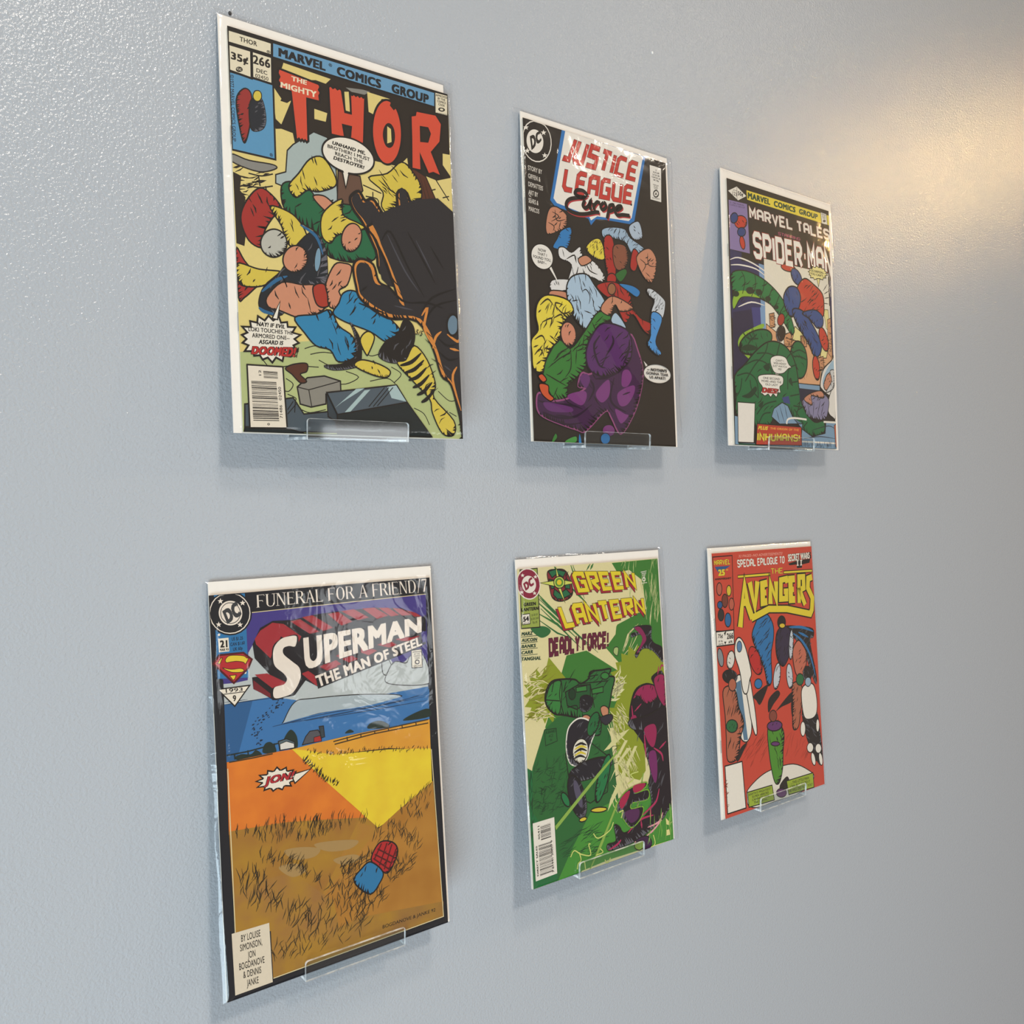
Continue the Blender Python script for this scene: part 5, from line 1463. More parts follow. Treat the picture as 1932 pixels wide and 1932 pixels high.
ART_WHEAT = [
("p","1b1e26",0,0,"0",[0,0,1326,0,1326,2040,0,2040]),
("p","4a3f86",0,0,"1d1815",[55,324,61,198,215,108,1294,97,1269,893,39,850]),
("p","3f78ac",0,0,"1d1815",[53,533,1277,611,1272,934,53,853]),
("p","2f6290",0,0,"1d1815",[52,547,208,550,107,849,46,851]),
("p","b9bfbe",0,0,"1d1815",[193,313,229,260,282,252,1017,432,1059,493,1125,477,1183,437,1258,462,1278,514,1275,643,915,645,537,624,313,559,55,561,53,456,117,459,183,454]),
("p","b9bfbe",1,5,"1d1815",[982,412,1033,481,1011,534,976,521]),
("p","b9bfbe",1,5,"1d1815",[1012,518,1061,469,1134,486,1164,450,1240,444,1283,530,1276,627,1008,588]),
("p","a9b4b8",1,5,"1d1815",[367,698,434,607,538,602,829,624,1094,672,825,700,574,689,366,716]),
("p","3f78ac",1,0,"1d1815",[305,716,574,689,913,691,1274,659,1272,699,823,723,491,727]),
("l","24405e",5,1,1,[367,709,655,695,1001,705,1273,675]),
("l","24405e",5,1,1,[413,713,739,709,1272,699]),
("l","24405e",5,1,1,[492,716,824,707,1273,687]),
("l","24405e",5,1,1,[305,715,492,705]),
("l","24405e",5,1,1,[572,718,911,722,1270,723]),
("l","24405e",5,1,1,[55,561,193,562,312,566]),
("l","24405e",5,1,1,[56,550,178,553]),
("h","1f2f44",7,14,20,60,8,16,[172,693,218,659,358,574,388,593,309,645,246,692,241,798,211,799,185,738]),
("p","1b1e26",0,0,"1d1815",[1297,87,1326,86,1325,699,1319,1468,1255,1452,1275,894]),
("p","1b1e26",0,0,"1d1815",[0,428,55,436,50,1163,0,1148]),
("p","22352c",1,0,"1d1815",[1095,815,1162,786,1267,772,1274,821]),
("p","22352c",1,0,"1d1815",[866,822,880,794,942,789,994,817,993,837]),
("p","22352c",1,0,"1d1815",[720,823,750,806,775,825]),
("p","22352c",1,0,"1d1815",[246,841,256,800,286,792,312,818,314,854]),
("p","22352c",1,0,"1d1815",[368,836,363,792,403,748,437,790,433,856]),
("p","22352c",1,0,"1d1815",[93,840,129,826,180,836,210,820,238,854,142,863]),
("p","596a70",0,5,"1d1815",[332,797,378,791,423,817,424,846,338,846]),
("p","d8d4cc",0,3,"1d1815",[340,813,377,805,419,824,420,846,341,844]),
("p","59595e",0,5,"1d1815",[487,800,513,775,561,776,579,809,578,838,466,840]),
("p","a8322b",0,3,"1d1815",[535,812,577,809,578,840,533,839]),
("p","39444a",0,5,"1d1815",[568,759,594,760,598,820,576,823]),
("l","22302c",7,0,0,[54,818,94,819,166,819,248,813,331,807]),
("l","22302c",7,0,0,[94,816,96,847]),
("l","22302c",7,0,0,[165,813,167,840]),
("l","22302c",7,0,0,[308,803,311,829]),
("p","d9822f~c9702a",0,0,"1d1815",[53,853,329,850,406,852,793,1266,791,1303,341,1220,47,1217]),
("p","d9a33c~cf9436",0,0,"1d1815",[406,852,533,845,817,837,1273,837,1269,1014,987,953,643,925,466,906]),
("p","e0c838~d8b834",0,0,"1d1815",[406,852,484,872,643,925,986,960,1270,1006,1266,1215,1055,1326,872,1391,792,1273,595,1064]),
("p","d9822f~c9702a",0,0,"1d1815",[53,853,253,864,406,852,602,1081,825,1311,387,1236,48,1203]),
("l","4a3a20",7,0,0,[647,855,817,844,1263,836]),
("l","4a3a20",7,0,0,[654,871,903,856,1262,856]),
("l","4a3a20",7,0,0,[64,855,179,857,298,855]),
("l","4a3a20",7,0,0,[731,844,732,863]),
("l","4a3a20",7,0,0,[817,840,817,860]),
("l","4a3a20",7,0,0,[904,840,905,856]),
("l","4a3a20",7,0,0,[993,837,994,856]),
("l","4a3a20",7,0,0,[1084,837,1085,857]),
("l","4a3a20",7,0,0,[1178,837,1178,857]),
("h","4a3a1a",6,24,65,70,3,30,[468,862,643,918,898,936,1262,1005,1204,1018,853,958,643,933,498,897]),
("h","3f3216",7,34,60,40,4,30,[450,910,527,969,602,1073,570,1059,495,970,442,916]),
("h","3f3216",7,30,60,10,5,30,[603,1066,684,1083,633,1110]),
("p","a9822f~9c6f34",0,0,"1d1815",[48,1201,341,1223,544,1257,825,1309,899,1387,1037,1312,1269,1205,1295,1995,56,1717]),
("p","a8783a~a9822f",0,0,"1d1815",[773,1319,907,1397,1037,1312,1273,1198,1295,1995,789,1940,521,1682]),
("p","a5742f~b08038",0,0,"1d1815",[899,1387,1037,1312,1270,1221,1293,1994,789,1932,511,1889,243,1992,242,1719,521,1682]),
("p","a9822f~9a7040",0,0,"1d1815",[57,1478,374,1496,601,1705,633,1883,243,1992,242,1716,57,1704]),
("p","a9822f~96703c",0,0,"1d1815",[760,1841,1301,1909,1293,1996,243,1999,247,1910]),
("p","a88a58",1,0,"1d1815",[334,1371,427,1374,536,1409,502,1444,393,1430]),
("p","a88a58",1,0,"1d1815",[505,1379,635,1390,767,1423,714,1455,583,1436]),
("p","a88a58",1,0,"1d1815",[300,1448,392,1451,451,1503,373,1517]),
("p","a88a58",1,0,"1d1815",[613,1488,729,1489,778,1524,676,1534]),
("h","4a3a1e",6,60,78,130,6,22,[54,1217,341,1230,816,1307,823,1339,538,1366,306,1329,60,1246]),
("h","4a3a1e",6,55,75,40,7,30,[1037,1312,1250,1201,1252,1321,1179,1416,1053,1355]),
("h","4a3a1e",6,60,70,60,8,45,[898,1395,1033,1381,1170,1556,1113,1581,1027,1488,824,1468]),
("h","4a3a1e",6,70,65,60,9,35,[192,1363,377,1440,527,1582,495,1587,374,1496,212,1410]),
("h","4a3a1e",6,75,68,110,10,45,[525,1610,704,1646,938,1773,916,1843,829,1839,758,1885,550,1749]),
("h","4a3a1e",7,90,70,90,11,35,[82,1403,208,1486,320,1666,568,1725,593,1849,495,1877,358,1805,259,1676,93,1612]),
("h","4a3a1e",6,70,72,60,12,45,[251,1834,513,1853,793,1873,780,1952,507,1953,246,1930]),
("h","4a3a1e",6,55,60,70,13,50,[643,1540,812,1525,883,1513,757,1601,655,1617]),
("h","4a3a1e",6,55,60,50,14,50,[947,1622,1094,1584,1109,1650,941,1728]),
("p","b02a2c",1,8,"1d1815",[885,1476,938,1466,999,1501,1009,1561,946,1645,894,1615,841,1548]),
("h","1d1815",9,41,35,3,69,12,[894,1489,936,1481,985,1509,993,1557,942,1624,901,1600,858,1547]),
("k","1d1815",8.32985,36.096,20,70,[885,1476,938,1466,999,1501,1009,1561,946,1645,894,1615,841,1548]),
("l","5a1416",8,0,0,[911,1475,863,1546]),
("l","5a1416",8,0,0,[946,1480,891,1592]),
("l","5a1416",8,0,0,[977,1495,920,1622]),
("l","5a1416",8,0,0,[1002,1529,946,1637]),
("l","5a1416",8,0,0,[884,1498,986,1571]),
("l","5a1416",8,0,0,[865,1524,971,1601]),
("l","5a1416",8,0,0,[855,1544,947,1626]),
("p","2f7aa4",1,8,"1d1815",[836,1558,911,1635,881,1695,826,1733,753,1675,730,1623,775,1583]),
("h","1d1815",9,41,60,3,79,12,[832,1575,892,1636,868,1684,824,1715,765,1668,747,1627,783,1595]),
("k","1d1815",8.24121,35.7119,150,80,[836,1558,911,1635,881,1695,826,1733,753,1675,730,1623,775,1583]),
("t","/BOGDANOVE & JANKE 92","2a2016",[887,1925,1241,1931,1244,1956,891,1950],0,0.2,"",0,"c",1),
("l","d8c9a0",4,0,0,[215,107,1294,97]),
("l","d8c9a0",5,0,0,[56,886,56,1710]),
("l","d8c9a0",5,0,0,[243,2000,1295,1995,1273,1012]),
("p","d9cdb8",0,0,"1d1815",[37,1710,235,1714,239,2018,41,2018]),
("t","BY LOUISE\nSIMONSON,\nJON\nBOGDANOVE\n& DENNIS\nJANKE","1d1815",[67,1729,203,1732,199,1999,68,1993],0,0,"",0,"c",0.95),
("f","FUNERAL FOR A FRIEND/7","e8ddcf",[248,18,1302,7,1305,82,248,84]),
("p","2f78a8",0,0,"1d1815",[27,0,189,4,188,441,26,426]),
("p","1c2026",1,0,"1d1815",[214,109,203,150,178,183,141,202,100,206,59,193,26,166,5,130,0,88,8,49,32,16,68,0,109,0,150,3,185,30,207,67]),
("l","e8ddcf",8,0,0,[213,109,208,137,196,161,177,182,154,196,128,204,100,204,72,198,47,184,26,165,11,142,1,116,0,88,4,62,15,38,33,17,55,3,81,0,109,0,137,0,163,12,184,31,201,54,211,81,213,109]),
("l","1c2026",8,0,0,[218,110,213,139,200,164,181,186,157,201,129,209,100,209,71,202,45,188,23,168,6,144,0,117,0,88,0,60,11,35,29,14,53,0,80,0,109,0,138,0,165,8,188,28,205,52,216,80,218,110]),
("p","e8ddcf",1,0,"1d1815",[170,105,161,136,137,157,105,162,75,151,54,125,47,93,56,62,80,41,111,36,142,47,163,72]),
("l","4a4a4a",4,0,0,[160,104,158,118,152,130,143,141,132,148,119,152,106,153,92,149,80,143,70,133,62,121,58,108,57,94,59,81,65,68,73,58,84,50,97,46,110,46,124,49,136,55,147,65,154,77,159,90,160,104]),
("t","DC","3f4244",[65,85,143,39,168,114,89,155],0.07,0,"",0,"c",1),
("p","e8ddcf",0,0,"1d1815",[59,18,63,29,74,30,65,36,67,47,58,40,49,45,52,35,44,28,55,28]),
("p","e8ddcf",0,0,"1d1815",[175,37,179,48,190,49,181,55,183,66,174,59,164,65,168,54,159,47,171,47]),
("p","e8ddcf",0,0,"1d1815",[45,136,48,147,59,149,50,154,53,165,44,158,35,163,38,153,30,146,41,146]),
("p","e8ddcf",0,0,"1d1815",[156,148,159,159,171,160,162,166,164,177,155,170,145,175,149,165,140,157,152,158]),
("p","e6ddcc",0,0,"1d1815",[38,223,92,224,93,294,39,293]),
("t","21","1d1815",[46,233,85,235,85,272,47,270],0.04,0,"",0,"c",1),
("t","MAR 93","1d1815",[44,275,89,277,90,289,44,288],0.04,0,"",0,"c",1),
("t","US $1.25\nCAN $1.60\nUK 60p","14304a",[100,224,176,224,176,293,100,295],0.02,0,"",0,"c",1.1),
("p","e6ddcc",1,0,"1d1815",[50,204,49,207,47,209,44,210,41,209,38,206,38,203,39,200,41,198,44,197,47,199,50,201]),
("p","e6ddcc",1,0,"1d1815",[178,414,177,417,175,419,171,420,168,419,166,416,165,413,166,410,169,408,172,407,175,408,177,411]),
("p","b52f33",0,10,"5a1416",[7,347,40,307,166,310,210,350,189,392,109,459]),
("p","dfc53e",0,3,"1d1815",[29,349,47,324,56,323,42,352]),
("p","dfc53e",1,3,"1d1815",[71,334,95,316,163,325,182,339,191,343,174,369,165,359,129,349,93,349,75,349]),
("p","dfc53e",1,3,"1d1815",[54,374,99,387,149,389,165,401,150,408,98,401]),
("p","dfc53e",0,3,"1d1815",[89,418,123,419,114,439,105,443]),
("p","e6ddcc",0,7,"1d1815",[24,479,192,482,108,577]),
("l","1d1815",4,0,0,[54,508,164,511]),
("t","1993","1d1815",[64,482,154,487,153,506,65,503],0,0,"",0,"c",1),
("t","9","1d1815",[99,521,117,521,117,552,100,552],0.02,0,"",0,"c",1),
("p","e0d8c8",0,5,"1d1815",[1173,418,1243,418,1244,525,1171,520]),
("t","APPROVED\nBY THE\nCOMICS\nCODE","3a302a",[1180,425,1241,426,1241,473,1180,470],0.02,0,"",0,"c",1),
("l","3a302a",7,0,0,[1223,492,1222,495,1221,497,1218,499,1215,501,1212,501,1209,501,1205,500,1202,499,1200,497,1198,494,1197,491,1196,488,1197,485,1198,483,1201,481,1204,479,1207,479,1210,479,1214,480,1217,481,1219,483,1221,486,1222,489,1223,492]),
("t","AUTHORITY","3a302a",[1181,507,1238,510,1238,518,1182,515],0.02,0,"",0,"c",1),
("p","1f1c22",0,0,"1d1815",[217,273,262,192,332,162,440,167,577,151,685,146,944,146,1125,166,1253,234,1243,395,1110,420,839,440,581,549,503,500,436,571,312,574,210,501,206,443,303,442,225,346]),
("p","a3323a",0,0,"1d1815",[262,206,331,171,393,184,491,261,465,303,374,248,356,290]),
("p","a3323a",0,0,"1d1815",[230,246,262,206,365,262,324,329,311,357,236,275]),
("p","a3323a",0,0,"1d1815",[432,174,488,168,597,247,540,252]),
("p","a3323a",0,0,"1d1815",[500,158,561,153,680,233,621,246]),
("p","a3323a",0,0,"1d1815",[651,155,718,150,800,212,731,227]),
("p","a3323a",0,0,"1d1815",[735,147,813,143,906,199,835,207]),
("p","a3323a",0,0,"1d1815",[865,144,944,146,1031,200,958,212]),
("p","a3323a",0,0,"1d1815",[971,150,1034,155,1104,203,1049,207]),
("p","a3323a",0,0,"1d1815",[1061,159,1125,171,1188,211,1122,209]),
("p","a3323a",0,0,"1d1815",[1152,180,1217,202,1254,226,1206,223]),
("p","a3323a",0,0,"1d1815",[221,431,288,433,415,509,375,540,315,516]),
("p","7a2730",0,0,"1d1815",[212,458,313,552,312,570,210,504]),
("p","a3323a",0,0,"1d1815",[481,460,521,451,599,514,565,539]),
("p","a3323a",0,0,"1d1815",[587,437,637,421,702,453,667,486]),
("p","a3323a",0,0,"1d1815",[688,390,740,374,823,423,770,439]),
("p","a3323a",0,0,"1d1815",[808,375,870,359,948,392,893,412]),
("p","a3323a",0,0,"1d1815",[949,360,1023,338,1085,377,1038,387]),
("p","a3323a",0,0,"1d1815",[1059,342,1133,334,1227,353,1169,363]),
("p","1f1c22",1,0,"1d1815",[468,251,460,321,386,308,392,353,475,415,479,497,421,561,312,577,311,516,377,504,386,476,328,402,319,343,333,287,389,257]),
("p","e4d9cc",1,0,"1d1815",[463,258,453,309,418,304,386,312,385,344,429,387,471,429,472,488,429,552,374,569,321,566,324,514,377,504,397,478,380,446,336,404,325,359,334,302,373,263,420,253]),
("t","UPERMAN","e4d9cc",[500,270,1254,226,1250,319,502,447],0.04,0,"1f1c22",0.035,"c",1),
("p","1f1c22",0,0,"1d1815",[560,478,1247,339,1247,404,572,555]),
("p","a3323a",0,0,"1d1815",[637,429,687,413,719,440,669,448]),
("p","a3323a",0,0,"1d1815",[1095,354,1228,337,1246,351,1151,360]),
("t","THE MAN OF STEEL","e4d9cc",[557,484,1241,342,1249,396,574,548],0.035,0,"1f1c22",0.03,"c",1),
("p","e6ddcc",0,8,"1d1815",[426,990,396,1001,417,1018,382,1020,390,1042,353,1033,341,1051,315,1036,290,1048,278,1029,242,1034,250,1014,206,1011,237,994,201,980,242,974,221,953,264,958,266,938,298,949,317,930,336,951,368,941,370,962,407,962,392,980]),
("p","e6ddcc",0,7,"1d1815",[392,985,506,976,413,1033]),
("p","e6ddcc",1,0,"1d1815",[397,990,390,1013,364,1029,325,1036,284,1031,252,1016,237,994,243,972,269,956,307,949,348,954,381,969]),
("t","/JON!","b02a34",[243,967,417,969,402,1019,241,1019],0.03,0.15,"1d1815",0.04,"c",1),
]
ART_GREEN = [
("p","d9d0a0",0,0,"0",[0,0,1326,0,1326,2040,0,2040]),
("p","3f7d33",0,0,"1d1815",[855,7,1326,2,1326,590,1326,1245,791,1147,784,659,752,589,877,440,1025,400,1178,358,1147,145,1024,66,906,79]),
("p","3f7d33",0,0,"1d1815",[386,599,569,587,916,777,884,1163,165,1044,331,714]),
("p","d9d0a0",0,0,"1d1815",[334,669,517,562,667,486,800,459,867,446,853,506,752,589,892,727,859,783,602,624,379,636]),
("p","3f7d33",0,0,"1d1815",[386,599,569,587,878,772,884,1163,165,1044,331,714]),
("l","3c7a3c",18,0,1,[171,177,323,320,606,572]),
("l","3c7a3c",18,0,1,[163,228,288,329,486,493]),
("l","3c7a3c",18,0,1,[171,305,319,384,434,487]),
("l","3c7a3c",18,0,1,[468,0,543,208]),
("l","3c7a3c",18,0,1,[677,0,646,41]),
("l","3c7a3c",18,0,1,[319,0,351,41]),
("l","3c7a3c",18,0,1,[449,141,593,265]),
("l","2f6f3f",12,0,1,[169,203,388,384,676,613]),
("l","2f6f3f",12,0,1,[182,268,368,428,517,562]),
("l","2f6f3f",12,0,1,[164,343,315,442,451,495]),
("l","2f6f3f",12,0,1,[486,0,577,237]),
("l","2f6f3f",12,0,1,[649,1,609,45]),
("l","2f6f3f",12,0,1,[178,197,356,349]),
("p","2f6f3f",1,0,"1d1815",[91,386,199,385,257,416,238,446,178,459,122,428]),
("h","a9b87a",8,160,80,30,4,8,[883,15,1326,8,1326,486,1001,342]),
("h","d9d0a0",6,120,78,14,6,8,[1164,181,1271,225,1289,482,1166,497]),
("p","a9b87a",1,7,"1d1815",[905,688,962,688,1024,757,993,787,917,770]),
("p","a9b87a",1,5,"1d1815",[836,598,873,603,859,655,824,631]),
("h","d9d0a0",9,220,52,12,9,6,[885,570,1083,764,1036,854,910,742,797,493]),
("p","8f9a26",0,0,"1d1815",[368,866,312,885,365,945,288,931,301,987,247,962,243,1030,196,974,167,1017,143,966,97,996,96,939,26,958,61,896,5,883,44,845,0,811,47,794,8,742,70,748,53,687,110,717,116,654,160,703,190,656,214,710,268,665,262,737,318,729,299,780,358,793,316,832]),
("p","8f9a26",0,0,"1d1815",[228,592,371,751,287,854,158,773]),
("h","8a8a2a",10,120,10,50,3,25,[7,690,180,681,170,963,0,996]),
("h","d9d0a0",10,110,5,36,5,25,[7,690,178,713,168,994,4,998]),
("p","8f9a26",0,0,"1d1815",[1326,937,1326,963,1326,1022,1326,1028,1326,1086,1290,1080,1283,1132,1225,1117,1198,1153,1149,1134,1114,1186,1071,1132,1021,1164,994,1110,931,1136,927,1071,868,1070,873,1017,801,1008,837,954,789,925,821,886,762,844,827,818,784,764,853,755,838,701,899,703,898,644,961,665,977,603,1034,644,1071,608,1113,643,1164,605,1192,663,1260,631,1263,701,1323,702,1320,755,1326,763,1326,821,1326,849,1326,892]),
("p","2c6b36",0,0,"1d1815",[156,1055,277,993,486,988,746,1133,796,1665,688,1866,406,2040,0,2039,0,1434,44,1275]),
("p","1f7040",0,0,"1d1815",[0,1273,42,1300,26,1563,191,1782,207,2028,0,2040,0,1670]),
("p","4a9038",0,0,"1d1815",[524,1671,1089,1593,1326,1585,1326,2040,675,2022,207,2040,335,1877]),
("p","8f9a26",0,0,"1d1815",[756,1003,1136,1061,1079,1255,1078,1497,1014,1552,812,1473,796,1207]),
("h","1d4a2a",6,70,30,120,4,60,[43,1288,327,1266,323,1565,168,1624,2,1558]),
("h","1d4a2a",7,120,12,40,6,14,[228,1729,515,1782,597,1876,466,1970,216,1897]),
("h","1d4a2a",7,60,80,26,2,20,[1,1316,39,1348,13,1770,0,1735]),
("p","2c6b36",0,7,"1d1815",[329,1241,383,1201,559,1206,730,1340,693,1566,528,1608,361,1511]),
("h","1d4a2a",6,70,40,40,7,50,[541,1202,813,1230,749,1564,528,1608]),
("p","d3cf98",0,0,"1d1815",[683,1699,783,1597,1006,1310,978,1305,851,1454,716,1622]),
("p","d3cf98",0,0,"1d1815",[716,1506,818,1395,948,1313,901,1305,800,1392]),
("p","d3cf98",0,0,"1d1815",[679,1285,815,1197,940,1178,870,1220,734,1282]),
("p","d3cf98",0,0,"1d1815",[784,1356,887,1249,915,1254,821,1356]),
("h","d3cf98",10,130,-62,40,3,30,[736,1026,871,980,896,1131,761,1175,709,1140]),
("h","d3cf98",9,180,-66,36,5,6,[782,1270,1007,1297,866,1496,716,1622]),
("h","dcd8a8",14,90,35,40,8,40,[778,846,866,804,850,1003,761,950]),
("p","2d6e38",1,12,"1d1815",[188,815,243,753,345,751,449,768,499,801,573,778,594,735,703,736,787,740,764,784,819,805,783,900,737,1019,623,1066,346,990,246,962,183,890]),
("h","1d1815",9,90,35,20,46,12,[254,820,298,770,380,768,463,782,503,808,562,790,579,756,666,756,734,760,715,795,759,812,730,888,694,983,602,1020,381,960,301,937,250,880]),
("k","1d1815",14,70,150,47,[188,815,243,753,345,751,449,768,499,801,573,778,594,735,703,736,787,740,764,784,819,805,783,900,737,1019,623,1066,346,990,246,962,183,890]),
("p","38803e",1,8,"1d1815",[196,829,242,766,327,771,297,964,230,947,184,884]),
("h","1d1815",9,42,35,3,49,12,[206,835,242,784,310,788,286,943,233,929,196,879]),
("k","1d1815",8.45787,36.6508,110,50,[196,829,242,766,327,771,297,964,230,947,184,884]),
("p","1f5a30",0,8,"1d1815",[357,839,463,809,587,820,580,923,452,968,368,930]),
("p","123d22",1,7,"1d1815",[447,865,442,883,429,894,413,897,398,890,388,875,385,856,390,838,403,826,418,823,434,830,444,846]),
("p","38803e",0,7,"1d1815",[454,821,551,821,551,857,456,853]),
("p","38803e",0,7,"1d1815",[598,854,704,849,703,888,599,887]),
("p","38803e",1,8,"1d1815",[766,784,760,795,745,802,726,803,707,797,694,787,689,774,695,763,710,756,730,755,749,761,762,772]),
("l","1d1815",7,1,0,[328,758,304,857,330,975]),
("l","1d1815",7,1,0,[370,770,339,837]),
("l","1d1815",7,1,0,[517,803,753,816]),
("l","1d1815",7,1,0,[587,820,612,980]),
("l","1d1815",7,1,0,[259,762,238,822]),
("l","1d1815",7,1,0,[367,943,454,943,449,1007]),
("l","1d1815",7,1,0,[185,865,302,888]),
("l","1d1815",7,1,0,[565,764,664,764]),
("p","1b1a22",1,8,"1d1815",[481,934,493,891,547,886,594,912,590,964,539,995,486,980]),
("h","5a5a60",9,29,140,3,65,12,[491,934,500,900,544,896,581,917,578,958,537,983,495,971]),
("k","6a6a72",6,25.537,110,66,[481,934,493,891,547,886,594,912,590,964,539,995,486,980]),
("p","c28a6c",1,7,"1d1815",[669,995,703,981,742,1006,734,1051,688,1050]),
("p","1f6b3c",1,8,"1d1815",[551,1061,625,1034,669,1061,651,1169,563,1141]),
("h","1d1815",9,31,35,3,69,12,[563,1067,622,1045,657,1067,643,1153,572,1131]),
("k","1d1815",6.38288,27.6592,20,70,[551,1061,625,1034,669,1061,651,1169,563,1141]),
("p","c28a6c",1,7,"1d1815",[572,1050,565,1064,550,1072,529,1072,509,1065,495,1052,491,1038,497,1024,513,1016,533,1016,553,1023,568,1035]),
("p","33303c",1,7,"1d1815",[660,1059,762,1049,778,1084,711,1113]),
("p","211f2a",1,10,"e0dcd0",[384,1061,465,1029,552,1056,610,1124,558,1218,515,1307,443,1338,367,1311,339,1218,350,1119]),
("h","5a5a60",9,72,35,11,74,12,[398,1084,463,1058,533,1080,579,1134,538,1210,503,1281,446,1306,385,1284,362,1210,371,1130]),
("k","6a6a72",14,62.6117,110,75,[384,1061,465,1029,552,1056,610,1124,558,1218,515,1307,443,1338,367,1311,339,1218,350,1119]),
("p","dcd8c8",1,8,"1d1815",[531,1266,511,1302,478,1324,441,1324,410,1304,393,1269,395,1227,414,1191,447,1169,484,1168,516,1188,533,1224]),
("h","1d1815",9,39,110,3,77,12,[517,1262,501,1290,474,1308,445,1308,420,1292,406,1264,408,1230,423,1202,450,1184,479,1183,505,1199,518,1228]),
("k","1d1815",7.88081,34.1502,110,78,[531,1266,511,1302,478,1324,441,1324,410,1304,393,1269,395,1227,414,1191,447,1169,484,1168,516,1188,533,1224]),
("l","1d1a1a",16,1,1,[417,1207,471,1197,522,1218]),
("l","1d1a1a",16,1,1,[406,1249,468,1234,523,1257]),
("l","1d1a1a",16,1,1,[403,1286,456,1277,507,1299]),
("l","d3bf42",16,1,1,[411,1228,469,1216,522,1236]),
("l","d3bf42",16,1,1,[409,1268,462,1256,513,1278]),
("p","1f6b3c",1,8,"1d1815",[639,1107,612,1141,581,1161,553,1162,536,1143,535,1110,550,1071,576,1036,608,1016,636,1015,653,1034,654,1068]),
("h","1d1815",9,33,60,3,85,12,[630,1103,608,1130,583,1146,561,1147,547,1132,546,1105,558,1074,579,1046,605,1030,627,1029,641,1044,642,1072]),
("k","1d1815",6.60014,28.6006,20,86,[639,1107,612,1141,581,1161,553,1162,536,1143,535,1110,550,1071,576,1036,608,1016,636,1015,653,1034,654,1068]),
("p","211f2a",1,12,"1d1815",[749,1363,734,1396,669,1425,571,1442,469,1444,388,1429,349,1402,363,1370,424,1342,519,1323,623,1321,707,1335]),
("h","5a5a60",9,57,140,7,88,12,[708,1366,696,1393,644,1416,566,1430,484,1431,419,1419,388,1398,399,1372,448,1350,524,1334,607,1333,675,1344]),
("k","6a6a72",11.5723,50.1466,60,89,[749,1363,734,1396,669,1425,571,1442,469,1444,388,1429,349,1402,363,1370,424,1342,519,1323,623,1321,707,1335]),
("p","211f2a",1,12,"1d1815",[480,1542,490,1616,478,1669,448,1688,409,1667,370,1612,342,1538,333,1465,344,1411,373,1392,413,1412,452,1467]),
("h","5a5a60",9,52,35,5,91,12,[466,1541,474,1600,464,1643,440,1658,409,1641,378,1597,355,1538,348,1479,357,1436,380,1421,412,1437,443,1481]),
("k","6a6a72",10.4688,45.365,60,92,[480,1542,490,1616,478,1669,448,1688,409,1667,370,1612,342,1538,333,1465,344,1411,373,1392,413,1412,452,1467]),
("p","5a5568",1,0,"1d1815",[448,1524,456,1572,455,1607,445,1619,428,1606,410,1571,394,1522,385,1474,386,1439,396,1427,413,1440,432,1475]),
("p","1f7a48",1,10,"1d1815",[700,1485,660,1557,618,1605,587,1616,575,1588,583,1528,611,1451,651,1379,693,1330,725,1318,738,1346,729,1408]),
("h","1d1815",9,45,60,4,95,12,[691,1481,659,1539,625,1577,600,1586,591,1563,597,1515,619,1454,651,1396,685,1357,711,1347,721,1370,714,1419]),
("k","1d1815",9.17627,39.7639,150,96,[700,1485,660,1557,618,1605,587,1616,575,1588,583,1528,611,1451,651,1379,693,1330,725,1318,738,1346,729,1408]),
("p","d3bf42",1,8,"1d1815",[679,1679,669,1686,642,1689,605,1686,568,1678,541,1668,530,1659,539,1652,566,1649,603,1652,640,1660,668,1669]),
("p","d3bf42",1,7,"1d1815",[486,1698,484,1705,474,1711,459,1713,441,1712,427,1707,420,1701,422,1693,432,1688,448,1685,465,1686,479,1691]),
("p","1f7a48",1,8,"1d1815",[335,1534,343,1560,342,1579,332,1588,316,1582,297,1565,282,1540,273,1515,274,1495,284,1487,300,1492,319,1509]),
("p","8fae52",0,0,"1d1815",[205,1687,614,1421,826,1298,835,1306,631,1438,212,1713]),
("p","8fae52",0,0,"1d1815",[487,2038,595,1895,779,1648,792,1657,612,1912,501,2035]),
("p","8fae52",0,0,"1d1815",[902,1863,973,1702,1048,1505,1057,1513,991,1706,920,1867]),
("p","1f1420",1,7,"1d1815",[1039,477,1128,472,1217,488,1211,558,1237,609,1326,656,1326,753,1212,656,1114,637,1050,692,1043,657,1118,589,1103,532,1013,543,1016,516,1085,516]),
("h","5a5a60",9,54,35,6,104,12,[1059,498,1130,494,1201,507,1196,563,1217,604,1288,641,1288,719,1197,641,1119,626,1067,670,1062,642,1122,588,1110,542,1038,551,1040,529,1095,529]),
("k","6a6a72",10.9568,47.4794,60,105,[1039,477,1128,472,1217,488,1211,558,1237,609,1326,656,1326,753,1212,656,1114,637,1050,692,1043,657,1118,589,1103,532,1013,543,1016,516,1085,516]),
("p","8a2458",1,0,"1d1815",[1048,485,1107,484,1160,566,1116,617,1052,664,1120,562]),
("p","1f1420",1,10,"1d1815",[976,981,1031,908,1132,888,1210,905,1195,848,1326,853,1318,1281,1239,1472,1022,1238,945,1118]),
("h","5a5a60",9,90,60,20,108,12,[1008,994,1052,936,1133,920,1195,933,1183,888,1288,892,1282,1234,1219,1387,1045,1200,983,1104]),
("k","6a6a72",14,70,20,109,[976,981,1031,908,1132,888,1210,905,1195,848,1326,853,1318,1281,1239,1472,1022,1238,945,1118]),
("p","9a2458",1,7,"1d1815",[986,983,1040,916,1131,894,1219,920,1231,1005,1119,1030,1046,964]),
("h","1d1815",9,42,60,3,111,12,[1010,978,1054,924,1126,906,1197,927,1206,995,1117,1015,1058,962]),
("k","1d1815",8.51852,36.9136,110,112,[986,983,1040,916,1131,894,1219,920,1231,1005,1119,1030,1046,964]),
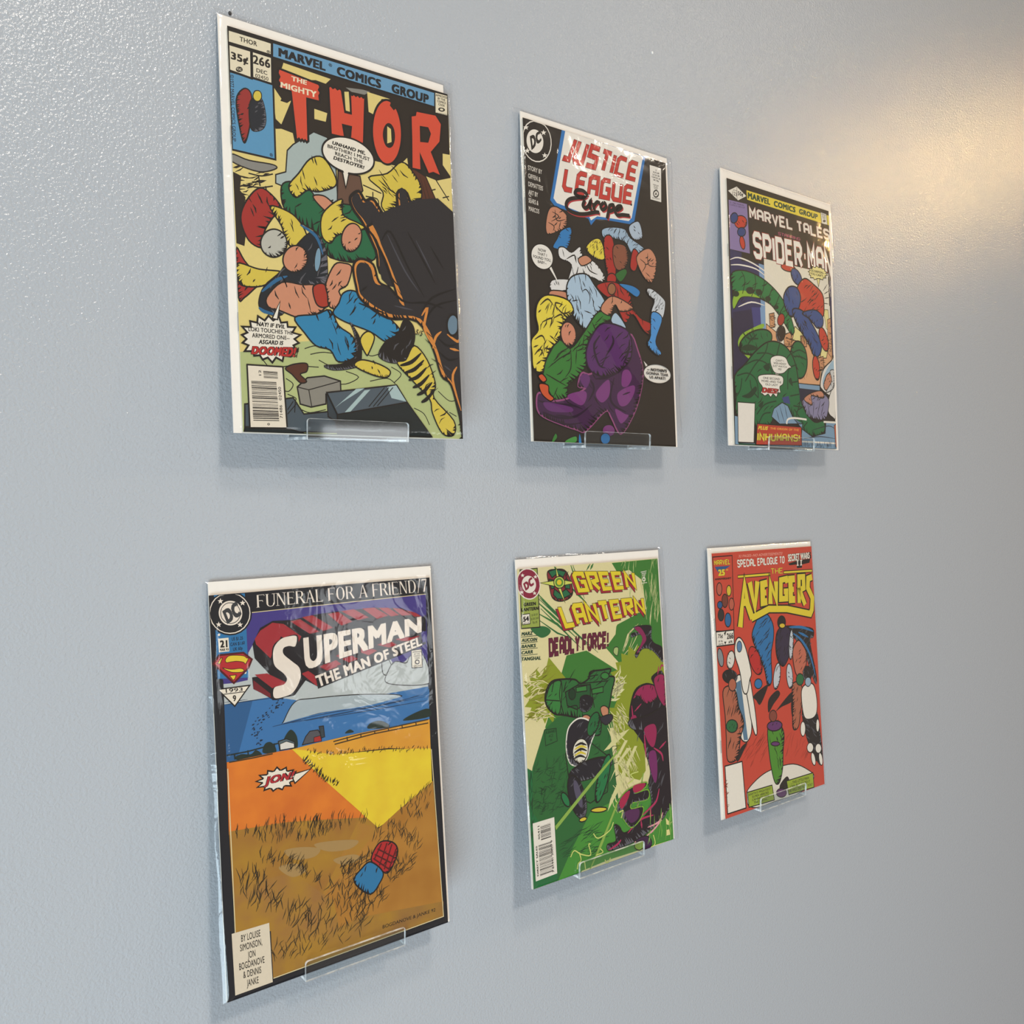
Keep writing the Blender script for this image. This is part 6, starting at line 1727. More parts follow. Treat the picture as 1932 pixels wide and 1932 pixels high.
("p","9a2458",1,7,"1d1815",[1214,864,1326,858,1326,1075,1251,1008]),
("h","1d1815",9,38,60,3,114,12,[1227,881,1316,876,1316,1050,1256,996]),
("k","1d1815",7.66322,33.2073,20,115,[1214,864,1326,858,1326,1075,1251,1008]),
("l","b03060",12,1,1,[1279,817,1303,778,1326,790]),
("l","b03060",12,1,1,[1272,781,1256,842]),
("l","b03060",12,1,1,[973,1021,983,1124,1027,1178]),
("l","b03060",12,1,1,[1070,1022,998,1066]),
("p","9a2458",1,0,"1d1815",[956,1106,1005,1094,1029,1165,970,1169]),
("p","1f1420",1,10,"1d1815",[935,1124,1131,1114,1326,1091,1326,1367,1326,1751,1266,1831,1212,1873,1039,1934,903,1961,753,1964,672,1957,666,1918,748,1912,738,1807,783,1823,834,1880,990,1837,1115,1745,1099,1595,1126,1506,1074,1322,1073,1214,969,1183]),
("h","5a5a60",9,90,60,20,122,12,[948,1227,1105,1219,1261,1200,1261,1421,1261,1728,1213,1792,1170,1826,1032,1875,923,1896,803,1899,738,1893,733,1862,799,1857,791,1773,827,1786,868,1831,992,1797,1092,1723,1080,1603,1101,1532,1060,1385,1059,1299,976,1274]),
("k","6a6a72",14,70,110,123,[935,1124,1131,1114,1326,1091,1326,1367,1326,1751,1266,1831,1212,1873,1039,1934,903,1961,753,1964,672,1957,666,1918,748,1912,738,1807,783,1823,834,1880,990,1837,1115,1745,1099,1595,1126,1506,1074,1322,1073,1214,969,1183]),
("p","9a2458",1,0,"1d1815",[1084,1202,1185,1184,1209,1250,1170,1345,1115,1302]),
("p","7a2a68",1,0,"1d1815",[1117,1383,1187,1382,1195,1519,1167,1602,1126,1506]),
("l","b03060",16,1,1,[1170,1352,1245,1406,1260,1464]),
("l","b03060",16,1,1,[1228,1369,1303,1328]),
("l","b03060",16,1,1,[1081,1242,1086,1405]),
("l","b03060",16,1,1,[1203,1649,1166,1729,1093,1767,972,1814]),
("l","b03060",16,1,1,[1128,1821,991,1824,862,1887]),
("l","b03060",16,1,1,[1104,1756,1096,1847]),
("l","b03060",16,1,1,[1000,1833,1005,1886]),
("l","b03060",16,1,1,[794,1916,755,1939,672,1957]),
("l","e0a0a8",14,1,1,[1212,1873,1118,1925,1037,1953]),
("l","e0a0a8",14,1,1,[1227,1823,1182,1880,1062,1893]),
("l","e0a0a8",14,1,1,[998,1957,921,1965]),
("p","1f1420",1,8,"7fae3a",[777,1674,828,1619,916,1585,1071,1576,1058,1613,950,1631,1085,1632,1080,1698,926,1692,913,1729,1027,1740,1001,1813,902,1857,824,1775,810,1720,782,1720]),
("h","5a5a60",9,67,60,9,138,12,[808,1677,849,1633,919,1606,1043,1599,1033,1628,946,1643,1054,1644,1050,1696,927,1692,917,1721,1008,1730,987,1788,908,1824,846,1758,834,1714,812,1714]),
("k","6a6a72",13.4429,58.2525,150,139,[777,1674,828,1619,916,1585,1071,1576,1058,1613,950,1631,1085,1632,1080,1698,926,1692,913,1729,1027,1740,1001,1813,902,1857,824,1775,810,1720,782,1720]),
("p","a8244e",1,0,"1d1815",[796,1665,837,1621,905,1602,881,1656,820,1709]),
("p","a8244e",1,0,"1d1815",[945,1577,1061,1581,1028,1621,950,1625]),
("p","5a2a58",1,0,"1d1815",[846,1740,979,1743,973,1807,895,1823]),
("p","43204a",1,7,"1d1815",[941,1957,1038,1947,1092,1992,1079,2035,1002,2030]),
("p","8fae3a",1,7,"1d1815",[930,1974,997,1970,1023,2009,973,2030,927,2006]),
("l","c9d27a",8,1,0,[324,1917,360,1883,418,1921,503,1948,491,1877,508,1875]),
("l","c9d27a",8,1,0,[377,2010,388,1976,415,1958,402,1905]),
("l","c9d27a",8,1,0,[448,1978,453,2029]),
("l","c9d27a",8,1,0,[593,1926,617,1957,555,1961]),
("l","c9d27a",8,1,0,[631,2011,655,2040,685,2011]),
("l","c9d27a",8,1,0,[539,1813,581,1854,691,1828,731,1780]),
("l","c9d27a",8,1,0,[890,1553,949,1532,923,1494,1001,1489]),
("l","c9d27a",8,1,0,[1115,1958,1129,2021,1088,2040]),
("l","c9d27a",8,1,0,[791,1728,829,1724,806,1770]),
("p","dcd494",0,0,"1d1815",[1253,1869,1299,1913,1320,1910,1288,1930,1258,1917]),
("p","dcd494",0,0,"1d1815",[1255,1956,1285,1957,1291,1998,1251,1996]),
("h","8fbf5a",8,150,82,14,3,5,[1063,1886,1326,1846,1326,2040,1051,2015]),
("t","/R.BANKS\nACE\n94","1d3a22",[170,1064,256,1065,251,1140,170,1138],0,0.1,"",0,"c",1),
("l","1d3a22",5,0,0,[159,1056,260,1061,263,1145,162,1159,159,1056]),
("p","e2dcd0",0,0,"1d1815",[20,1628,203,1628,203,1991,21,1995]),
("p","1d1815",0,0,"1d1815",[81,1660,168,1658,168,1660,81,1661]),
("p","1d1815",0,0,"1d1815",[81,1665,168,1664,168,1668,81,1669]),
("p","1d1815",0,0,"1d1815",[81,1671,168,1670,168,1671,81,1673]),
("p","1d1815",0,0,"1d1815",[81,1676,168,1675,168,1679,81,1680]),
("p","1d1815",0,0,"1d1815",[81,1686,168,1685,168,1688,81,1689]),
("p","1d1815",0,0,"1d1815",[81,1691,168,1690,168,1694,81,1695]),
("p","1d1815",0,0,"1d1815",[81,1697,168,1696,168,1700,81,1701]),
("p","1d1815",0,0,"1d1815",[81,1702,168,1702,168,1705,81,1706]),
("p","1d1815",0,0,"1d1815",[81,1708,168,1707,168,1709,81,1710]),
("p","1d1815",0,0,"1d1815",[81,1715,168,1715,168,1718,81,1719]),
("p","1d1815",0,0,"1d1815",[81,1723,168,1722,168,1726,81,1727]),
("p","1d1815",0,0,"1d1815",[81,1730,168,1730,168,1733,81,1734]),
("p","1d1815",0,0,"1d1815",[82,1740,168,1739,168,1741,82,1742]),
("p","1d1815",0,0,"1d1815",[82,1743,168,1743,168,1748,82,1749]),
("p","1d1815",0,0,"1d1815",[57,1775,168,1776,168,1778,57,1776]),
("p","1d1815",0,0,"1d1815",[57,1778,168,1780,168,1784,57,1782]),
("p","1d1815",0,0,"1d1815",[57,1784,168,1786,168,1787,57,1786]),
("p","1d1815",0,0,"1d1815",[58,1791,168,1793,168,1795,58,1793]),
("p","1d1815",0,0,"1d1815",[58,1795,168,1797,168,1799,58,1797]),
("p","1d1815",0,0,"1d1815",[58,1799,168,1800,168,1804,58,1803]),
("p","1d1815",0,0,"1d1815",[58,1805,168,1806,168,1810,58,1808]),
("p","1d1815",0,0,"1d1815",[58,1814,168,1815,168,1817,58,1816]),
("p","1d1815",0,0,"1d1815",[58,1820,168,1821,169,1825,58,1823]),
("p","1d1815",0,0,"1d1815",[58,1827,169,1828,169,1832,58,1831]),
("p","1d1815",0,0,"1d1815",[58,1835,169,1836,169,1839,58,1838]),
("p","1d1815",0,0,"1d1815",[58,1840,169,1841,169,1845,58,1844]),
("p","1d1815",0,0,"1d1815",[58,1846,169,1847,169,1850,58,1850]),
("p","1d1815",0,0,"1d1815",[58,1851,169,1852,169,1854,58,1853]),
("p","1d1815",0,0,"1d1815",[58,1859,169,1860,169,1862,58,1861]),
("p","1d1815",0,0,"1d1815",[58,1865,169,1865,169,1869,58,1868]),
("p","1d1815",0,0,"1d1815",[58,1872,169,1873,169,1876,58,1876]),
("p","1d1815",0,0,"1d1815",[58,1881,169,1882,169,1884,58,1883]),
("p","1d1815",0,0,"1d1815",[58,1889,169,1889,169,1891,59,1891]),
("p","1d1815",0,0,"1d1815",[59,1893,169,1893,169,1895,59,1895]),
("p","1d1815",0,0,"1d1815",[59,1898,169,1898,169,1902,59,1902]),
("p","1d1815",0,0,"1d1815",[59,1906,169,1906,169,1908,59,1908]),
("p","1d1815",0,0,"1d1815",[59,1913,169,1913,169,1915,59,1915]),
("p","1d1815",0,0,"1d1815",[59,1917,169,1917,169,1919,59,1919]),
("p","1d1815",0,0,"1d1815",[59,1924,170,1924,170,1926,59,1926]),
("p","1d1815",0,0,"1d1815",[59,1930,170,1930,170,1935,59,1936]),
("p","1d1815",0,0,"1d1815",[59,1939,170,1939,170,1941,59,1941]),
("p","1d1815",0,0,"1d1815",[59,1945,170,1945,170,1946,59,1947]),
("p","1d1815",0,0,"1d1815",[59,1951,170,1950,170,1952,59,1952]),
("p","1d1815",0,0,"1d1815",[59,1956,170,1956,170,1957,59,1958]),
("p","1d1815",0,0,"1d1815",[59,1962,170,1961,170,1967,59,1967]),
("p","1d1815",0,0,"1d1815",[59,1969,170,1969,170,1970,59,1971]),
("t","DIRECT SALES","1d1815",[34,1967,35,1776,48,1776,48,1966],0.03,0,"",0,"c",1),
("t","7 61941 20027 9","1d1815",[163,1976,162,1769,177,1770,179,1976],0.01,0,"",0,"c",1),
("t","05411","1d1815",[60,1740,59,1655,75,1653,74,1738],0.02,0,"",0,"c",1),
("p","9aa852",0,7,"1d1815",[24,6,170,2,167,388,11,382]),
("p","8c2440",1,5,"e2dcd0",[187,97,184,136,166,169,137,191,101,200,63,193,29,172,5,141,0,103,0,65,13,32,41,9,77,0,115,6,150,27,175,59]),
("l","e2dcd0",5,0,0,[185,97,185,123,178,147,165,167,147,183,125,194,101,198,76,195,52,186,30,171,13,151,1,128,0,103,0,78,1,54,14,34,32,17,53,7,77,2,103,5,127,13,149,28,166,48,179,71,185,97]),
("p","e2dcd0",1,0,"1d1815",[152,102,147,130,128,151,99,160,68,153,44,133,33,105,38,77,57,56,85,47,116,54,140,74]),
("t","DC","8c2440",[43,95,120,54,137,109,62,144],0.07,0,"",0,"c",1),
("p","e2dcd0",0,0,"1d1815",[44,28,48,37,61,39,50,44,53,54,43,48,32,52,36,43,26,36,39,37]),
("p","e2dcd0",0,0,"1d1815",[152,44,156,54,168,55,158,61,161,71,150,64,139,69,143,60,134,53,146,53]),
("p","e2dcd0",0,0,"1d1815",[29,136,33,146,46,147,35,152,38,162,28,156,17,160,21,151,12,144,24,145]),
("p","e2dcd0",0,0,"1d1815",[137,150,141,160,154,161,144,166,147,176,136,170,125,174,129,165,119,158,132,159]),
("t","GREEN\nLANTERN","1d1815",[18,220,165,220,163,274,18,273],0.06,0,"",0,"c",1.1),
("p","e2dcd0",0,5,"1d1815",[21,294,85,292,86,358,22,359]),
("t","54","1d1815",[29,308,78,307,77,340,28,341],0.05,0,"",0,"c",1),
("t","SEPT 94","1d1815",[29,347,77,347,77,353,29,354],0.02,0,"",0,"c",1),
("t","$1.50 US\n$2.00 CAN\n70p UK","2a3018",[95,297,160,294,158,358,94,361],0,0,"",0,"c",1.2),
("t","/MARZ","1c4432",[8,406,106,408,106,432,8,429],0.05,0.1,"",0,"c",1),
("l","1c4432",4,0,0,[5,437,144,440]),
("t","/AUCOIN","1c4432",[6,446,140,452,140,476,6,469],0.05,0.1,"",0,"c",1),
("l","1c4432",4,0,0,[2,477,141,480]),
("t","/BANKS","1c4432",[3,486,126,491,126,515,3,508],0.05,0.1,"",0,"c",1),
("l","1c4432",4,0,0,[0,517,139,520]),
("t","/CARR","1c4432",[1,526,97,528,97,552,1,548],0.05,0.1,"",0,"c",1),
("l","1c4432",4,0,0,[0,556,136,560]),
("t","/TANGHAL","1c4432",[-2,565,162,576,162,600,-1,588],0.05,0.1,"",0,"c",1),
("p","8a2c34",1,7,"1d1815",[256,35,326,20,421,39,474,162,444,219,355,235,288,206,267,127]),
("h","1d1815",9,56,60,6,233,12,[275,54,331,42,407,57,449,155,425,201,354,214,301,190,284,127]),
("k","1d1815",11.229,48.6589,60,234,[256,35,326,20,421,39,474,162,444,219,355,235,288,206,267,127]),
("p","1f6e48",0,8,"1d1815",[263,30,331,18,421,41,392,77,341,50,295,73]),
("p","1f6e48",0,8,"1d1815",[298,187,309,149,358,183,413,157,456,197,373,220,330,216]),
("p","1f6e48",0,7,"1d1815",[266,81,304,90,309,143,283,147]),
("p","1f6e48",0,7,"1d1815",[418,85,451,114,448,160,404,150]),
("p","c9cf66",0,7,"1d1815",[332,0,361,88,513,121,364,134,398,248,335,138,191,101,334,92]),
("p","c9cf66",1,7,"1d1815",[404,112,396,131,377,144,352,147,328,140,312,125,307,105,314,86,333,73,358,69,381,76,398,92]),
("p","5f8f3a",1,0,"1d1815",[391,111,385,126,371,136,353,138,335,133,322,121,319,106,324,91,338,81,357,78,375,84,387,96]),
("p","d9c030",1,0,"1d1815",[376,110,372,118,364,124,354,125,343,122,336,115,334,107,337,99,345,93,356,91,366,94,373,101]),
("s","GREEN","a3283a",[441,37,1049,75,1075,231,513,221],1.55,"1d1815",0.2,2),
("s","GREEN","dcc832",[457,26,1070,64,1094,217,530,207],1.55,"1d1815",0.16,2),
("s","LANTERN","a3283a",[298,251,1130,264,1153,415,377,451],1.55,"1d1815",0.2,2),
("s","LANTERN","dcc832",[315,238,1151,252,1172,403,395,439],1.55,"1d1815",0.16,2),
("s","DEADLY FORCE!","6a1a3a",[236,471,787,478,776,592,232,590],1.8,"3a0f22",0.25,0),
("p","e2dcd0",0,0,"1d1815",[1142,87,1203,82,1202,86,1141,92]),
("t","APPROVED\nCOMICS\nCODE","e2dcd0",[1149,96,1198,93,1192,128,1148,131],0.02,0,"",0,"c",1),
("l","e2dcd0",8,0,0,[1184,144,1183,147,1182,149,1179,152,1176,153,1173,154,1169,154,1165,154,1162,152,1159,150,1157,148,1156,145,1156,142,1157,139,1158,136,1161,134,1164,133,1167,132,1171,132,1175,132,1178,134,1181,136,1183,138,1184,141,1184,144]),
("p","e2dcd0",0,0,"1d1815",[1139,167,1201,166,1201,170,1138,171]),
]
ART_RED = [
("p","c64e3a",0,0,"0",[0,0,1326,0,1326,2040,0,2040]),
("h","a8402e",10,130,35,30,3,14,[148,1525,583,1554,569,1709,274,1719,139,1631]),
("h","a8402e",9,120,50,24,5,14,[788,1602,1238,1623,1216,1826,785,1748]),
("p","dfd9cc",1,8,"1d1815",[276,1935,291,1875,454,1804,628,1778,894,1788,1093,1872,1179,1956,983,2039,646,2040,411,2040,291,2001]),
("p","2a211e",1,0,"1d1815",[227,1539,312,1508,266,1565,200,1629,170,1624]),
("p","2a211e",1,0,"1d1815",[426,1156,603,1094,599,1134,504,1239,454,1199]),
("p","2a211e",1,0,"1d1815",[614,1216,729,1158,770,1197,675,1264,604,1320]),
("p","2a211e",1,0,"1d1815",[703,1322,928,1199,933,1274,783,1300]),
("p","2a211e",1,0,"1d1815",[922,1266,1066,1217,1053,1340,929,1423]),
("p","2a211e",1,0,"1d1815",[1225,1745,1298,1738,1315,1803,1204,1824]),
("p","2a211e",1,0,"1d1815",[702,1924,806,1872,833,1950,718,1986]),
("p","e6e0d4",1,10,"1d1815",[198,1028,274,973,342,1151,379,1338,370,1441,323,1498,272,1495,235,1444,220,1263]),
("p","5f8098",0,0,"1d1815",[203,1029,271,1012,324,1491,273,1486]),
("p","e6e0d4",1,10,"1d1815",[322,1018,377,986,415,1161,438,1321,442,1453,415,1461,378,1351,349,1191]),
("p","b06a50",1,10,"1d1815",[49,1072,126,1038,203,1087,233,1220,284,1350,234,1457,192,1596,119,1627,58,1591,61,1428,60,1251]),
("h","1d1815",9,90,60,18,15,12,[68,1125,130,1097,191,1137,215,1243,256,1347,216,1433,183,1544,124,1569,75,1540,78,1409,77,1268]),
("k","1d1815",14,70,20,16,[49,1072,126,1038,203,1087,233,1220,284,1350,234,1457,192,1596,119,1627,58,1591,61,1428,60,1251]),
("p","2c6e42",1,8,"1d1815",[206,1363,195,1386,168,1400,133,1401,99,1389,75,1367,68,1341,79,1318,105,1304,140,1303,175,1315,199,1337]),
("h","1d1815",9,30,60,3,18,12,[192,1360,183,1379,161,1390,133,1391,106,1381,87,1364,81,1343,90,1324,111,1313,139,1312,167,1322,186,1340]),
("k","1d1815",6.09111,26.3948,20,19,[206,1363,195,1386,168,1400,133,1401,99,1389,75,1367,68,1341,79,1318,105,1304,140,1303,175,1315,199,1337]),
("p","b06a50",1,10,"1d1815",[946,1139,1050,1139,1087,1241,1037,1385,1003,1489,949,1515,918,1476,936,1302]),
("h","1d1815",9,61,60,8,21,12,[954,1178,1038,1178,1067,1259,1027,1375,1000,1458,957,1479,932,1447,946,1308]),
("k","1d1815",12.3378,53.4637,150,22,[946,1139,1050,1139,1087,1241,1037,1385,1003,1489,949,1515,918,1476,936,1302]),
("p","24201f",1,10,"1d1815",[1062,1375,1169,1363,1271,1420,1301,1592,1318,1776,1309,1857,1261,1855,1178,1737,1099,1587]),
("h","5a5a60",9,83,140,15,24,12,[1093,1423,1178,1414,1260,1459,1284,1597,1298,1744,1290,1809,1252,1807,1186,1713,1122,1593]),
("k","6a6a72",14,70,60,25,[1062,1375,1169,1363,1271,1420,1301,1592,1318,1776,1309,1857,1261,1855,1178,1737,1099,1587]),
("p","e6e0d4",1,10,"1d1815",[1066,1211,1154,1160,1247,1186,1281,1324,1258,1432,1171,1461,1081,1419]),
("p","e6e0d4",1,8,"1d1815",[1093,1531,1085,1560,1070,1581,1052,1586,1036,1575,1025,1551,1024,1520,1031,1490,1046,1470,1064,1465,1081,1476,1091,1500]),
("p","e6e0d4",1,8,"1d1815",[1295,1536,1289,1562,1278,1581,1266,1586,1255,1577,1248,1556,1248,1528,1254,1501,1265,1482,1277,1477,1288,1486,1295,1508]),
("p","e6e0d4",1,8,"1d1815",[1191,1705,1183,1724,1165,1736,1142,1738,1121,1729,1106,1711,1102,1690,1110,1671,1128,1659,1150,1657,1172,1666,1187,1684]),
("p","e6e0d4",1,8,"1d1815",[1306,1732,1298,1751,1281,1764,1259,1765,1238,1756,1224,1738,1220,1717,1228,1698,1245,1686,1267,1684,1288,1693,1302,1711]),
("p","e6e0d4",1,8,"1d1815",[1211,1802,1213,1830,1206,1849,1194,1856,1178,1847,1164,1826,1155,1798,1154,1770,1160,1750,1172,1744,1188,1753,1202,1774]),
("p","e6e0d4",1,8,"1d1815",[1315,1822,1315,1849,1309,1868,1296,1874,1282,1865,1270,1844,1263,1816,1263,1789,1270,1770,1282,1764,1296,1773,1308,1794]),
("p","55902f",1,10,"1d1815",[582,1449,660,1422,747,1442,795,1523,770,1666,752,1795,704,1898,649,1900,613,1815,585,1646]),
("h","1d1815",9,82,110,14,34,12,[602,1490,665,1468,734,1484,773,1549,753,1663,738,1767,700,1849,656,1851,627,1783,605,1647]),
("k","1d1815",14,70,20,35,[582,1449,660,1422,747,1442,795,1523,770,1666,752,1795,704,1898,649,1900,613,1815,585,1646]),
("p","6b3a70",1,10,"1d1815",[776,1445,765,1465,730,1477,681,1479,631,1470,593,1452,577,1430,587,1410,621,1398,670,1396,721,1405,759,1423]),
("h","1d1815",9,33,35,3,37,12,[755,1443,747,1459,719,1469,679,1470,639,1463,609,1449,596,1431,604,1415,631,1405,671,1404,711,1411,742,1425]),
("k","1d1815",6.65067,28.8196,20,38,[776,1445,765,1465,730,1477,681,1479,631,1470,593,1452,577,1430,587,1410,621,1398,670,1396,721,1405,759,1423]),
("p","8a4a3a",1,8,"1d1815",[711,1363,702,1385,682,1399,657,1401,633,1391,616,1372,612,1348,620,1326,640,1312,665,1309,690,1319,706,1339]),
("p","6b3a70",1,8,"1d1815",[729,1592,721,1599,700,1602,671,1600,644,1593,624,1583,617,1573,625,1566,646,1563,675,1566,703,1573,723,1583]),
("p","6b3a70",1,8,"1d1815",[785,2003,774,2018,748,2026,714,2024,681,2012,658,1995,651,1976,661,1960,687,1952,721,1954,754,1966,777,1983]),
("p","24201f",1,8,"1d1815",[890,649,1074,666,1273,706,1278,778,1226,808,1292,1105,1273,1173,1203,1031,1136,876,1039,782,942,709]),
("h","5a5a60",9,78,35,13,43,12,[941,687,1088,701,1247,733,1251,791,1210,815,1263,1052,1247,1107,1191,993,1138,869,1060,794,983,735]),
("k","6a6a72",14,67.6015,110,44,[890,649,1074,666,1273,706,1278,778,1226,808,1292,1105,1273,1173,1203,1031,1136,876,1039,782,942,709]),
("l","2e76a8",24,1,1,[946,661,1120,678,1283,729]),
("l","2e76a8",24,1,1,[987,714,1109,789,1215,920,1280,1111]),
("l","2e76a8",24,1,1,[1069,715,1206,771]),
("p","2e76a8",1,10,"1d1815",[444,694,497,585,567,518,654,525,724,613,725,722,679,860,672,1061,613,1100,582,969,527,856]),
("h","1d1815",9,90,35,18,49,12,[476,709,519,622,575,569,644,574,700,645,701,732,664,842,659,1003,611,1034,587,929,543,839]),
("k","1d1815",14,70,110,50,[444,694,497,585,567,518,654,525,724,613,725,722,679,860,672,1061,613,1100,582,969,527,856]),
("p","2e76a8",1,8,"1d1815",[541,1077,532,1096,513,1108,488,1110,465,1102,448,1085,443,1065,451,1046,470,1034,495,1032,519,1040,536,1057]),
("p","3a3048",1,10,"1d1815",[746,799,773,686,868,640,955,690,974,796,910,913,831,972,763,910]),
("h","1d1815",9,68,60,10,53,12,[767,799,788,708,864,672,934,712,949,796,898,890,835,937,780,888]),
("k","1d1815",13.7681,59.6616,150,54,[746,799,773,686,868,640,955,690,974,796,910,913,831,972,763,910]),
("p","24201f",1,8,"1d1815",[897,615,887,640,865,658,837,662,811,653,793,632,788,605,798,580,820,563,847,558,874,567,892,588]),
("p","d2b83c",1,7,"1d1815",[886,642,880,652,865,658,846,659,827,654,814,645,809,635,815,625,830,619,850,618,868,622,882,631]),
("p","c3c8cc",1,8,"1d1815",[784,1051,763,1102,737,1137,712,1146,694,1128,688,1087,696,1034,716,984,743,948,768,938,786,956,792,998]),
("h","1d1815",9,35,60,3,58,12,[775,1049,758,1090,737,1118,717,1125,703,1110,698,1078,704,1035,720,995,742,966,762,958,776,973,781,1006]),
("k","1d1815",7.18223,31.123,60,59,[784,1051,763,1102,737,1137,712,1146,694,1128,688,1087,696,1034,716,984,743,948,768,938,786,956,792,998]),
("p","c3c8cc",1,8,"1d1815",[956,1068,951,1119,936,1155,915,1167,893,1151,877,1112,870,1061,875,1010,890,974,911,962,933,977,949,1016]),
("h","1d1815",9,34,140,3,61,12,[947,1067,943,1108,931,1136,914,1146,897,1133,884,1102,878,1061,882,1020,894,992,911,982,929,994,941,1025]),
("k","1d1815",6.88263,29.8247,60,62,[956,1068,951,1119,936,1155,915,1167,893,1151,877,1112,870,1061,875,1010,890,974,911,962,933,977,949,1016]),
("p","c3c8cc",1,8,"1d1815",[987,812,973,873,956,916,938,930,926,912,922,866,928,804,941,744,959,700,977,685,989,703,993,750]),
("h","1d1815",9,31,140,3,64,12,[981,811,969,859,956,894,941,905,932,891,929,854,933,804,944,756,958,721,973,709,982,723,985,761]),
("k","1d1815",6.33348,27.4451,20,65,[987,812,973,873,956,916,938,930,926,912,922,866,928,804,941,744,959,700,977,685,989,703,993,750]),
("p","b9302c",1,8,"1d1815",[543,878,554,930,549,972,528,996,495,998,458,977,424,937,399,887,388,836,394,795,414,770,446,768,483,788,518,828]),
("h","1d1815",9,48,35,5,67,12,[528,878,537,920,533,954,516,973,490,974,460,958,433,926,413,886,404,845,409,812,425,792,450,790,480,806,508,838]),
("k","1d1815",9.70925,42.0734,20,68,[543,878,554,930,549,972,528,996,495,998,458,977,424,937,399,887,388,836,394,795,414,770,446,768,483,788,518,828]),
("p","e6e0d4",1,10,"1d1815",[234,706,283,678,336,729,379,839,410,975,385,1024,345,1123,294,1103,266,944,216,808]),
("p","5f86a8",1,7,"1d1815",[308,753,302,774,290,788,274,792,259,785,249,768,247,746,252,725,265,711,281,706,296,714,306,731]),
("p","c0715a",1,10,"1d1815",[973,865,1051,783,1117,825,1168,915,1130,1050,1055,1096,991,1033]),
("h","1d1815",9,60,35,7,72,12,[992,879,1054,814,1107,847,1148,919,1117,1027,1057,1064,1006,1014]),
("k","1d1815",12.1955,52.8472,60,73,[973,865,1051,783,1117,825,1168,915,1130,1050,1055,1096,991,1033]),
("p","2c6e42",1,8,"1d1815",[1107,1117,1097,1140,1076,1155,1048,1158,1022,1148,1005,1128,1000,1103,1010,1080,1031,1065,1058,1062,1084,1072,1102,1092]),
("p","24201f",1,7,"1d1815",[1228,1083,1216,1113,1190,1133,1157,1137,1125,1125,1104,1099,1099,1067,1110,1037,1136,1017,1169,1013,1201,1025,1223,1051]),
("h","5a5a60",9,33,110,3,76,12,[1215,1081,1205,1105,1184,1121,1158,1124,1132,1115,1115,1094,1111,1068,1120,1044,1141,1028,1167,1025,1193,1035,1211,1055]),
("k","6a6a72",6.63807,28.765,150,77,[1228,1083,1216,1113,1190,1133,1157,1137,1125,1125,1104,1099,1099,1067,1110,1037,1136,1017,1169,1013,1201,1025,1223,1051]),
("p","9ab0c0",1,7,"1d1815",[1208,1151,1200,1169,1183,1181,1161,1184,1141,1176,1127,1160,1123,1140,1131,1121,1148,1109,1169,1107,1190,1114,1204,1131]),
("p","8a8f92",1,8,"1d1815",[76,808,76,844,68,870,52,879,34,869,19,842,9,807,9,772,18,746,33,737,51,747,67,773]),
("p","d8d4ca",1,8,"1d1815",[208,849,193,882,170,904,145,909,125,896,114,868,117,832,131,799,154,777,180,772,200,785,211,813]),
("h","1d1815",9,29,140,3,81,12,[198,847,186,873,168,891,148,895,132,884,123,862,126,833,137,807,155,789,176,785,192,796,201,818]),
("k","1d1815",6,25.7938,110,82,[208,849,193,882,170,904,145,909,125,896,114,868,117,832,131,799,154,777,180,772,200,785,211,813]),
("p","24201f",1,8,"1d1815",[226,998,199,1016,157,1021,111,1012,74,990,55,963,60,937,86,919,128,914,173,923,211,944,230,971]),
("h","5a5a60",9,35,110,3,84,12,[209,991,187,1006,154,1010,117,1003,87,985,72,963,76,943,97,928,130,924,166,931,197,948,212,970]),
("k","6a6a72",7.06995,30.6365,20,85,[226,998,199,1016,157,1021,111,1012,74,990,55,963,60,937,86,919,128,914,173,923,211,944,230,971]),
("p","b06a50",1,8,"1d1815",[213,1041,205,1064,187,1080,163,1083,141,1074,125,1054,121,1029,129,1005,147,990,171,986,194,996,209,1016]),
("p","c64e3a",0,8,"1d1815",[11,28,248,27,223,619,3,601]),
("s","MARVEL","dcc83a",[23,50,226,49,215,100,23,99],1.4,"1d1815",0.2,0),
("p","2e5a8a",0,0,"1d1815",[29,105,221,106,106,149,65,149]),
("t","25","dcc83a",[67,128,150,129,148,179,67,179],0.06,0,"1d1815",0.03,"c",1),
("t","TH","dcc83a",[162,131,188,131,187,143,161,142],0.03,0,"",0,"c",1),
("t","ANNIVERSARY","1d1815",[24,193,224,195,223,212,23,209],0.05,0,"",0,"c",1),
("p","b8644e",1,8,"1d1815",[102,282,96,307,83,324,67,329,51,321,41,303,39,278,45,253,58,236,74,231,90,238,100,257]),
("p","d2b83c",1,8,"1d1815",[214,303,208,324,196,338,182,343,168,336,159,320,157,299,162,278,174,264,188,259,202,266,211,282]),
("p","7a3f30",1,8,"1d1815",[167,379,160,404,145,422,126,428,109,419,97,399,94,373,101,347,116,329,134,324,152,332,164,352]),
("p","b8644e",1,8,"1d1815",[242,411,236,434,222,450,205,455,190,448,179,429,177,406,183,382,196,366,213,361,229,369,239,387]),
("p","2e5a8a",1,8,"1d1815",[98,406,93,420,81,429,66,432,51,427,41,416,38,401,43,387,55,378,70,375,85,380,95,391]),
("p","3a3230",1,8,"1d1815",[111,485,104,507,90,523,71,527,54,519,42,502,39,479,46,457,60,441,78,437,96,444,108,462]),
("p","2e6a98",1,8,"1d1815",[193,532,186,558,170,577,151,582,132,573,120,552,117,525,124,498,139,479,159,474,178,483,190,504]),
("p","e6e0d4",0,10,"1d1815",[3,606,219,612,215,723,0,718]),
("p","1d1815",0,0,"1d1815",[97,624,130,608,109,647]),
("p","1d1815",0,0,"1d1815",[94,691,122,693,106,716]),
("t","75¢","1d1815",[25,626,82,628,81,667,24,665],0.02,0,"",0,"c",1),
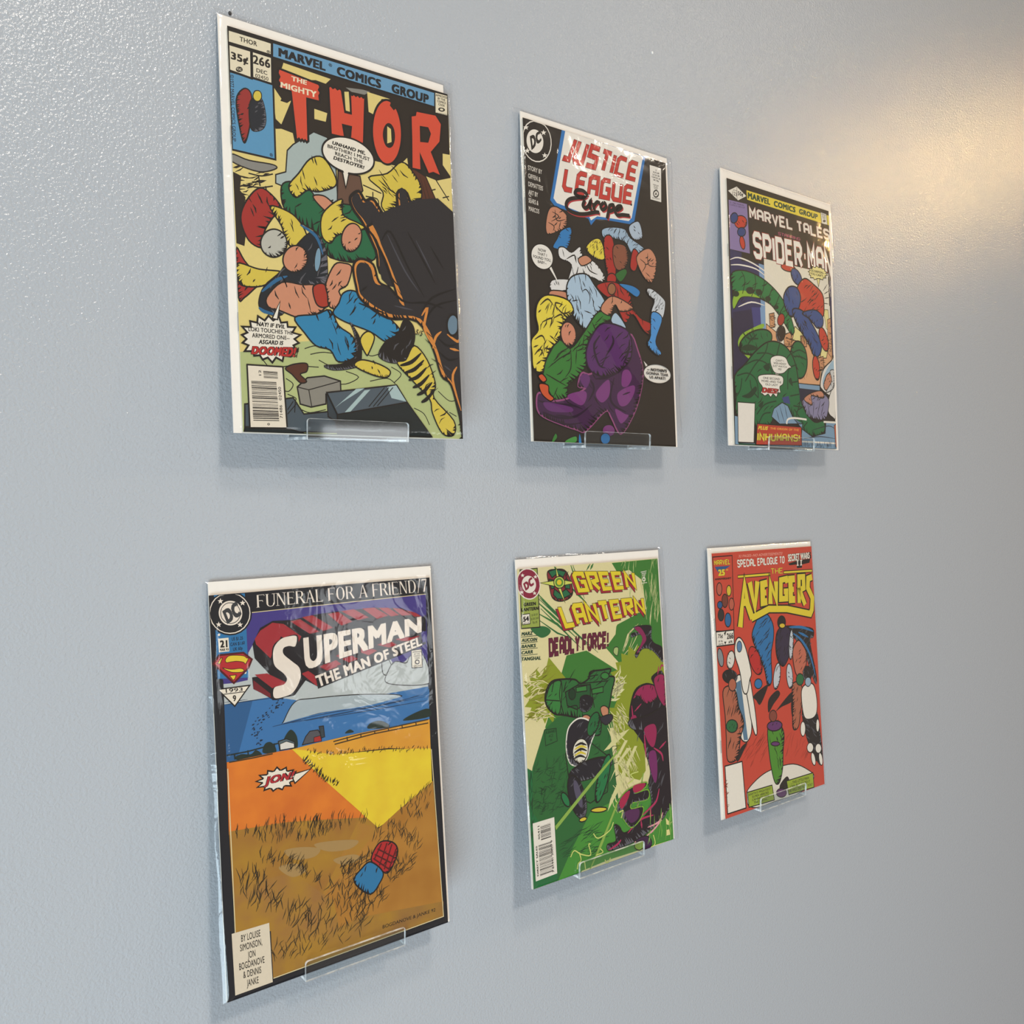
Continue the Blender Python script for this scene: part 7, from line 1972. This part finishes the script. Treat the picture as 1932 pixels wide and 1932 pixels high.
("t","UK 40p\nCAN 95¢","1d1815",[19,674,85,676,84,712,20,712],0.01,0,"",0,"c",1.15),
("t","266","1d1815",[131,630,210,631,208,679,129,676],0.03,0,"",0,"c",1),
("t","APR","1d1815",[146,690,197,691,195,712,144,711],0.03,0,"",0,"c",1),
("t","/32 PAGES--NO ADVERTISEMENTS!","e0a090",[327,27,910,30,905,54,326,47],0,0.2,"",0,"c",1),
("s","SPECIAL EPILOGUE TO","e6e0d4",[305,64,934,65,928,126,309,128],1.4,"1d1815",0.18,0),
("p","1d1815",0,0,"1d1815",[981,131,1129,110,1299,106,1283,140,1174,149,1171,177,1099,177,1100,145,996,146]),
("t","SECRET WARS","e6e0d4",[982,53,1290,50,1292,103,980,116],0.03,0,"1d1815",0.05,"c",1),
("s","II","e6e0d4",[1099,109,1180,110,1175,157,1096,156],1.1,"1d1815",0.25,3),
("s","THE","dcc83a",[739,157,897,161,895,208,743,206],0.9,"1d1815",0.16,0),
("l","1d1815",29,0,0,[303,199,728,204]),
("l","dcc83a",16,0,0,[307,199,723,204]),
("l","1d1815",29,0,0,[907,200,1318,210]),
("l","dcc83a",16,0,0,[912,201,1313,210]),
("l","1d1815",81,0,0,[300,598,382,254,404,417,458,542]),
("l","1d1815",81,0,0,[359,407,393,407]),
("l","1d1815",81,0,0,[450,252,499,458,549,252]),
("l","1d1815",75,0,0,[447,542,680,486,927,507,1251,576,1278,543,1296,444,1237,353,1248,275,1307,264]),
("l","1d1815",81,0,0,[677,274,612,280,606,426,663,423]),
("l","1d1815",68,0,0,[608,351,657,349]),
("l","1d1815",81,0,0,[706,447,721,277,786,426,795,268]),
("l","1d1815",68,0,0,[945,291,939,256,863,262,848,417,926,420,931,360,895,359]),
("l","1d1815",81,0,0,[1057,263,994,263,987,434,1045,436]),
("l","1d1815",64,0,0,[988,350,1035,351]),
("l","1d1815",68,0,0,[1101,471,1118,253,1182,254,1177,349,1119,362,1184,492]),
("l","dcc83a",59,0,0,[300,598,382,254,404,417,458,542]),
("l","dcc83a",59,0,0,[359,407,393,407]),
("l","dcc83a",59,0,0,[450,252,499,458,549,252]),
("l","dcc83a",53,0,0,[447,542,680,486,927,507,1251,576,1278,543,1296,444,1237,353,1248,275,1307,264]),
("l","dcc83a",59,0,0,[677,274,612,280,606,426,663,423]),
("l","dcc83a",48,0,0,[608,351,657,349]),
("l","dcc83a",59,0,0,[706,447,721,277,786,426,795,268]),
("l","dcc83a",48,0,0,[945,291,939,256,863,262,848,417,926,420,931,360,895,359]),
("l","dcc83a",59,0,0,[1057,263,994,263,987,434,1045,436]),
("l","dcc83a",46,0,0,[988,350,1035,351]),
("l","dcc83a",48,0,0,[1101,471,1118,253,1182,254,1177,349,1119,362,1184,492]),
("p","e6e0d4",0,10,"1d1815",[27,1642,237,1644,255,2011,30,2008]),
("p","9db03a",0,8,"1d1815",[284,1895,599,1902,620,2026,292,2014]),
("p","9db03a",0,8,"1d1815",[794,1908,1167,1913,1170,2036,814,2024]),
("t","/EARTH'S MIGHTIEST\nSUPER HEROES\nCANNOT SAVE\nTHE EARTH...","1d1815",[295,1908,583,1915,595,2012,304,1997],0,0.2,"",0,"c",1),
("t","/...THIS LITTLE MAN\nCAN, BUT TO DO IT\nHE WILL DESTROY YOU!","1d1815",[808,1922,1146,1931,1149,2016,820,2008],0,0.2,"",0,"c",1),
("h","8a3a2a",8,40,0,14,3,40,[3,1749,22,1753,17,1981,3,1916]),
]

COVERS = [
    ('bagged comic with a ragged orange title under a blue banner, upper left', ART_BLUE_BANNER, 11.649, 0.807, 0.0021, 6.599, 0.0910, 1.129, (-0.21, 6.51, -0.02, 10.48), (-0.38, 6.82, -0.05, 10.58), 11),
    ('bagged black comic with red title on a white shield, purple shapes below, upper middle', ART_SHIELD, 20.990, 0.815, -0.0037, 6.541, 0.0800, 1.013, (-0.03, 6.7, 0.0, 10.43), (-0.3, 6.94, -0.02, 10.47), 12),
    ('bagged comic with white title on black, yellow banner and large green shapes, upper right', ART_YELLOW_BANNER, 31.035, 0.953, -0.0040, 6.776, 0.0714, 0.923, (-0.27, 7.05, -0.03, 10.56), (-0.42, 7.14, -0.07, 10.5), 13),
    ('bagged comic showing a golden wheat field under a red-shaded white title, lower left', ART_WHEAT, 11.146, -13.475, 0.0041, 6.627, 0.1072, 1.299, (0.02, 6.73, -0.02, 10.54), (-0.1, 6.84, -0.04, 10.56), 14),
    ('bagged green comic with slanted yellow two-line title and magenta shapes, lower middle', ART_GREEN, 21.027, -13.421, 0.0012, 6.540, 0.1025, 1.249, (0.0, 6.67, -0.02, 10.51), (-0.14, 6.88, -0.04, 10.62), 15),
    ('bagged red comic with wide yellow title and a row of coloured shapes, lower right', ART_RED, 30.583, -13.400, -0.0016, 6.586, 0.0966, 1.187, (-0.14, 6.63, -0.03, 10.41), (-0.4, 6.72, -0.06, 10.45), 16),
]
BRACKETS = [
    ('clear acrylic bracket under the comic with the blue banner and orange title', 11.530, 0.747, 1.129),
    ('clear acrylic bracket under the black comic with the white shield', 21.310, 0.755, 1.013),
    ('clear acrylic bracket under the comic with the yellow banner and green shapes', 31.140, 0.893, 0.923),
    ('clear acrylic bracket under the wheat field comic', 11.410, -13.535, 1.299),
    ('clear acrylic bracket under the green comic with slanted yellow title', 21.150, -13.481, 1.249),
    ('clear acrylic bracket under the red comic with the yellow title', 30.850, -13.460, 1.187),
]
SPECKS = [
    (8.473, 11.372, 'tiny dark speck on the wall just above the comic with the blue banner', M_DARK),
    (23.718, 14.745, 'tiny pale raised speck on bare wall above the black comic with the shield', M_PALE),
]

for row in COVERS:
    comic(*row)
for row in BRACKETS:
    bracket(*row)

# two small specks on the wall above the upper row
for sx, sz, lab, mat in SPECKS:
    bm = bmesh.new()
    bmesh.ops.create_icosphere(bm, subdivisions=2, radius=0.0011, matrix=Matrix.Diagonal((1, 0.6, 1.2, 1)))
    me = bpy.data.meshes.new('wall_speck')
    bm.to_mesh(me)
    bm.free()
    me.materials.append(mat)
    o = bpy.data.objects.new('wall_speck', me)
    COL.objects.link(o)
    o.location = P3(sx, -0.01, sz)
    o['label'] = lab
    o['category'] = 'speck'
